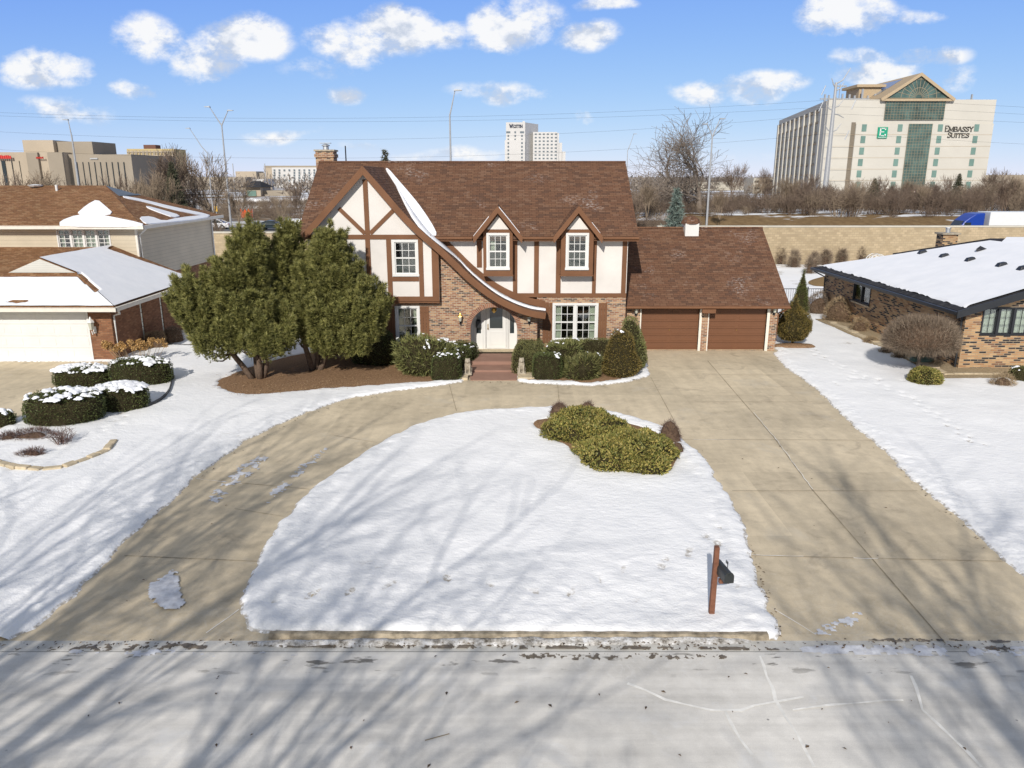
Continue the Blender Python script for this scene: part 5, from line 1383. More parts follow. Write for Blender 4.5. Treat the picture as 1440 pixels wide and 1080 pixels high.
def shrub(name, label, cat, x, y, rx, ry, h, prof, mat, dens=420, L=.07, W_=.025, spread=.55, lump_=.06, freq=5, core='core', snow=0, snow_z=.8, group=None, z0=0.0, seed=None, quads=False, kz=.93, rz=0, sq=0):
    seed = seed or rnd.randrange(9999); r = np.random.default_rng(seed)
    root = thing(name, label, cat, (x, y, z0), group, rz)
    area = 2*math.pi*((rx+ry)/2)**2*.5+math.pi*(rx+ry)*h; n = int(area*dens)
    Q, N = on_profile(prof, n, rx, ry, h, r); lm = 1+lump_*lumpn(Q, freq, seed)+lump_*.5*lumpn(Q, freq*3.1, seed+5)
    Q = Q*lm[:, None]
    if sq: Q = sqr(Q, rx, ry, sq)
    Q = Q-N*r.random((n, 1))*L*.9
    V, Fc = (leaf_quads if quads else leaf_tris)(Q, unit(N+np.array([0, 0, .25])), L, W_, spread, r)
    np_mesh('foliage', V, Fc, [M[mat]], root)
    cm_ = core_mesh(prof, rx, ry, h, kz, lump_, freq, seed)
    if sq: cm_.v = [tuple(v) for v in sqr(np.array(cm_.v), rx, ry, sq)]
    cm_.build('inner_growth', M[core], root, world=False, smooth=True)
    if snow:
        Q, N = on_profile(prof, int(area*2200), rx, ry, h, r)
        keep = (N[:, 2] > .45) & (Q[:, 2] > snow_z*h*.8)
        Q = Q*(1+lump_*lumpn(Q, freq, seed))[:, None]
        if sq: Q = sqr(Q, rx, ry, sq)
        nn = .75*lumpn(Q, 7, seed+9)+.75*lumpn(Q, 21, seed+10)+.3*lumpn(Q, 45, seed+11)
        keep &= nn > 1.62-1.9*snow
        Q = Q[keep]; 
        if len(Q) > 3:
            rr = .014+.022*r.random(len(Q)); vs = []; fs = []
            ang = np.arange(6)*math.pi/3
            base = np.stack([np.cos(ang), np.sin(ang), 0*ang], 1)
            low = base*1.0; low[:, 2] = -.5; tmpl = np.concatenate([low, base*.75+np.array([0, 0, .35]), [[0, 0, .6]]])
            tf = [(i, (i+1) % 6, 6+(i+1) % 6) for i in range(6)]+[(i, 6+(i+1) % 6, 6+i) for i in range(6)]+[(6+i, 6+(i+1) % 6, 12) for i in range(6)]
            V = (Q[:, None, :]+tmpl[None]*rr[:, None, None]*np.array([1, 1, .8])+np.array([0, 0, L*.55])).reshape(-1, 3)
            Fc = (np.array(tf)[None]+(np.arange(len(Q))*13)[:, None, None]).reshape(-1, 3)
            np_mesh('snow_cap', V, Fc, [M['snow_roof']], root, smooth=True)
    return root

def snowdisc(root, rx, ry, h, z, cover, seed, e=4.0, drop=.12):
    """broken crust of snow on a clipped top"""
    n = 60; S, T = np.meshgrid(np.linspace(-1, 1, n), np.linspace(-1, 1, n))
    rr = np.sqrt(S**2+T**2); X = S*rx; Y = T*ry
    f = cover-.78+.9*vnoise(X+9, Y, 2.6, seed)+1.3*vnoise(X, Y, 7, seed+1)+1.0*vnoise(X, Y, 14, seed+3)+np.minimum(0, (.9-rr)*4)
    k = np.clip(f/.18, 0, 1); Z = z-drop*rr**2+k*.07-.04+.03*vnoise(X, Y, 9, seed+2)
    V = np.stack([X.ravel(), Y.ravel(), Z.ravel()], 1); idx = np.arange(n*n).reshape(n, n)
    Fc = np.stack([idx[:-1, :-1].ravel(), idx[:-1, 1:].ravel(), idx[1:, 1:].ravel(), idx[1:, :-1].ravel()], 1)
    Fc = Fc[k.ravel()[Fc].max(1) > .01]
    np_mesh('snow_cap', V, Fc, [M['snow_roof']], root, smooth=True)

# ---- bare branching tree
def branches(seed, height, r0, levels=5, spread=.6, kids=3, up=.25, first=.25, lenk=.72, wig=.12, twig_r=.006, start=None, tropism=None, stems=1, sides=(7, 5, 4, 3, 3, 3, 3), droop=0):
    r = random.Random(seed); m = MB()
    def grow(p, d, L, rad, lev):
        n = 5 if lev < 2 else 3
        pts = [p]; rs = [rad]; q = Vector(p); dd = Vector(d)
        endr = max(twig_r, rad*(.55 if lev < levels-1 else .3))
        for i in range(n):
            dd = (dd+Vector((r.gauss(0, wig), r.gauss(0, wig), r.gauss(0, wig)+up*.12-droop*lev*.02))).normalized()
            q = q+dd*L/n; pts.append(q.copy()); rs.append(rad+(endr-rad)*(i+1)/n)
        m.tube(pts, rs, sides[min(lev, len(sides)-1)], cap=False)
        if lev >= levels-1: return
        nk = kids+(1 if lev >= 2 else 0)+(1 if r.random() < .4 else 0)
        for k in range(nk):
            f = first+(1-first)*(k+r.random()*.8)/nk if lev > 0 else .45+.55*(k+r.random()*.7)/nk
            f = min(f, .99); i = min(int(f*n), n-1); pp = pts[i].lerp(pts[i+1], f*n-i)
            a = r.uniform(0, 6.28)+k*2.4; base = (pts[i+1]-pts[i]).normalized()
            u = base.cross(Vector((math.cos(a), math.sin(a), .3))).normalized()
            nd = (base*math.cos(spread)+u*math.sin(spread)*r.uniform(.8, 1.2)+Vector((0, 0, up))).normalized()
            grow(pp, nd, L*lenk*r.uniform(.75, 1.15), max(twig_r, rs[i]*.62), lev+1)
        grow(pts[-1], dd, L*lenk, rs[-1], lev+1)
    for s in range(stems):
        a = s*6.28/max(1, stems)+r.random(); t = 0 if stems == 1 else .25
        grow(Vector((.1*math.cos(a)*(stems > 1), .1*math.sin(a)*(stems > 1), -.05)), Vector((t*math.cos(a), t*math.sin(a), 1)).normalized(), height*.3, r0*(1 if s == 0 else .75), 0)
    return m

# ================================================================ the two big multi-stemmed pines beside the house
def big_pine(label, base, blobs, stems, seed):
    bx_, by_ = base; root = thing('pine_tree', label, 'pine tree', (bx_, by_, 0), 'multi-stemmed pines left of the house')
    r = np.random.default_rng(seed); rr = random.Random(seed)
    m = MB()
    tips = []
    for (dx, dy, lean) in stems:
        pts = [Vector((dx*.25, dy*.25, -.05))]; n = 6; tgt = Vector((dx*lean, dy*lean, 3.2))
        for i in range(1, n+1):
            f = i/n; pts.append(Vector((dx*.25+(tgt.x-dx*.25)*f**.8, dy*.25+(tgt.y-dy*.25)*f**.8, 3.2*f))+Vector((rr.gauss(0, .06), rr.gauss(0, .06), 0)))
        m.tube(pts, [.13-.012*i for i in range(n+1)], 8); tips.append(pts)
    allp = [p for t in tips for p in t[2:]]
    Qs = []; Ns = []
    for (cx, cy, cz, rx, ry, rz, nb) in blobs:
        for b in range(int(nb*2.0)):
            d = r.normal(size=3); d /= np.linalg.norm(d); k = r.uniform(.8, 1.0) if r.random() < .75 else r.uniform(.45, .75)
            c = np.array([cx+d[0]*rx*k*.88, cy+d[1]*ry*k*.88, cz+d[2]*rz*k*.84-.15])
            if c[2] < (.95 if seed == 3 else .6): continue
            ax_ = np.array([d[0]*.55, d[1]*.55, 1.0]); ax_ /= np.linalg.norm(ax_); Lp = rr.uniform(.45, .95); br = rr.uniform(.13, .24)
            n = int(70*Lp*br/.18); f = r.random(n)**.9; th = r.random(n)*6.283; w_ = br*(1-.8*f)*(.6+.4*r.random(n))
            e1 = np.cross(ax_, [1, 0, 0]); e1 /= np.linalg.norm(e1); e2 = np.cross(ax_, e1)
            rad = np.cos(th)[:, None]*e1+np.sin(th)[:, None]*e2
            Qs.append(c+ax_*(f*Lp)[:, None]+rad*w_[:, None]); Ns.append(unit(ax_*1.0+rad*.8))
            if b % 6 == 0:
                cv = Vector(c); s = min(allp, key=lambda p: (p-cv).length+abs(p.z-cv.z*.6)*.5)
                mid = s.lerp(cv, .5)+Vector((0, 0, -.15)); m.tube([s, mid, cv], [.045, .03, .012], 5, cap=False)
    Q = np.concatenate(Qs); N = np.concatenate(Ns)
    V, Fc = leaf_tris(Q, N, .15, .026, .45, r, reps=9)
    np_mesh('needles', V, Fc, [M['pine']], root)
    m.build('trunk', M['bark'], root, world=False, smooth=True)
    return root
def BL(px, py, Y, wpx, hpx, ry, nb, base):
    x, z = P(px, py, Y); k = Y/1080/.99
    return (x-base[0], Y-base[1], z, wpx*k*.96, ry, hpx*k, nb)
b1 = G(366, 534); b2 = G(444, 523)
big_pine('wide pine with several bare leaning trunks, nearest the neighbour\'s house', b1,
   [BL(334, 445, 30, 68, 52, 2.0, 190, b1), BL(285, 430, 29.8, 42, 48, 1.4, 80, b1), BL(350, 372, 30.2, 22, 32, .8, 55, b1), BL(375, 470, 29.5, 48, 40, 1.4, 80, b1), BL(310, 475, 29.4, 42, 34, 1.3, 50, b1), BL(336, 396, 30, 40, 36, 1.2, 60, b1), BL(349, 346, 30.2, 11, 22, .45, 22, b1)],
   [(-1.0, -.1, 1.9), (.35, .2, 1.7), (-.35, .5, 1.4), (.1, -.3, 1.5)], 3)
big_pine('dense pine with forked trunks in front of the half-timbered gable', b2,
   [BL(470, 442, 31, 66, 50, 1.8, 180, b2), BL(464, 396, 31.1, 42, 36, 1.2, 60, b2), BL(466, 350, 31.2, 12, 20, .45, 22, b2), BL(405, 348, 31.5, 10, 22, .45, 20, b2), BL(464, 374, 31.2, 24, 28, .8, 55, b2), BL(406, 384, 31.5, 19, 42, .8, 60, b2), BL(425, 440, 31.2, 48, 50, 1.4, 80, b2), BL(508, 445, 30.8, 34, 50, 1.3, 80, b2), BL(480, 478, 30.3, 50, 28, 1.2, 60, b2)],
   [(-.5, 0, 1.3), (.6, .1, 1.6), (.1, .5, 1.2)], 4)

# ================================================================ clipped and spreading shrubs round the entry
DM = prof_dome
def at(px, py): return G(px, py)
def size(px, py, wpx):  # width in metres of wpx photo pixels standing at ground point
    v = (540-py)/F; zc = CH/(SP-v*CP); return wpx/F*zc
GE = 'evergreens planted before the house'
def pshrub(name, label, cat, cx, by, wpx, hm, prof, mat, deep=.8, **kw):
    """cx, by: photo x and the y of its front foot"""
    w_ = size(cx, by, wpx)/2; x, y = at(cx, by); ry = w_*deep
    return shrub(name, label, cat, x, y+ry*.9, w_, ry, hm, prof, mat, **kw)
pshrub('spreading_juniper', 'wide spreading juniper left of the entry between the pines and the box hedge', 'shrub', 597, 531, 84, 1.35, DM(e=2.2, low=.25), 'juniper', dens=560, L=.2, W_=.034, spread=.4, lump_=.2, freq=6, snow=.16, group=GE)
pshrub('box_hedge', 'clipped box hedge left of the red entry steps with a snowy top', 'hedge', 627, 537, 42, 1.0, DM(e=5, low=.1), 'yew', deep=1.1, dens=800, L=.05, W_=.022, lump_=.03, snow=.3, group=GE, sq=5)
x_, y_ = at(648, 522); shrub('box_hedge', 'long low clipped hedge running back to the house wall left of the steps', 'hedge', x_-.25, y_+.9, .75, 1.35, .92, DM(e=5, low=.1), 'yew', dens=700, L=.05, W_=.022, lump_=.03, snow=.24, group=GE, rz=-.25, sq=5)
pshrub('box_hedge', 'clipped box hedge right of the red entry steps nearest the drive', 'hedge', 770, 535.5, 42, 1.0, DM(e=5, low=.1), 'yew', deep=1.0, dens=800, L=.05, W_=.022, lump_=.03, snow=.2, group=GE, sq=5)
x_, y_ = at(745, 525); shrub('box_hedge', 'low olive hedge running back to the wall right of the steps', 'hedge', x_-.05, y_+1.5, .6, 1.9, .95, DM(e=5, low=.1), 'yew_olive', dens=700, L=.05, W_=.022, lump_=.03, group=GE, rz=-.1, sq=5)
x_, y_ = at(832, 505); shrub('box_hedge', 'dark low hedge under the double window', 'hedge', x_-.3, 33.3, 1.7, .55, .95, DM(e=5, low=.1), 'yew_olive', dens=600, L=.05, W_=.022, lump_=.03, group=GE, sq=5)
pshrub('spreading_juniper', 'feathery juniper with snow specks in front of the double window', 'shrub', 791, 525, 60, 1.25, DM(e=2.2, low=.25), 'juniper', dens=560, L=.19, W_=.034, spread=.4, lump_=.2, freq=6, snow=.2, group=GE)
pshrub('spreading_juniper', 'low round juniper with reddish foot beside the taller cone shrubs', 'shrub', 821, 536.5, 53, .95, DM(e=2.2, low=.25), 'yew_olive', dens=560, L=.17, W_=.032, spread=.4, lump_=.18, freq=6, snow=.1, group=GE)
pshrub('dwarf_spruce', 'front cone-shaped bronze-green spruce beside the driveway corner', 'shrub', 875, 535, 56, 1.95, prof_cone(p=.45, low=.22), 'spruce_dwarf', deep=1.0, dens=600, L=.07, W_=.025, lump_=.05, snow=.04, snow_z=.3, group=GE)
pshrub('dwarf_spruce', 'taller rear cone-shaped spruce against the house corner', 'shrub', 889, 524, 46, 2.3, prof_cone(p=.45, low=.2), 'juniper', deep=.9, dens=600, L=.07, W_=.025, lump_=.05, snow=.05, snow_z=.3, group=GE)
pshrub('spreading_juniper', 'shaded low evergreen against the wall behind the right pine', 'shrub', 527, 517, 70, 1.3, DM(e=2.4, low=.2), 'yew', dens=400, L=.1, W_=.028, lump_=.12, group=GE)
# island bed
GI = 'shrubs in the island bed'
def rh(cx, by, wpx, h, lab, deep=.7, **kw): return pshrub('rhododendron', lab, 'shrub', cx, by, wpx, h, DM(e=2.6, low=.2), 'rhodo', deep=deep, quads=True, dens=620, L=.12, W_=.05, spread=.8, lump_=.11, freq=3.5, group=GI, **kw)
def rh2(px, py, rx, ry, h, rz, lab, seed):
    x, y = G(px, py); return shrub('rhododendron', lab, 'shrub', x, y, rx, ry, h, DM(e=2.4, low=.2), 'rhodo', dens=1000, L=.085, W_=.04, spread=.9, lump_=.15, freq=3.4, seed=seed, quads=True, group=GI, rz=rz)
rh2(826, 611, 1.38, 1.3, .68, -.3, 'broad leafy yellow-green shrub filling the house side of the island bed', 4)
rh2(888, 640, 1.25, 1.35, .62, -.4, 'leafy yellow-green shrub at the drive corner of the island bed', 9)
rh2(866, 648, 1.15, .95, .56, -.5, 'low leafy shrub at the lawn edge of the island bed', 12)
rh2(902, 660, .75, .6, .5, -.3, 'lowest leafy shrub at the near corner of the island bed', 15)
pshrub('barberry', 'purple-brown bare shrub at the far end of the island bed', 'shrub', 787, 590, 28, .55, DM(e=2), 'purple_twig', dens=700, L=.12, W_=.012, core='core_brown', group=GI)
pshrub('barberry', 'purple-brown bare shrub peeping over the middle of the island bed', 'shrub', 827, 592, 26, .62, DM(e=2), 'purple_twig', dens=700, L=.12, W_=.012, core='core_brown', group=GI)
pshrub('barberry', 'large purple-brown bare shrub at the driveway end of the island bed', 'shrub', 944, 626, 31, .72, DM(e=2), 'purple_twig', dens=700, L=.13, W_=.012, core='core_brown', group=GI)
pshrub('barberry', 'small thin bare shrub standing in snow beside the driveway', 'shrub', 953, 640, 20, .35, DM(e=2), 'purple_twig', dens=500, L=.13, W_=.012, core='core_brown', group=GI)
# left neighbour's clipped mounds
GN = 'clipped mounds beside the neighbour\'s driveway'
def mound_sh(cx, by, wpx, h, lab, cov, deep=.75):
    s = pshrub('clipped_yew', lab, 'shrub', cx, by, wpx, h, DM(e=4.5, low=.12), 'yew', deep=deep, dens=520, L=.06, W_=.028, lump_=.035, group=GN)
    w_ = size(cx, by, wpx)/2; snowdisc(s, w_*.98, w_*deep*.98, h, h+.05, cov, abs(int(cx))); return s
mound_sh(72, 602, 110, 1.0, 'large clipped mound with dried flower heads before it, snow broken into streaks', .55)
mound_sh(160, 581, 76, .85, 'clipped mound almost wholly capped by smooth snow', .95, .8)
mound_sh(104, 547, 80, .75, 'low clipped mound at the edge of the neighbour\'s drive', .75, .7)
mound_sh(187, 545, 88, .95, 'clipped mound in front of the brown flower heads', .5, .7)
mound_sh(-8, 602, 44, .5, 'small clipped mound cut by the frame edge', .7, .7)
def flower_heads(lab, cx, by, wpx, h, n, seed):
    x, y = at(cx, by); w_ = size(cx, by, wpx)/2; root = thing('hydrangea', lab, 'shrub', (x, y+.3, 0), 'dried hydrangeas'); r = random.Random(seed); rr = np.random.default_rng(seed)
    m = MB(); Q = []
    for i in range(n):
        a = r.uniform(0, 6.28); d = r.random()**.5; tx, ty = w_*d*math.cos(a), .45*d*math.sin(a); tz = h*r.uniform(.7, 1.05)
        m.tube([(tx*.5, ty*.5, -.02), (tx*.8, ty*.8, tz*.5), (tx, ty, tz)], .006, 4)
        q = unit(rr.normal(size=(70, 3)))*np.array([.1, .1, .09])+np.array([tx, ty, tz]); Q.append(q)
    Q = np.concatenate(Q); V, Fc = leaf_quads(Q, unit(rr.normal(size=Q.shape)), .06, .05, .5, rr)
    np_mesh('flower_heads', V, Fc, [M['orange_leaf']], root); m.build('stem', M['tan_twig'], root, world=False)
flower_heads('row of dried brown flower heads along the brick side wall', 190, 513, 90, .95, 46, 1)
flower_heads('two tall dried flower heads before the largest clipped mound', 105, 596, 22, .8, 5, 2)
def twig_burst(name, lab, cat, cx, by, wpx, h, n, mat, seed, group=None, th=.007, xy=None, w=None, drop=0):
    if xy is None: x, y = at(cx, by); w_ = size(cx, by, wpx)/2
    else: x, y = xy; w_ = w
    root = thing(name, lab, cat, (x, y, 0), group); m = burst_mesh(n, w_, h, seed, th, drop); m.build('stem', M[mat], root, world=False, fixn=False); return root
def burst_mesh(n, w_, h, seed, th=.007, drop=0, forks=3):
    r = random.Random(seed); m = MB()
    for i in range(n):
        a = r.uniform(0, 6.28); d = r.random()**.6; e = Vector((w_*d*math.cos(a), w_*d*math.sin(a), h*r.uniform(.55, 1.05)*(1-.35*d*d)))
        b = Vector((e.x*.35+r.gauss(0, .08)*w_, e.y*.35+r.gauss(0, .08)*w_, -.03)); mid = b.lerp(e, .5)+Vector((r.gauss(0, .12)*w_, r.gauss(0, .12)*w_, h*.1))
        m.tube([b, mid, e], [th*1.4, th, th*.5], 3, cap=False)
        for k in range(forks):
            f = r.uniform(.3, .98); p = b.lerp(mid, f*2) if f < .5 else mid.lerp(e, f*2-1)
            q = p+Vector((r.gauss(0, .32)*w_, r.gauss(0, .32)*w_, h*r.uniform(.02, .24))); m.tube([p, q], [th*.7, th*.4], 3, cap=False)
    return m
twig_burst('bare_shrub', 'thin leafless reddish shrub in the snow below the flower heads', 'shrub', 88, 626, 40, .6, 50, 'purple_twig', 3)
for i, (cx, by, wpx, lb) in enumerate([(38, 622, 66, 'brown matted perennial clump behind the stone edging'), (40, 645, 44, 'brown matted perennial clump nearest the stone edging'), (8, 622, 30, 'brown perennial clump cut by the frame edge')]):
    pshrub('dead_perennial', lb, 'plant', cx, by, wpx, .28, DM(e=2, low=.1), 'purple_twig', deep=.5, dens=900, L=.12, W_=.012, core='core_brown', kz=.6, lump_=.2, group='dead perennials in the edged bed')
pshrub('bare_hedge', 'clipped tan leafless hedge against the brick side wall', 'hedge', 215, 491, 30, .75, DM(e=5), 'tan_twig', deep=.8, dens=700, L=.1, W_=.012, core='core_brown')
pshrub('bare_hedge', 'grey leafless hedge beside the clipped tan one', 'hedge', 238, 485, 26, .8, DM(e=3), 'grey_twig', deep=1.2, dens=600, L=.1, W_=.012, core='core_brown')
# right side
pshrub('dwarf_spruce', 'bronze-green dwarf spruce at the corner of the garage', 'shrub', 1121, 489, 52, 2.05, prof_cone(p=.72, low=.3), 'spruce_dwarf', deep=.9, dens=600, L=.09, W_=.028, lump_=.1, freq=4, z0=.25)
sp_ = [o for o in bpy.data.objects if o.get('label') == 'bronze-green dwarf spruce at the corner of the garage'][0]; m = MB(); m.tube([(0, 0, -.3), (.03, 0, .0), (0, 0, .5)], .07, 7); m.build('trunk', M['bark'], sp_, world=False); x_, y_ = at(1121, 492)
bed('mulch_bed', smooth_poly([(x_-.9, y_+.2), (x_+.9, y_+.15), (x_+1.0, y_+.9), (x_-.9, y_+.9)], 2), .12, M['mulch'])
pshrub('arborvitae', 'slim pointed arborvitae behind the garage', 'tree', 1128, 442, 24, 2.6, prof_cone(p=.9, low=.1), 'arbor', dens=500, L=.09, W_=.03, lump_=.05)
# umbrella-clipped bare tree
def topiary():
    x, y = at(1289, 524); root = thing('umbrella_tree', 'leafless umbrella-clipped tree in front of the brick bungalow', 'tree', (x, y, 0)); r = np.random.default_rng(5)
    m = MB(); m.tube([(0, 0, -.05), (.03, 0, .5), (0, .02, 1.1)], [.09, .07, .08], 8)
    rx = size(1289, 524, 100)/2; top = 2.35; zb_ = 1.0
    prof = [(.15, -.05), (.6, -.02), (.93, .05), (1, .2)]+[(math.cos(a)**.7, .2+.8*math.sin(a)) for a in np.linspace(.05, math.pi/2, 16)]
    for k in range(44):
        a = rnd.uniform(0, 6.28); d = rnd.random()**.5*.9; e = Vector((rx*d*math.cos(a), rx*d*math.sin(a), zb_+(top-zb_)*(1-d**2.4)*rnd.uniform(.6, .95)))
        m.tube([(0, 0, 1.0), Vector((e.x*.4, e.y*.4, zb_+(e.z-zb_)*.55)), e], [.03, .018, .006], 4, cap=False)
    m.build('trunk', M['bark_grey'], root, world=False)
    Q, N = on_profile(prof, 15000, rx, rx*.95, top-zb_, r); Q[:, 2] += zb_
    Q = Q*(1+.02*lumpn(Q, 4, 3))[:, None]; Q -= N*r.random((len(Q), 1))*.25
    V, Fc = leaf_tris(Q, unit(N+np.array([0, 0, .4])), .22, .012, .35, r)
    np_mesh('twigs', V, Fc, [M['grey_twig']], root)
    c = core_mesh(prof, rx, rx*.95, top-zb_, .8, .0, 3, 3); 
    c.v = [(x, y, z+zb_+.1) for x, y, z in c.v]; c.build('inner_twigs', M['core_brown'], root, world=False, smooth=True)
topiary()
pshrub('round_shrub', 'small round yellow-green shrub under the umbrella-clipped tree', 'shrub', 1309, 543, 46, .62, DM(e=2.6), 'rhodo', deep=.9, quads=True, dens=900, L=.07, W_=.035, spread=.7, lump_=.05)
pshrub('bare_shrub', 'loose grey leafless shrub in front of the bungalow window', 'shrub', 1417, 545, 34, .5, DM(e=2), 'tan_twig', dens=500, L=.16, W_=.012, core='core_brown', kz=.6)
pshrub('clipped_yew', 'dark clipped shrub cut by the frame edge before the bungalow', 'shrub', 1445, 538, 34, .6, DM(e=3), 'yew_olive', dens=700, L=.06, W_=.025, snow=.4)
pshrub('bare_shrub', 'rounded tan leafless shrub against the bungalow side wall', 'shrub', 1186, 456, 40, 1.35, DM(e=2.6), 'tan_twig', deep=1.0, dens=420, L=.16, W_=.014, core='core_brown', kz=.8)
pshrub('bare_shrub', 'pinkish grey leafless shrub at the far end of the bungalow wall', 'shrub', 1154, 443, 32, 1.3, DM(e=2.4), 'grey_twig', deep=.8, dens=420, L=.2, W_=.014, core='core_brown', kz=.7)
pshrub('bare_shrub', 'tan leafless shrub in the middle of the gravel bed along the bungalow', 'shrub', 1213, 470, 26, .8, DM(e=2.4), 'tan_twig', deep=.9, dens=420, L=.16, W_=.014, core='core_brown', kz=.7)
for i, (cx, by, lb) in enumerate([(1228, 484, 'low tan tuft of dead stems halfway along the gravel bed'), (1250, 499, 'low tan tuft of dead stems behind the umbrella-clipped tree'), (1268, 506, 'brown tuft of dead stems beside the umbrella-clipped tree trunk')]):
    pshrub('dead_perennial', lb, 'plant', cx, by, 22, .3, DM(e=2), 'tan_twig', dens=900, L=.12, W_=.012, core='core_brown', kz=.6, group='dead perennials along the bungalow')
# bare ball shrubs along the noise wall
for i, (cx, by, wpx) in enumerate([(1098, 372, 16), (1119, 377, 17), (1146, 378, 15), (1163, 374, 17), (1186, 373, 14), (1203, 371, 16), (1140, 386, 14), (1212, 372, 14)]):
    lb = ['round grey leafless shrub nearest the garage roof, before the noise wall', 'round grey leafless shrub second from the garage roof, before the noise wall', 'tall grey leafless shrub third along the noise wall', 'round grey leafless shrub in the middle of the row along the noise wall', 'round grey leafless shrub left of the pair beside the white arbor', 'darker leafless shrub right of the pair beside the white arbor', 'loose leafless shrub standing forward of the row in the snow', 'leafless shrub touching the white arbor'][i]
    pshrub('round_bare_shrub', lb, 'shrub', cx, by, wpx, 1.5, DM(e=2.4), 'grey_twig', deep=.9, dens=260, L=.4, W_=.02, core='core_brown', kz=.55, group='leafless ball shrubs along the noise wall')
bed('straw_bed', smooth_poly(GP([(1135, 397), (1160, 390), (1185, 388), (1200, 396), (1185, 404), (1150, 404)]), 2), .12, M['straw'])
field('straw_patch', *[G(230, 560)[0]-1.5, G(230, 560)[0]-1.4, 30, 30.1], .1, .0, M['straw'])
# stone edging of the neighbour's bed
GS = smooth_poly(GP([(0, 655), (25, 661), (60, 663), (90, 660), (125, 648), (150, 638), (160, 626)]), 1, closed=False)
for i in range(0, 14):
    pass
edge = [(G(-14, 651)), G(0, 655), G(25, 661), G(60, 664), G(90, 661), G(125, 648), G(150, 637), G(161, 622)]
tot = []; 
for a, b in zip(edge[:-1], edge[1:]):
    n = max(1, round(math.dist(a, b)/.42)); tot += [((a[0]+(b[0]-a[0])*k/n, a[1]+(b[1]-a[1])*k/n), (a[0]+(b[0]-a[0])*(k+1)/n, a[1]+(b[1]-a[1])*(k+1)/n)) for k in range(n)]
es = thing('stone_edging', 'curved edging of pale stones round the neighbour\'s snowy bed', 'edging', (edge[3][0], edge[3][1], 0))
for i, (a, b) in enumerate(tot):
    c = ((a[0]+b[0])/2, (a[1]+b[1])/2); an = math.atan2(b[1]-a[1], b[0]-a[0]); L_ = math.dist(a, b)*.46
    m = MB(lambda x, y, z: (c[0]+x*math.cos(an)-y*math.sin(an), c[1]+x*math.sin(an)+y*math.cos(an), z))
    m.box(-L_, L_, -.11, .11, -.05, .13+rnd.uniform(-.02, .03)); m.build('edging_stone', M['limestone'], es, bevel=.03)
# dark timber edging in the snow
def edging(lab, l, mat, w_=.05, h=.13):
    pts = GP(l); m = MB()
    for a, b in zip(pts[:-1], pts[1:]):
        an = math.atan2(b[1]-a[1], b[0]-a[0]); L_ = math.dist(a, b)
        m.xf = lambda x, y, z: (a[0]+x*math.cos(an)-y*math.sin(an), a[1]+x*math.sin(an)+y*math.cos(an), z)
        m.box(0, L_*.995, -w_/2, w_/2, -.05, h)
    tag(m.build('bed_edging', mat), lab, 'edging')
edging('thin dark edging strip standing out of the snow beside the clipped mounds', smooth_poly([(241, 527), (242, 541), (238, 555), (223, 568), (200, 577)], 1, closed=False), M['metal_dark'], .03, .16)

# ================================================================ bare street trees behind the viewpoint: they throw the long branch shadows
def street_tree(lab, x, y, h, seed, r0=.24, rz=0, levels=6):
    root = thing('bare_street_tree', lab, 'tree', (x, y, 0), 'bare street trees whose shadows cross the snow', rz)
    branches(seed, h, r0, levels=levels, spread=.72, kids=2, up=.06, lenk=.79, wig=.12, twig_r=.012, first=.25).build('trunk', M['bark_grey'], root, world=False, fixn=False, smooth=True)
    return root
street_tree('tall bare tree casting the branch shadows over the curved drive and lawn', -11.1, -7.5, 20, 21, .55)
street_tree('lower bare tree casting shadows over the left lawn and gutter', -18.0, -3.5, 14, 33, .36)
street_tree('bare tree casting the shadows at the mouth of the straight driveway', 4.8, -13.5, 20, 8, .45)

# dead leaves and grit blown against the snow edges and along the kerb
def litter(lab, lines, n, w_, seed, z=.012, mat='litter'):
    r = random.Random(seed); vs = []; fs = []
    for i in range(n):
        l = lines[r.randrange(len(lines))]; k = r.randrange(len(l)-1); f = r.random(); a, b = l[k], l[k+1]
        x = a[0]+(b[0]-a[0])*f+r.gauss(0, w_); y = a[1]+(b[1]-a[1])*f+r.gauss(0, w_); t = r.uniform(0, 6.28); s = r.uniform(.012, .045); c, sn = math.cos(t)*s, math.sin(t)*s; o = len(vs); q = z+r.uniform(0, .02)
        vs += [(x-c, y-sn, q), (x+sn*.5, y-c*.5, q+.012), (x+c, y+sn, q), (x-sn*.5, y+c*.5, q+.01)]; fs.append((o, o+1, o+2, o+3))
    m = MB(); m.add(vs, fs); tag(m.build('leaf_litter', M[mat], fixn=False), lab, 'leaf litter', kind='stuff')
M['straw_bits'] = mk_leaf('straw_bits', [(.2, .12, .06), (.34, .22, .12), (.45, .33, .2)])
litter('brown needles and chips strewn over the mulch under the pines', [GP([(310, 545), (400, 545), (500, 535), (620, 530)]), GP([(320, 530), (400, 530), (480, 520), (560, 515)]), GP([(330, 556), (420, 550), (520, 541)])], 1500, .28, 9, .1, 'straw_bits')
M['litter'] = mk_leaf('dead_leaf', [(.05, .035, .02), (.12, .08, .045), (.2, .14, .08)])
litter('dead leaves and grit scattered along the snow edges and gutter', [GP([(372, 905), (1094, 908)]), GP([(372, 905), (1094, 908)]), GP([(0, 908), (340, 905)]), GP([(1100, 908), (1440, 912)]), GP([(1090, 500), (1147, 549), (1227, 626), (1310, 703), (1407, 790)]), GP([(1057, 767), (1093, 897)]), GP([(200, 738), (311, 648), (430, 583), (560, 550)]), GP([(660, 537), (760, 541), (900, 534)])], 420, .055, 4)
litter('dead leaves scattered thinly over street and drives', [GP([(100, 1060), (1400, 1060)]), GP([(0, 960), (1440, 960)]), GP([(1050, 600), (1300, 880)]), GP([(300, 650), (150, 850)])], 60, .9, 6, .006)
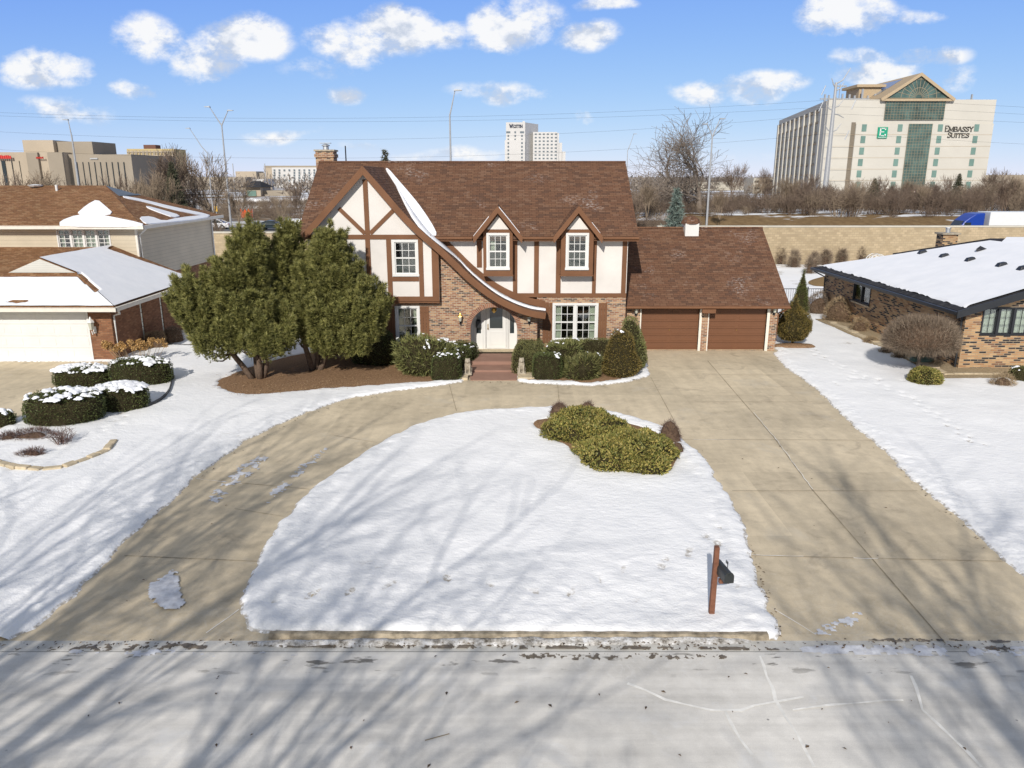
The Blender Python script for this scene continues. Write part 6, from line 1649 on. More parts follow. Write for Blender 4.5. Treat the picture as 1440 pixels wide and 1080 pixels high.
# ================================================================ mailbox, statues, arbor, fence
x_, y_ = G(1000, 866)
mb = thing('mailbox', 'black mailbox on a leaning reddish wooden post in the snow of the island lawn', 'mailbox', (x_, y_, 0))
m = MB(); m.add([(-.05, -.05, -.1), (.05, -.05, -.1), (.05, .05, -.1), (-.05, .05, -.1), (-.03, -.05, 1.42), (.055, -.05, 1.42), (.055, .05, 1.42), (-.03, .05, 1.42)], [(0, 1, 5, 4), (1, 2, 6, 5), (2, 3, 7, 6), (3, 0, 4, 7), (4, 5, 6, 7), (3, 2, 1, 0)])
m.build('post', M['post'], mb, world=False, bevel=.008)
m = MB(); m.box(.04, .22, -.22, -.14, .79, .86); m.box(.04, .2, -.045, .045, .83, .88); m.build('bracket', M['post'], mb, world=False)
mbx = lambda x, y, z: (.105+x*.98-y*.15, x*.15+y*.98, z+.89)
ar_ = [(-.085, 0), (.085, 0), (.085, .12)]+[(.085*math.cos(t), .12+.085*math.sin(t)) for t in [math.pi*i/8 for i in range(1, 8)]]+[(-.085, .12)]
m = MB(mbx); m.prism(ar_, -.36, .16); bx_ = m.build('box', M['black_plastic'], mb, world=False, bevel=.01)
m = MB(mbx); m.prism([(x*1.08, z*1.04-.004) for x, z in ar_], -.385, -.361); m.box(-.02, .02, -.4, -.386, .15, .17); m.build('box_door', M['black_plastic'], mb, world=False)
m = MB(mbx); m.box(.092, .1, -.1, -.07, .08, .26); m.box(.092, .1, -.1, -.0, .2, .26); m.build('flag', M['metal_grey'], mb, world=False)

def lion(x, y, lab, mir):
    """seated lion on its haunches, facing the street"""
    root = thing('lion_statue', lab, 'statue', (x, y, .09), 'stone lions flanking the entry steps')
    m = MB(); m.box(-.17, .17, -.24, .24, 0, .07)
    m.ball((0, .1, .2), (.15, .18, .15)); m.ball((0, .0, .32), (.12, .13, .19)); m.ball((0, -.05, .42), (.13, .12, .15)); m.ball((0, -.07, .55), (.12, .12, .12))
    m.ball((0, -.1, .56), (.085, .1, .09)); m.ball((0, -.185, .535), (.045, .05, .038)); m.ball((0, -.19, .51), (.03, .035, .02))
    for s in (-1, 1):
        m.tube([(s*.075, -.08, .42), (s*.08, -.12, .25), (s*.08, -.13, .09)], [.055, .042, .038], 8); m.ball((s*.08, -.165, .095), (.045, .07, .03))
        m.ball((s*.13, .1, .17), (.06, .12, .11)); m.ball((s*.13, -.03, .09), (.045, .09, .03)); m.ball((s*.07, -.08, .655), (.025, .02, .03)); m.ball((s*.035, -.185, .57), (.012, .012, .012))
    m.tube([(0, .27, .1), (.1, .3, .1), (.17, .2, .1)], .02, 6)
    o = m.build('body', M['stone'], root, world=False)
    r = o.modifiers.new('r', 'REMESH'); r.mode = 'VOXEL'; r.voxel_size = .013; r.use_smooth_shade = True
x_, y_ = G(657.5, 531); lion(x_, y_+.25, 'pale stone lion statue left of the red entry steps', 1)
x_, y_ = G(733.5, 530); lion(x_, y_+.25, 'pale stone lion statue right of the red entry steps', -1)

ax_, az_ = P(1231, 372, 58)
ab = thing('garden_arbor', 'white wire garden arbor standing behind the bungalow roof', 'arbor', (ax_, 58, 0))
m = MB()
for yy_ in (-.35, .35):
    for rr_ in (.66, .5):
        pts = [(-rr_, yy_, 0), (-rr_, yy_, 1.65)]+[(-rr_*math.cos(t), yy_, 1.65+rr_*math.sin(t)) for t in [math.pi*i/10 for i in range(1, 10)]]+[(rr_, yy_, 1.65), (rr_, yy_, 0)]; m.tube(pts, .03, 5)
for i in range(9):
    t = math.pi*i/8; m.tube([(-.66*math.cos(t), -.35, 1.65+.66*math.sin(t)), (-.66*math.cos(t), .35, 1.65+.66*math.sin(t))], .022, 5)
    m.tube([(-.66*math.cos(t), -.35, 1.65+.66*math.sin(t)), (-.5*math.cos(t), -.35, 1.65+.5*math.sin(t))], .018, 5)
for z in (.4, .8, 1.2):
    for s in (-.66, .66): m.tube([(s, -.35, z), (s, .35, z)], .02, 5)
m.build('wire_frame', M['white'], ab, world=False)
fy = 47.5; fx0, fx1 = PX(1098, 425, fy), PX(1142, 425, fy)
fr = thing('metal_fence', 'thin black railing fence between the garage and the bungalow', 'fence', (fx0, fy, 0))
m = MB(); m.box(fx0, fx1+2.2, fy-.015, fy+.015, 1.15, 1.19); m.box(fx0, fx1+2.2, fy-.015, fy+.015, .12, .15); m.build('rail', M['metal_dark'], fr)
m = MB(); n = int((fx1+2.2-fx0)/.14)
for i in range(n): m.box(fx0+i*.14, fx0+i*.14+.014, fy-.007, fy+.007, .151, 1.149)
m.build('bars', M['metal_dark'], fr)
for x in (fx0, fx0+1.6, fx0+3.2): m = MB(); m.box(x-.03, x+.03, fy-.05, fy-.016, 0, 1.3); m.build('post', M['metal_dark'], fr)
m = MB(); q = [Vector((G(1262+9*math.cos(a*1.3)+k*2.2, 497+k*.9+2*math.sin(a)))+(.16,)) for k, a in enumerate(np.linspace(0, 18, 40))]
x_, y_ = G(1305, 517)
m = MB(); m.tube([(x_+.45*math.cos(t)*(1+.1*math.sin(t*.37)), y_+.6+.3*math.sin(t), .16+.004*t) for t in np.linspace(0, 30, 140)], .018, 5); tag(m.build('garden_hose', mk_plain('green_hose', (.12, .2, .16), .4, .4)), 'coiled grey-green garden hose behind the umbrella-clipped tree', 'hose')

# ================================================================ noise wall, highway
YN = 72.0
nw = thing('noise_wall', 'long tan block noise wall behind the gardens', 'wall', (40, YN, 0))
xs = 13.5
m = MB(); m.box(xs, 150, YN, YN+.4, -.1, 3.38); m.box(-150, xs-.001, YN+.05, YN+.4, -.1, 2.84); m.build('block_panel', M['block'], nw)
m = MB(); m.box(xs-.1, 150, YN-.06, YN+.46, 3.38, 3.52); m.box(-150, xs-.101, YN-.02, YN+.46, 2.84, 2.98); m.build('wall_cap', M['concrete_far'], nw)
g = MB(); g.poly([(-300, 76, .0), (300, 76, .0), (300, 107, .0), (-300, 107, .0)]); g.poly([(-300, 107.01, .0), (15, 107.01, .0), (15, 128, .0), (-300, 128, .0)]); tag(g.build('highway', M['asphalt']), kind='structure')
def mk_bank():
    m, t, b = new_mat('bank_ground'); setb(b, .95, .1); w_ = world_pos(t)
    c = t.mix(t.ramp(t.noise(w_, 1.2, 6, .7), [(.3, 0), (.7, 1)]), (.13, .085, .045), (.24, .165, .085))
    z = t.node('ShaderNodeSeparateXYZ', {0: w_}).outputs[2]
    s = t.math('ADD', t.math('MULTIPLY', z, .22), t.noise(t.mapping(w_, (.4, 1, 1)), .35, 5))
    c = t.mix(t.ramp(s, [(.93, 0), (.99, 1)]), c, (.74, .77, .82))
    t.l.new(c, b.inputs['Base Color']); return m
nx, ny = 260, 60; X, Y = np.meshgrid(np.linspace(6, 330, nx), np.linspace(107, 235, ny))
k = np.clip((Y-107)/16, 0, 1); k = k*k*(3-2*k); k2 = np.clip((X-6)/14, 0, 1); Z = -.08+k*k2*(2.35+.3*vnoise(X, Y, .06, 41))+.12*vnoise(X, Y, .3, 42)*k
idx = np.arange(nx*ny).reshape(ny, nx); Fc = np.stack([idx[:-1, :-1].ravel(), idx[:-1, 1:].ravel(), idx[1:, 1:].ravel(), idx[1:, :-1].ravel()], 1)
tag(np_mesh('embankment', np.stack([X.ravel(), Y.ravel(), Z.ravel()], 1), Fc, [mk_bank()], smooth=True), kind='structure')

# vehicles
def sedan(name, lab, x, y, paint, rz, L_=4.75):
    root = thing(name, lab, 'car', (x, y, 0), 'cars on the highway', rz)
    h = L_/2
    low = [(-h, .35), (-h+.05, .3), (h-.05, .3), (h, .4), (h-.02, .66), (h-.2, .8), (h-1.25, .92), (-h+.95, .98), (-h+.1, .92), (-h, .7)]
    arch_f = [(h-.95+.36*math.cos(t), .3+.36*math.sin(t)) for t in [math.pi*i/8 for i in range(9)]]
    arch_r = [(-h+1.0+.36*math.cos(t), .3+.36*math.sin(t)) for t in [math.pi*i/8 for i in range(9)]]
    body = [(-h+.02, .3)]+arch_r[::-1]+arch_f[::-1]+[(h-.02, .3)]+low[3:]
    m = MB(); m.prism(body, -.9, .9); b_ = m.build('body', M[paint], root, world=False, bevel=.05)
    def cabin(dz, wi):
        pr = [(h-1.45, .93+dz), (h-2.15, 1.36+dz), (-h+1.65, 1.42+dz), (-h+.75, 1.0+dz)]
        vs = [(x, s*(.86 if i in (0, 3) else .66)*wi, z) for s in (-1, 1) for i, (x, z) in enumerate(pr)]
        return vs, [(0, 1, 2, 3), (7, 6, 5, 4), (0, 4, 5, 1), (1, 5, 6, 2), (2, 6, 7, 3), (3, 7, 4, 0)]
    m = MB(); m.add(*cabin(-.03, 1)); m.build('glass', M['glass_dark'], root, world=False)
    m = MB(); m.add([(h-2.2, -.66, 1.36), (-h+1.6, -.66, 1.42), (-h+1.6, .66, 1.42), (h-2.2, .66, 1.36), (h-2.3, -.6, 1.42), (-h+1.7, -.6, 1.46), (-h+1.7, .6, 1.46), (h-2.3, .6, 1.42)], [(0, 1, 5, 4), (1, 2, 6, 5), (2, 3, 7, 6), (3, 0, 4, 7), (4, 5, 6, 7), (0, 3, 2, 1)])
    for s in (-1, 1):
        m.tube([(h-1.45, s*.86, .93), (h-2.2, s*.665, 1.37)], .03, 5); m.tube([(-h+.8, s*.86, 1.0), (-h+1.6, s*.665, 1.42)], .05, 5); m.tube([(-.2, s*.88, .93), (-.25, s*.67, 1.38)], .03, 5)
    m.build('roof', M[paint], root, world=False)
    for (wx_, s) in ((h-.95, -1), (h-.95, 1), (-h+1.0, -1), (-h+1.0, 1)):
        m = MB(lambda x, y, z: (wx_+x, s*.78+z*s, .32+y)); m.lathe([(.32, -.1), (.32, .1), (.2, .11)], (0, 0, 0), 16); w_ = m.build('wheel', M['tyre'], root, world=False)
        m = MB(lambda x, y, z: (wx_+x, s*.78+z*s, .32+y)); m.lathe([(.2, .112), (.19, .13), (.05, .14)], (0, 0, 0), 10); m.build('rim', M['metal_grey'], w_, world=False)
    for s in (-1, 1):
        m = MB(); m.box(h-.12, h+.01, s*.55-.16, s*.55+.16, .6, .74); m.build('headlight', M['lantern_'] if 'lantern_' in M else mk_lant, root, world=False)
        m = MB(); m.box(-h-.01, -h+.1, s*.6-.18, s*.6+.18, .74, .86); m.build('tail_light', M['red_sign'], root, world=False)
x, _ = P(303, 320, 121.5); sedan('parked_car', 'white sedan driving on the highway beside the twin street lamp', x, 121.5, 'car_white', math.pi)
x, _ = P(384, 320, 119.5); sedan('parked_car', 'dark green sedan on the highway behind the pine tops', x, 119.5, 'car_dark', 0)
for o in list(bpy.data.objects):
    if o.name.startswith('parked_car'): o.name = 'car'
# semi-trailer truck
tx, _ = P(1327, 310, 90); tk = thing('semi_truck', 'blue semi truck pulling a white trailer behind the noise wall', 'truck', (tx, 90, 0))
m = MB(); m.prism([(0, .6), (0, 1.5), (.2, 1.95), (1.3, 2.2), (1.8, 3.0), (2.3, 3.4), (2.9, 3.8), (4.0, 3.92), (4.0, .7)], -1.2, 1.2); m.build('cab', M['blue_paint'], tk, world=False, bevel=.12)
m = MB(); m.add([(1.3, -1.0, 2.2), (1.8, -1.0, 3.0), (1.8, 1.0, 3.0), (1.3, 1.0, 2.2)], [(0, 1, 2, 3)]); m.v = [(x-.03, y, z+.02) for x, y, z in m.v]; m.box(1.75, 2.5, -1.215, -1.202, 2.15, 2.85); m.build('window', M['glass_dark'], tk, world=False, fixn=False)
m = MB(); m.box(1.2, 1.35, -1.45, -1.25, 2.1, 2.6); m.box(-.1, .0, -1.1, 1.1, .5, .8); m.build('mirror', M['metal_grey'], tk, world=False)
m = MB(); m.box(4.5, 20.5, -1.28, 1.28, 1.15, 4.0); m.build('trailer', M['trailer'], tk, world=False, bevel=.03)
m = MB(); m.box(4.01, 4.4, -.5, .5, .9, 1.3); m.box(4.6, 20, -.5, .5, .9, 1.14); m.build('chassis', M['metal_dark'], tk, world=False)
for wx_ in (1.0, 3.6, 4.9, 18, 19.3):
    for s in (-1, 1):
        m = MB(lambda x, y, z: (wx_+x, s*1.0+z*s, .52+y)); m.lathe([(.52, -.15), (.52, .15), (.3, .16)], (0, 0, 0), 14); m.build('wheel', M['tyre'], tk, world=False)
# guardrails
def guardrail(lab, x0, x1, y):
    root = thing('guardrail', lab, 'guardrail', (x0, y, 0)); m = MB(); m.box(x0, x1, y-.04, y+.04, .5, .82); m.build('rail', M['metal_grey'], root)
    m = MB(); n = int((x1-x0)/4)
    for i in range(n+1): m.box(x0+i*4-.08, x0+i*4+.08, y+.041, y+.2, 0, .8)
    m.build('posts', M['metal_grey'], root); root['kind'] = 'structure' if False else ''
    del root['kind']
guardrail('grey steel guardrail behind the cars on the highway', PX(322, 318, 127), PX(470, 318, 127), 127)

# ================================================================ lamps and poles
def lamp(lab, px, ptop, Y, arms, name='street_lamp', r0=.17):
    x, z = P(px, ptop, Y); root = thing(name, lab, 'street lamp', (x, Y, 0), 'tall highway lamps')
    m = MB(); m.tube([(0, 0, -.1), (0, 0, z*.5), (0, 0, z-1.8)], [r0, r0*.8, r0*.55], 8); m.build('pole', M['metal_white'], root, world=False)
    for (dx, dz) in arms:
        m = MB(); m.tube([(0, 0, z-1.9), (dx*.35, 0, z-1.2+dz*.2), (dx, 0, z+dz)], [.09, .075, .05], 6); m.build('arm', M['metal_white'], root, world=False)
        s = 1 if dx > 0 else -1
        m = MB(); m.prism([(dx-.1*s, z+dz-.02), (dx+.75*s, z+dz+.02), (dx+.75*s, z+dz+.1), (dx, z+dz+.16)], -.2, .2); m.build('lamp_head', M['metal_grey'], root, world=False)
    return root
lamp('twin-armed lamp towering behind the white car', 310, 157, 118, [(-1.5, .6), (1.1, .1)])
lamp('twin-armed lamp standing between the bare trees and the hotel', 1003, 172, 112, [(-.8, -.3), (.9, .4)])
lamp('single-armed lamp rising over the middle of the brown roof', 632, 136, 88, [(.6, .6)], r0=.15)
lamp('small single-armed lamp beside the right end of the ridge', 883, 200, 190, [(1.3, 1.8)], r0=.14)
lamp('lamp with one long arm to the left behind the bare tree', 290, 200, 150, [(-2.8, 2.4)], r0=.15)
lamp('plain pole against the sky before the tan shopping centre', 98, 172, 120, [(-.2, .3)], r0=.2)
for (px, py, Y, lab) in ((327, 258, 420, 'faint thin lamp pole far behind the white car'), (372, 262, 400, 'faint thin lamp pole before the long white building')):
    x, z = P(px, 230, Y); t_ = thing('light_pole', lab, 'street lamp', (x, Y, 0)); m = MB(); m.tube([(0, 0, 0), (0, 0, z)], .25, 5); m.build('pole', M['metal_white'], t_, world=False)
# big steel power pole with davit arms and its wires
PYY = 165; px_, pz_ = P(1176, 116, PYY)
pp = thing('power_pole', 'tall silver power pole with curved arms in front of the hotel', 'power pole', (px_, PYY, 0))
m = MB(); m.tube([(0, 0, 0), (0, 0, pz_*.5), (0, 0, pz_)], [.62, .45, .25], 10); m.build('pole', M['metal_white'], pp, world=False)
zz = lambda py: P(1172, py, PYY)[1]
for (py, dx, dz) in ((118, 2.6, 3.0), (128, 1.6, 1.6), (152, 1.9, 1.7), (155, -1.6, 1.0), (186, 1.9, 1.7), (185, -1.5, 1.4), (122, -1.0, 1.6), (160, 2.3, -.8)):
    z = zz(py); m = MB(); m.tube([(0, 0, z), (dx*.5, 0, z+dz*.25), (dx, 0, z+dz)], [.16, .12, .06], 6); m.build('arm', M['metal_white'], pp, world=False)
for (py, dx) in ((127, -2.4), (147, 4.0), (150, -2.6), (190, 3.3)):
    z = zz(py); m = MB(); m.tube([(dx-.35, 0, z-.9), (dx+.35, 0, z+.9)], .1, 6); m.build('insulator', M['metal_grey'], pp, world=False)
def wire(l, Y, lab, r=.014):
    pts = [P(a, b, Y) for a, b in l]; (x0, z0), (x1, z1), (x2, z2) = pts; q = []
    for i in range(33):
        x = x0+(x2-x0)*i/32
        z = z0*(x-x1)*(x-x2)/((x0-x1)*(x0-x2))+z1*(x-x0)*(x-x2)/((x1-x0)*(x1-x2))+z2*(x-x0)*(x-x1)/((x2-x0)*(x2-x1)); q.append((x, Y, z))
    m = MB(); m.tube(q, r, 4); tag(m.build('power_line', M['metal_dark']), lab, 'power line', 'power lines')
for i, (a, b, c, d, e) in enumerate([(153, 166, 140, 148, 165), (178, 196, 160, 170, 182), (203, 222, 187, 200, 212), (158, 171, 150, 158, 176)]):
    o_ = ['highest', 'third', 'lowest', 'second'][i]
    wire([(-120, a), (520, b), (1174, c)], PYY+i*.5, o_+' power line crossing the sky left of the power pole')
    wire([(1174, c), (1390, d), (1640, e)], PYY+i*.5, o_+' power line running off right of the power pole')

# ================================================================ lettering
GL = {'E': [[(0, 0), (0, 1)], [(0, 1), (.6, 1)], [(0, .52), (.45, .52)], [(0, 0), (.62, 0)], [(.6, 1), (.62, .84)], [(.62, 0), (.65, .18)]], 'M': [[(0, 0), (0, 1)], [(0, 1), (.45, .1)], [(.45, .1), (.9, 1)], [(.9, 1), (.9, 0)], [(-.12, 0), (.12, 0)], [(.78, 0), (1.02, 0)], [(-.1, 1), (.05, 1)], [(.85, 1), (1, 1)]],
      'B': [[(0, 0), (0, 1)], [(0, 1), (.4, 1), (.55, .88), (.55, .64), (.4, .53), (0, .53)], [(.4, .53), (.62, .4), (.62, .13), (.45, 0), (0, 0)]], 'A': [[(0, 0), (.38, 1)], [(.38, 1), (.76, 0)], [(.14, .35), (.62, .35)], [(-.1, 0), (.12, 0)], [(.62, 0), (.88, 0)]],
      'S': [[(.55, .8), (.48, .95), (.25, 1), (.06, .88), (.06, .66), (.25, .55), (.5, .42), (.55, .18), (.38, .02), (.15, 0), (0, .15)], [(.55, .8), (.57, .98)], [(0, .15), (-.02, 0)]],
      'Y': [[(0, 1), (.36, .5)], [(.74, 1), (.36, .5)], [(.36, .5), (.36, 0)], [(.24, 0), (.5, 0)], [(-.1, 1), (.12, 1)], [(.62, 1), (.86, 1)]], 'U': [[(0, 1), (0, .25), (.12, .04), (.34, 0), (.56, .04), (.68, .25), (.68, 1)], [(-.12, 1), (.12, 1)], [(.56, 1), (.8, 1)]],
      'I': [[(.1, 0), (.1, 1)], [(-.02, 0), (.22, 0)], [(-.02, 1), (.22, 1)]], 'T': [[(.33, 0), (.33, 1)], [(0, 1), (.66, 1)], [(0, 1), (-.02, .82)], [(.66, 1), (.68, .82)], [(.22, 0), (.45, 0)]],
      'W': [[(0, 1), (.3, 0)], [(.3, 0), (.5, .8)], [(.5, .8), (.7, 0)], [(.7, 0), (1.0, 1)], [(-.1, 1), (.12, 1)], [(.88, 1), (1.1, 1)]], 'N': [[(0, 0), (0, 1)], [(0, 1), (.65, 0)], [(.65, 0), (.65, 1)], [(-.12, 0), (.12, 0)], [(.53, 1), (.78, 1)]],
      'R': [[(0, 0), (0, 1)], [(0, 1), (.4, 1), (.55, .85), (.55, .62), (.4, .5), (0, .5)], [(.3, .5), (.62, 0)]], 'O': [[(.35, 0), (.1, .15), (0, .5), (.1, .85), (.35, 1), (.6, .85), (.7, .5), (.6, .15), (.35, 0)]], 'D': [[(0, 0), (0, 1), (.35, 1), (.6, .8), (.65, .5), (.6, .2), (.35, 0), (0, 0)]]}
GW = {'E': .66, 'M': .95, 'B': .64, 'A': .78, 'S': .58, 'Y': .78, 'U': .72, 'I': .2, 'T': .68, 'W': 1.05, 'N': .7, 'R': .64, 'O': .7, 'D': .66}
def lettering(parent, text, x0, x1, z, h, Y, mat, th=.14, caps=None, name='lettering', depth=.25, slant=.0):
    tot = sum(GW[c]+.2 for c in text)-.2; m = MB(); k = (x1-x0)/tot; x = x0
    for i, c in enumerate(text):
        hh = h*(1.25 if caps and i in caps else 1)
        for st in GL[c]:
            for (a, b) in zip(st[:-1], st[1:]):
                p = Vector((x+a[0]*k+a[1]*slant*h, z+a[1]*hh)); q = Vector((x+b[0]*k+b[1]*slant*h, z+b[1]*hh)); d = (q-p); 
                if d.length < 1e-4: continue
                d.normalize(); n_ = Vector((-d.y, d.x)); vert = abs(d.y) > .6; t_ = h*th*(1 if vert else .6)/2; p -= d*t_*.6; q += d*t_*.6
                m.prism([tuple(p+n_*t_), tuple(q+n_*t_), tuple(q-n_*t_), tuple(p-n_*t_)], Y-depth, Y)
        x += (GW[c]+.2)*k
    return m.build(name, M[mat], parent)

# ================================================================ hotel
HY = 250.0
def hp(px, py): return P(px, py, HY)
hx0, htop = hp(1166, 140); hx1 = hp(1401.5, 141)[0]
ho = thing('hotel', 'cream high-rise hotel with green glass gable and dark lettering', 'building', ((hx0+hx1)/2, HY+20, 0))
m = MB(); m.box(hx0, hx1, HY, HY+1.4, -.1, htop); m.box(hx0+14, hx1, HY+1.41, HY+48, -.1, htop)
m.build('main_wall', M['hotel'], ho)
gap = MB(); 
m = MB(); nx0, nx1 = hp(1194.5, 200)[0], hp(1200.5, 200)[0]; nz = hp(1200, 172)[1]; m.box(nx0, nx1, HY-.03, HY-.01, 0, nz); m.build('painted_recess', mk_plain('recess_shade', (.2, .17, .13), .8), ho)  # flat dark strip, the shade of the notch put into its colour
m = MB(); m.box(nx1, hx1+.0, HY-.5, HY-.0301, 0, hp(1220, 174)[1]+.0)
# glazed openings stand in front of the thin facing panel
m.build('facing_panel', M['hotel'], ho)
# thin panel joints
m = MB(); 
for k_ in range(9): zz_ = 3.2+3.42*k_; m.box(hx0, hx1, HY-.56, HY-.5, zz_, zz_+.07) if zz_ < hp(1220, 174)[1] else None
m.build('panel_joints', M['hotel_tan'], ho)
wz0 = hp(1214, 180)[1]; 
for c_, pxw in enumerate((1214.2, 1264.5, 1321.0, 1372.0)):
    pyc = 180
    for r_ in range(7):
        xw, zw = hp(pxw, pyc); zc = zw-r_*3.42
        if zc < 3: continue
        m = MB(); m.box(xw-.72, xw+.72, HY-.62, HY-.5, zc-1.05, zc+1.05); m.build('window', M['glass_teal'], ho)
# tall glazed stair and glass band, with mullions
def glazed(px0, py0, px1, py1, nx_, nz_, y0, name='glass_wall', zlow=None):
    a, zt = hp(px0, py0); b, _ = hp(px1, py0); zb_ = hp(px0, py1)[1] if zlow is None else zlow
    m = MB(); m.box(a, b, y0, y0+.3, zb_, zt); o = m.build(name, M['glass_green'], ho)
    m = MB()
    for i in range(nx_+1): x = a+(b-a)*i/nx_; m.box(x-.04, x+.04, y0-.1, y0-.001, zb_, zt)
    for i in range(nz_+1): z = zb_+(zt-zb_)*i/nz_; m.box(a, b, y0-.08, y0-.002, z-.045, z+.045)
    m.build('mullions', M['mullion'], o)
    return o
glazed(1246, 138.6, 1329.5, 168.5, 20, 8, HY-.4)
glazed(1277, 174.5, 1309.5, 262, 8, 26, HY-.85, zlow=1)
# glass gable with radiating bars
ax, azp = hp(1293.5, 103); gl, gz_ = hp(1246.5, 138.2); gr_ = hp(1334, 138.2)[0]
m = MB(); m.prism([(gl, gz_), (gr_, gz_), (ax, azp-.6)], HY-.6, HY-.3); gg = m.build('glass_gable', M['glass_green'], ho)
m = MB(); cxg = (gl+gr_)/2; R0 = (gr_-gl)*.29
for i in range(13):
    t = math.pi*i/12; dx, dz = math.cos(t), math.sin(t)
    # reach to the raking edge
    L_ = 0
    for s in range(200):
        q = s*.1; x = cxg+dx*q; z = gz_+dz*q
        lim = gz_+(azp-.6-gz_)*(1-abs(x-ax)/((gr_-gl)/2)) 
        if z > lim-.1 or x < gl or x > gr_: break
        L_ = q
    m.prism([(cxg+dx*1-dz*.07, gz_+dz*1+dx*.07), (cxg+dx*L_-dz*.07, gz_+dz*L_+dx*.07), (cxg+dx*L_+dz*.07, gz_+dz*L_-dx*.07), (cxg+dx*1+dz*.07, gz_+dz*1-dx*.07)], HY-.7, HY-.601)
for rr_ in (R0, R0*.55):
    c1 = [(cxg+rr_*math.cos(math.pi*i/20), gz_+rr_*math.sin(math.pi*i/20)) for i in range(21)]; c2 = [(cxg+(rr_-.16)*math.cos(math.pi*i/20), gz_+(rr_-.16)*math.sin(math.pi*i/20)) for i in range(21)]
    m.prism(c1+c2[::-1], HY-.72, HY-.602)
m.build('sunburst_bars', M['mullion'], gg)
el_, _ = hp(1237.5, 138.5); er_, _ = hp(1340, 138.5)
m = MB(); m.slab([(el_, HY-1.2, gz_), (ax, HY-1.2, azp), (ax, HY+40, azp), (el_, HY+40, gz_)], .6); m.slab([(er_, HY-1.2, gz_), (er_, HY+40, gz_), (ax, HY+40, azp), (ax, HY-1.2, azp)], .6); rr2 = m.build('gable_roof', M['hotel_tan'], ho)
m = MB(); f_ = lambda t: (el_+(ax-el_)*t, gz_+(azp-gz_)*t+.05); (xa, za), (xb, zb_) = f_(.25), f_(.9); m.add([(xa, HY+8, za), (xb, HY+8, zb_), (xb, HY+38, zb_), (xa, HY+38, za)], [(0, 1, 2, 3)]); m.build('skylight', mk_plain('skylight_glass', (.25, .29, .34), .2, .6), rr2)
m = MB(); m.prism([(el_-.3, gz_-.3), (ax, azp+.1), (er_+.3, gz_-.3), (er_-.3, gz_-.9), (ax, azp-.9), (el_+.3, gz_-.9)], HY-1.3, HY-1.201); m.box(el_, er_, HY-1.1, HY-.62, gz_-.9, gz_-.2); m.build('gable_trim', M['hotel_tan'], ho)
# long left wing in perspective with its grid of windows
wa = Vector((hx0+.4, HY+1.5)); wb_x, wbz = P(1097.5, 170, 340); wb = Vector((wb_x, 340)); u_ = (wb-wa).normalized(); n_ = Vector((-u_.y, u_.x)); WL = (wb-wa).length
def wing(u, d, z): p = wa+u_*u+n_*d*-1; return (p.x, p.y, z)
if n_.x > 0: n_ = -n_
def wing(u, d, z): p = wa+u_*u+n_*(-d); return (p.x, p.y, z)
m = MB(wing); m.box(5, WL, 0, 25, 0, wbz); m.box(0, 4.99, 0, 1.2, 0, wbz); m.box(0, WL, -.5, .0, wbz-1.6, wbz+.1); m.box(-.1, 5.5, -.5, -.001, 0, wbz-1.61)
for i in range(10): u0 = 5.5+(WL-6)/9*i; m.box(u0, u0+2.3, -.8, -.0005, 0, wbz-1.61)
m.build('wing_wall', M['hotel'], ho)
wm = mk_plain('wing_window', (.2, .2, .17), .3, .4)
for i in range(9):
    u0 = 5.5+(WL-6)/9*i+2.3; u1 = 5.5+(WL-6)/9*(i+1)
    for r_ in range(8):
        z0 = 2.2+3.3*r_; m = MB(wing); m.box(u0+.9, u1-.9, -.12, -.001, z0, z0+2.0); m.build('window', wm, ho)
m = MB(wing)
for r_ in range(9): z0 = 1.5+3.3*r_; m.box(5.5, WL, -.45, -.0008, z0, z0+.5)
m.build('floor_bands', M['hotel_tan'], ho)
# rooftop plant and aerials
pxa, _ = P(1209, 120, 262); pxb, _ = P(1240, 120, 262); pz1 = P(1220, 119, 262)[1]
m = MB(); m.box(pxa, pxb, 262, 272, htop-.5, pz1-.8); m.box(pxa-1.2, pxb+1.0, 261, 273, pz1-.8, pz1)
pr_ = m.build('plant_room', M['hotel_tan'], ho)
m = MB()
for i in range(13): x = pxa-12+i*2.0+rnd.uniform(-.4, .4); m.box(x-.25, x+.25, 259.5, 260, htop, htop+rnd.uniform(1.5, 4.2))
m.box(pxa-13, pxb-3, 259.8, 260.2, htop+.9, htop+1.3); m.tube([(pxa-7, 260, htop), (pxa-7, 260, htop+5.5)], .15, 5); m.box(pxa-9, pxa-5, 259.8, 260.2, htop+4.7, htop+5.1)
m.build('aerial', M['metal_grey'], ho)
xq, zq = hp(1379, 140); m = MB(); m.tube([(xq, HY+5, htop), (xq, HY+5, zq+2.0)], .3, 5); m.box(xq-1.6, xq+.6, HY+4.8, HY+5.2, htop, htop+.5); m.build('aerial', M['metal_grey'], ho)
# parapet a little higher at its left half
# sign: green square with a white serif letter, and the two rows of lettering
sx0, sz1 = hp(1233.5, 179); sx1, sz0 = hp(1245.3, 194.6)
m = MB(); m.box(sx0, sx1, HY-.9, HY-.51, sz0, sz1); sg = m.build('green_sign', M['green_sign'], ho)
m = MB(); m.box(sx0+.25, sx1-.25, HY-.93, HY-.901, sz0+.22, sz0+.34); m.build('sign_line', M['white'], sg)
lettering(sg, 'E', sx0+.75, sx1-.65, sz0+.75, (sz1-sz0)*.66, HY-.9, 'white', th=.17, name='sign_letter', depth=.06)
la, lz1 = hp(1327.5, 184.8); lb = hp(1366.5, 183.5)[0]
lettering(ho, 'EMBASSY', la, lb, lz1, 1.3, HY-.51, 'sign_letter', th=.15, caps=(0,), depth=.3)
la, lz1 = hp(1331, 193.4); lb = hp(1360.5, 192.5)[0]
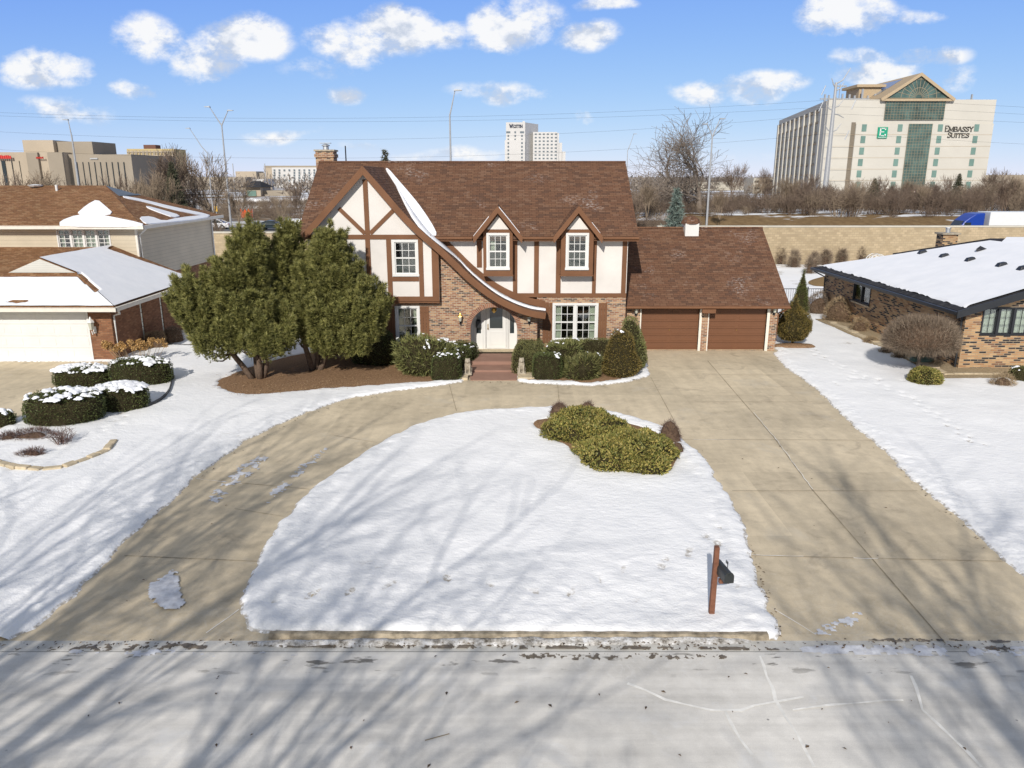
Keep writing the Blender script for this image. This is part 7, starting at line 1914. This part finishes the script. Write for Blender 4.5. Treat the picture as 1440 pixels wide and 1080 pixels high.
lettering(ho, 'SUITES', la, lb, lz1, 1.2, HY-.51, 'sign_letter', th=.15, caps=(0,), depth=.3)
# low dark building beside the hotel
x0, z1 = P(1386, 246, 260); x1, _ = P(1440, 246, 260); bt = thing('low_building', 'low brown building against the right flank of the hotel', 'building', (x0+8, 270, 0)); m = MB(); m.box(x0, x0+60, 262, 285, 0, z1); m.build('wall', M['mall_dark'], bt)

# ================================================================ far white tower
TY = 790
def tp(px, py, Y=TY): return P(px, py, Y)
tw = thing('hotel_tower', 'distant white hotel tower above the middle of the roof ridge', 'building', (tp(730, 220)[0], TY+10, 0))
a, zt = tp(711.5, 172); b = tp(738.5, 172)[0]; c = P(757, 176, TY+26)[0]
m = MB(); m.add([(a, TY, 0), (b, TY, 0), (c, TY+30, 0), (a+3, TY+30, 0), (a, TY, zt), (b, TY, zt), (c, TY+30, zt), (a+3, TY+30, zt)], [(0, 1, 5, 4), (1, 2, 6, 5), (2, 3, 7, 6), (3, 0, 4, 7), (4, 5, 6, 7), (3, 2, 1, 0)]); m.build('tower_wall', M['tower'], tw)
m = MB(); m.box(a-1.2, b-.01, TY-2, TY-.001, 0, tp(720, 197)[1]); m.box(tp(735, 172)[0], tp(738, 172)[0], TY+2, TY+5, zt, zt+1.3); m.build('lower_wall', M['tower'], tw)
steps = [(750, 784, 185), (784, 787, 186), (787, 791.5, 200), (791.5, 796.5, 212.5)]
for i, (p0, p1, py) in enumerate(steps):
    x0, z1 = tp(p0, py); x1, _ = tp(p1, py); m = MB(); m.box(x0, x1-.01, TY+8+i*1.5, TY+30, 0, z1); m.build('stepped_wing', M['tower'], tw)
wmt = mk_plain('tower_window', (.16, .19, .21), .2, .6)
for cidx in range(6):
    xw, _ = tp(753.3+cidx*5.65, 200, TY+8)
    for r_ in range(10):
        z = tp(760, 188.5, TY+8)[1]-r_*3.3
        m = MB(); m.box(xw-1.0, xw+1.0, TY+7.85, TY+7.99, z-.8, z+.6); m.build('window', wmt, tw)
for cx_ in (714.8, 724.5, 734.0):
    xw, _ = tp(cx_, 200)
    for r_ in range(10):
        if r_ < 3 or cx_ != 724.5:
            w2 = 2.0 if (r_ == 0 and cx_ != 724.5) else .8
            z = tp(cx_, 186)[1]-r_*3.4; yy_ = TY-.15 if r_ < 3 else TY-2.15; m = MB(); m.box(xw-w2, xw+w2, yy_, yy_+.14, z-.9, z+.9); m.build('window', wmt, tw)
la, lz1 = tp(716.5, 179.5); lb = tp(734.5, 179.5)[0]; lettering(tw, 'WESTIN', la, lb, lz1, 2.6, TY-.01, 'dark_blue', th=.24, caps=(0,), depth=.4)

# ================================================================ other far buildings
def bld(name, lab, boxes, group='far buildings along the horizon'):
    x, Y = P(boxes[0][0], 240, boxes[0][4])[0], boxes[0][4]; root = thing(name, lab, 'building', (x, Y, 0), group)
    for (p0, p1, pt, dep, Y, mat) in boxes:
        x0, z1 = P(p0, pt, Y); x1, _ = P(p1, pt, Y); m = MB(); m.box(x0, x1, Y, Y+dep, -.1, z1); m.build('wall', M[mat], root)
    return root
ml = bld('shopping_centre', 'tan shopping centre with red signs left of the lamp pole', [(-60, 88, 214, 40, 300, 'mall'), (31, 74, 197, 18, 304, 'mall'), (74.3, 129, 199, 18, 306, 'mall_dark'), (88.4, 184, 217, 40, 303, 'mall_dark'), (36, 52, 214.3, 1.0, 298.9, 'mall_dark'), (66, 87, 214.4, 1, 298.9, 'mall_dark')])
def mallfeat():
    for (a, b) in ((-20, -8), (2, 13), (17, 22), (27, 33), (55, 60)):
        x0, z1 = P(a, 226, 300); x1, z0 = P(b, 262, 300); m = MB(); m.box(x0, x1, 299.7, 299.99, z0, z1); m.build('window', M['glass_dark'], ml)
    for i in range(9):
        a = 108+i*8.2; x0, z1 = P(a, 228, 303); x1, z0 = P(a+5.5, 262, 303); m = MB(); m.box(x0, x1, 302.7, 302.99, z0, z1); m.build('window', M['glass_dark'], ml)
    for (a, b, y0, y1) in ((-2, 19.5, 218.5, 223.3), (53.5, 64.5, 220.5, 223.2)):
        x0, z1 = P(a, y0, 300); x1, z0 = P(b, y1, 300); m = MB(); k = 7 if a < 0 else 9; wd = (x1-x0)/k
        for i in range(k): m.box(x0+wd*i+.05, x0+wd*(i+1)-.12, 298.5, 298.8, z0, z1-(.0 if i % 3 else .15))
        m.build('red_sign', M['red_sign'], ml)
    x0, z1 = P(127, 222, 303); x1, z0 = P(138, 224, 303); m = MB(); m.box(x0, x1, 302.6, 302.9, z0, z1); m.build('pale_sign', M['metal_white'], ml)
mallfeat()
ap = thing('apartment_tower', 'yellowish curved apartment tower behind the bare trees', 'building', (P(207, 230, 700)[0], 720, 0), 'far buildings along the horizon')
xa, zt = P(174, 209, 700); xb, _ = P(241, 209, 700); cxa = (xa+xb)/2; rr_ = (xb-xa)/2
m = MB(); m.prism([(xa, 0), (xb, 0), (xb, zt), (xa, zt)], 705, 730); m.build('wall', mk_plain('ochre_wall', (.5, .4, .21), .8, var=.1, scale=.1), ap)
for i in range(13):
    x = xa+(xb-xa)*(i+.5)/13; m = MB(); w2 = (1.05 if i % 3 else .55); m.box(x-w2, x+w2, 704.4, 704.99, 0, zt-1.5); m.build('balcony_stack', M['mall_dark'], ap)
for k_ in range(11): 
    z = zt-3-k_*3; m = MB(); m.box(xa, xb, 704.0, 704.39, z, z+.7); m.build('floor_band', M['mall'], ap)
x0, z1 = P(200, 203.5, 710); x1, _ = P(217, 203, 710); m = MB(); m.box(x0, x1, 712, 722, zt-.1, z1); m.build('roof_house', mk_plain('brick_brown', (.16, .08, .06), .8), ap)
bk = bld('white_slab_building', 'long white office slab with small square windows left of the gable', [(382, 446, 235.5, 25, 600, 'tower'), (371.5, 381.9, 236, 25, 603, 'mall'), (371, 446, 233, 20, 606, 'mall_dark')])
for c_ in range(9):
    for r_ in range(6):
        if c_ in (2, 3) and r_ % 2: continue
        xw, zw = P(386+c_*7, 239.5+r_*3.6, 600); m = MB(); m.box(xw-.65, xw+.65, 599.7, 599.99, zw-.7, zw+.7); m.build('window', wmt, bk)
bk = bld('bank_building', 'small brick building with hipped roof and glazed front beyond the highway', [(345, 366, 263, 14, 330, 'mall'), (366.2, 411, 268, 14, 333, 'mall_dark')])
x0, z1 = P(347.5, 268, 330); x1, z0 = P(361, 278, 330); m = MB(); m.box(x0, x1, 329.7, 329.99, z0, z1); m.build('window', M['glass_teal'], bk)
xa, za = P(337, 263.5, 328); xb, _ = P(367, 263.5, 328); _, zc = P(352, 254.5, 335); m = MB(); m.add([(xa, 328, za), (xb, 328, za), (xb, 346, za), (xa, 346, za), ((xa+xb)/2-1.5, 337, zc), ((xa+xb)/2+1.5, 337, zc)], [(0, 1, 5, 4), (1, 2, 5), (2, 3, 4, 5), (3, 0, 4), (3, 2, 1, 0)]); m.build('roof', M['shingle_dark'], bk)
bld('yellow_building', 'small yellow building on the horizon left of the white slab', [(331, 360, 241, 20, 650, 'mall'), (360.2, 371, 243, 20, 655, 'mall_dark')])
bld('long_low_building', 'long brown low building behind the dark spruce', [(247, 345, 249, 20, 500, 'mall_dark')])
bld('white_low_building', 'low white building just right of the yellow one', [(355, 371, 252, 20, 480, 'tower'), (240, 262, 247, 20, 560, 'mall')])
bld('low_strip_building', 'low tan strip building beyond the snow field right of the ridge', [(905, 960, 263, 15, 420, 'mall'), (962, 1060, 256, 15, 470, 'concrete_far')])
bld('parking_deck', 'pale parking deck with dark openings left of the hotel', [(1060, 1092, 250.5, 15, 380, 'concrete_far')])
o_ = bpy.data.objects.get('parking_deck'); x0, z1 = P(1061, 254, 380); x1, z0 = P(1091, 256.5, 380)
for dz in (0, -3.2): m = MB(); m.box(x0, x1, 379.7, 379.99, z0+dz, z1+dz); m.build('opening', M['glass_dark'], o_)

# orange barrier and yellow sign beyond the highway
def small(name, lab, cat, px, py0, py1, wpx, Y, mat):
    x, z1 = P(px, py0, Y); x1, z0 = P(px+wpx, py1, Y); root = thing(name, lab, cat, (x, Y, 0)); return x, x1, z0, z1, root
x0, x1, z0, z1, r_ = small('construction_barrier', 'bright orange construction netting beyond the highway', 'barrier', 338, 295.5, 304, 17, 150, 'orange')
m = MB()
n = 9
vs = []; fs = []
for i in range(n+1):
    x = x0+(x1-x0)*i/n; vs += [(x, 150+.3*(i % 2), max(.05, z0-.3)), (x, 150+.3*(i % 2), z1-.35*(i % 3)+.3)]
for i in range(n): fs.append((2*i, 2*i+2, 2*i+3, 2*i+1))
m.add(vs, fs); m.build('netting', M['orange'], r_, fixn=False)
m = MB(); 
for x in (x0, (x0+x1)/2, x1): m.box(x-.04, x+.04, 150.31, 150.4, 0, z1+.2)
m.build('stake', M['metal_grey'], r_)
x0, x1, z0, z1, r_ = small('road_sign', 'small yellow road sign on a post above the white car', 'road sign', 301, 290, 297.5, 5, 124, 'yellow')
m = MB(); m.box(x0, x1, 124, 124.05, z0, z1); m.build('sign_plate', M['yellow'], r_); m = MB(); m.box((x0+x1)/2-.05, (x0+x1)/2+.05, 124.051, 124.15, 0, z1); m.build('post', M['metal_grey'], r_)

# ================================================================ background trees
def conifer(name, lab, px, pt, Y, base_z, wpx, mat, seed, cat='tree', group=None, tiers=None, dens=1.0):
    x, zt = P(px, pt, Y); h = zt-base_z; w_ = wpx/2/1080*Y; root = thing(name, lab, cat, (x, Y, base_z), group); r = np.random.default_rng(seed)
    m = MB(); m.tube([(0, 0, 0), (0, 0, h*.97)], [.16*h/8, .02], 6); Q = []; N = []
    nb = int(34*h/2*dens)
    for i in range(nb):
        f = (i/nb)**.9; z = h*(.06+.92*f); L_ = w_*(1-f)**.85*r.uniform(.75, 1.12)+.08; a = i*2.4+r.uniform(-.3, .3)
        d = np.array([math.cos(a), math.sin(a), -.18+.35*f]); e = d*L_+np.array([0, 0, z]); m.tube([(0, 0, z), tuple(e*np.array([.5, .5, 1])+np.array([0, 0, -.1])*0), tuple(e)], [.03, .02, .008], 3, cap=False)
        k = max(6, int(46*L_)); s = r.random(k)**.7; p = np.array([0, 0, z])+d[None]*L_*s[:, None]+r.normal(size=(k, 3))*np.array([.16, .16, .08])*min(1, L_); Q.append(p); N.append(np.repeat(d[None], k, 0))
    Q = np.concatenate(Q); N = np.concatenate(N); V, Fc = leaf_tris(Q, N, .22, .05, .7, r, reps=5)
    np_mesh('needles', V, Fc, [M[mat]], root); m.build('trunk', M['bark'], root, world=False, fixn=False)
conifer('blue_spruce', 'grey-blue spruce rising behind the garage roof', 952, 262, 61, 0, 50, 'bluespruce', 4)
conifer('spruce_tree', 'dark olive spruce behind the neighbour\'s roof', 240, 226, 92, 0, 46, 'dkspruce', 5)
conifer('spruce_tree', 'pointed spruce top peeping over the main ridge', 541, 207, 60, 0, 44, 'dkspruce', 6, dens=.8)
for (px, pt, wpx, lab, s) in ((1231, 250, 22, 'slim dark conifer before the hotel\'s left windows', 7), (1350, 243, 24, 'slim dark conifer before the hotel\'s right windows', 8)):
    conifer('roadside_conifer', lab, px, pt, 140, 2.2, wpx, 'dkspruce', s, group='slim conifers before the hotel', dens=.8)
# two large bare trees and lesser ones, each from a few templates
big = branches(31, 14, .34, levels=6, spread=.8, kids=2, up=-.02, lenk=.84, wig=.2, twig_r=.018, first=.3)
x, _ = P(955, 300, 128); t1 = thing('bare_tree', 'large spreading bare tree behind the blue spruce', 'tree', (x, 128, 2.0), 'bare trees beyond the noise wall'); big.build('trunk', M['bark_far'], t1, world=False, fixn=False); t1.scale = (1.4, 1.2, .95)
big2 = branches(47, 14, .36, levels=6, spread=.72, kids=2, up=.02, lenk=.83, wig=.18, twig_r=.018, first=.3)
x, _ = P(985, 300, 124); t2 = thing('bare_tree', 'large bare tree directly left of the twin-armed lamp', 'tree', (x, 124, 2.0), 'bare trees beyond the noise wall'); big2.build('trunk', M['bark_far'], t2, world=False, fixn=False); t2.scale = (1.35, 1.2, 1)
med = []
for s in range(4):
    r_ = thing('bare_tree', 'x', 'tree', (0, 0, 0), 'bare trees beyond the noise wall'); branches(60+s, 9.5, .16, levels=6, spread=.5, kids=2, up=.2, lenk=.74, wig=.1, twig_r=.014, first=.25, stems=1+s % 3).build('trunk', M['twig'] if s % 2 else M['bark_pale'], r_, world=False, fixn=False); med.append(r_)
SPT = [(293, 182, 105, 1.0, 'tall bare tree with a straight leader left of the twin lamp'), (232, 195, 100, 1.1, 'bare tree between the apartment tower and the dark spruce'), (215, 225, 86, .8, 'thin bare tree before the apartment tower'), (268, 238, 96, .9, 'bare tree right of the dark spruce'), (330, 232, 120, .9, 'low pale bare tree right of the twin lamp'),
      (12, 232, 80, .9, 'bare tree at the frame edge before the shopping centre'), (52, 225, 84, 1.0, 'bare tree under the red signs'), (90, 238, 82, .9, 'bare tree at the foot of the plain pole'), (130, 240, 84, .9, 'bare tree behind the neighbour\'s roof vent'), (165, 236, 86, .9, 'bare tree before the shopping centre\'s right end'), (188, 246, 84, .8, 'small bare tree above the slate gablet'),
      (1035, 218, 130, 1.0, 'pale bare tree right of the twin-armed lamp by the hotel'), (1060, 236, 140, 1.0, 'dense bare tree left of the hotel wing'), (1078, 232, 150, 1.0, 'bare tree touching the far end of the hotel wing'), (1110, 240, 130, 1.0, 'bare tree before the middle of the hotel wing'), (1135, 245, 125, 1.0, 'bare tree left of the power pole foot'), (1195, 243, 125, 1.1, 'rounded bare tree right of the power pole foot'), (1258, 252, 130, 1.0, 'low bare tree left of the glazed hotel stair'),
      (1300, 254, 125, 1.0, 'low bare tree before the glazed hotel stair'), (1322, 250, 130, 1.0, 'leaning bare tree under the hotel lettering'), (1385, 244, 130, 1.0, 'bare tree before the right edge of the hotel'), (1405, 232, 135, 1.0, 'bare tree right of the hotel'), (1432, 238, 130, 1.0, 'bare tree at the right frame edge'), (1150, 236, 150, 1.0, 'tall thin bare tree just left of the power pole'), (1212, 238, 138, 1.1, 'broad bare tree below the green square sign'), (1240, 244, 150, .9, 'thin bare tree between the slim conifer and the glazed stair'), (1280, 246, 142, .9, 'bare tree before the left edge of the glazed stair'), (1340, 238, 150, .7, 'thin bare tree left of the slim right-hand conifer'), (1368, 250, 132, .9, 'low bare tree right of the slim right-hand conifer'), (1420, 246, 118, .9, 'low bare tree behind the blue truck'), (912, 250, 115, .8, 'small bare tree beside the roof end'), (420, 246, 120, .8, 'small bare tree left of the gable'), (395, 262, 125, .8, 'low bare tree beyond the guardrail'),
      (895, 266, 100, .8, 'low bare tree at the end of the main roof'), (1015, 262, 112, .8, 'low pale bare tree at the foot of the twin-armed lamp'), (1165, 256, 140, .9, 'bare tree at the power pole base')]
for i, (px, pt, Y, sc_, lab) in enumerate(SPT):
    bz = 2.0 if px > 900 and Y > 107 else 0; x, zt = P(px, pt, Y); src = med[i % 4]; k = (zt-bz)/9.6
    if i < 4: o = src; o.location = (x, Y, bz); o.scale = (k*sc_, k*sc_, k); o.rotation_euler.z = i; o['label'] = lab
    else: dup(src, (x, Y, bz), i*1.7, lab, scale=(k*sc_, k*sc_, k))
# roadside brush: one tangled mass of stems on the bank and beyond the left carriageway
def brush(name, lab, spots, mats, seed, th=.03, stems=24):
    r = random.Random(seed); tm = []
    for s in range(6):
        b = burst_mesh(stems, .5, 1.0, seed+s, .0055, forks=9); tris = []
        tm.append((np.array([tuple(v) for v in b.v]), [f for f in b.f if len(f) == 4]))
    V = []; Fq = []; MI = []; o_ = 0
    for (x, y, z, w_, h) in spots:
        v, f = tm[r.randrange(6)]; a = r.uniform(0, 6.28); c, s = math.cos(a), math.sin(a)
        q = np.stack([(v[:, 0]*c-v[:, 1]*s)*w_*2+x, (v[:, 0]*s+v[:, 1]*c)*w_*2+y, v[:, 2]*h+z], 1); V.append(q); Fq.append(np.array(f)+o_); MI.append(np.full(len(f), r.randrange(len(mats)))); o_ += len(v)
    o = np_mesh(name, np.concatenate(V), np.concatenate(Fq), [M[k] for k in mats], mi=np.concatenate(MI)); tag(o, lab, 'brush', kind='stuff'); return o
r = random.Random(9); sp = []
for i in range(400):
    Y = r.uniform(119, 165); px = r.uniform(885, 1500); x = P(px, 280, Y)[0]; hh = r.uniform(1.3, 4.6)*(1.15 if px > 1080 else .85); sp.append((x, Y, 2.0, r.uniform(1.2, 2.6), hh))
for i in range(60):
    Y = r.uniform(100, 118); px = r.uniform(885, 985); sp.append((P(px, 280, Y)[0], Y, .3, r.uniform(.8, 1.6), r.uniform(1.2, 2.6)))
brush('roadside_brush', 'tangled leafless brush along the bank below the hotel', sp, ['twig', 'twig', 'bark_pale'], 70)
sp = []
for i in range(330):
    Y = r.uniform(130, 230); px = r.uniform(-40, 450); sp.append((P(px, 300, Y)[0], Y, 0, r.uniform(1.0, 2.4), r.uniform(1.4, 3.2)))
brush('field_brush', 'tan weeds and leafless brush beyond the left carriageway', sp, ['bark_pale', 'tan_w', 'twig'] if 'tan_w' in M else ['bark_pale', 'twig', 'bark_pale'], 80)
sp = []
for i in range(170):
    Y = r.uniform(76, 104); px = r.uniform(-60, 300); sp.append((P(px, 300, Y)[0], Y, 0, r.uniform(1.0, 2.0), r.uniform(2.0, 4.2)))
brush('verge_brush', 'grey leafless brush behind the neighbour\'s roof', sp, ['bark_pale', 'twig'], 90)
# far woods along the horizon
M['far_wood'] = mk_leaf('far_wood_twig', [(.13, .105, .085), (.2, .165, .135), (.27, .23, .19)])
rg = np.random.default_rng(3); n = 2600
Yt = 260+rg.random(n)**1.6*1300; Xt = (rg.random(n)*2-1)*.85*Yt; ht = 4.5+4.5*rg.random(n); wt_ = 2.5+3*rg.random(n)
# keep them off the buildings
keep = ~((Yt < 360) & (Xt > 60) & (Xt < 190)); keep &= ~((Yt < 350) & (Xt < -80)); Yt, Xt, ht, wt_ = Yt[keep], Xt[keep], ht[keep], wt_[keep]; n = len(Yt)
c = np.stack([Xt, Yt, ht*.55], 1); Q = np.repeat(c, 34, 0)+rg.normal(size=(n*34, 3))*np.stack([wt_*.45, wt_*.45, ht*.22], 1).repeat(34, 0); Q[:, 2] = np.clip(Q[:, 2], .2, None)
V, Fc = leaf_tris(Q, np.tile([[0, 0, 1.0]], (len(Q), 1)), 2.0, .5, .55, rg)
o = np_mesh('far_woods', V, Fc, [M['far_wood']]); tag(o, 'low leafless woods along the horizon', 'woods', kind='stuff')
# parked vehicles and drifts beyond the field read only as specks: snow banks
g = MB()
for (a, b, y_, h) in ((400, 470, 140, .8), (300, 380, 200, 1.0), (330, 440, 260, 1.2), (890, 940, 180, 1.2), (900, 1000, 230, 1.5)):
    x0, x1 = P(a, 300, y_)[0], P(b, 300, y_)[0]; n = 14
    for i in range(n): g.ball((x0+(x1-x0)*i/n, y_+rnd.uniform(-2, 2), 0), (abs(x1-x0)/n*1.3, 2.5, h*rnd.uniform(.5, 1)), 10, 6)
tag(g.build('snow_drifts', M['snow'], smooth=True), kind='structure')
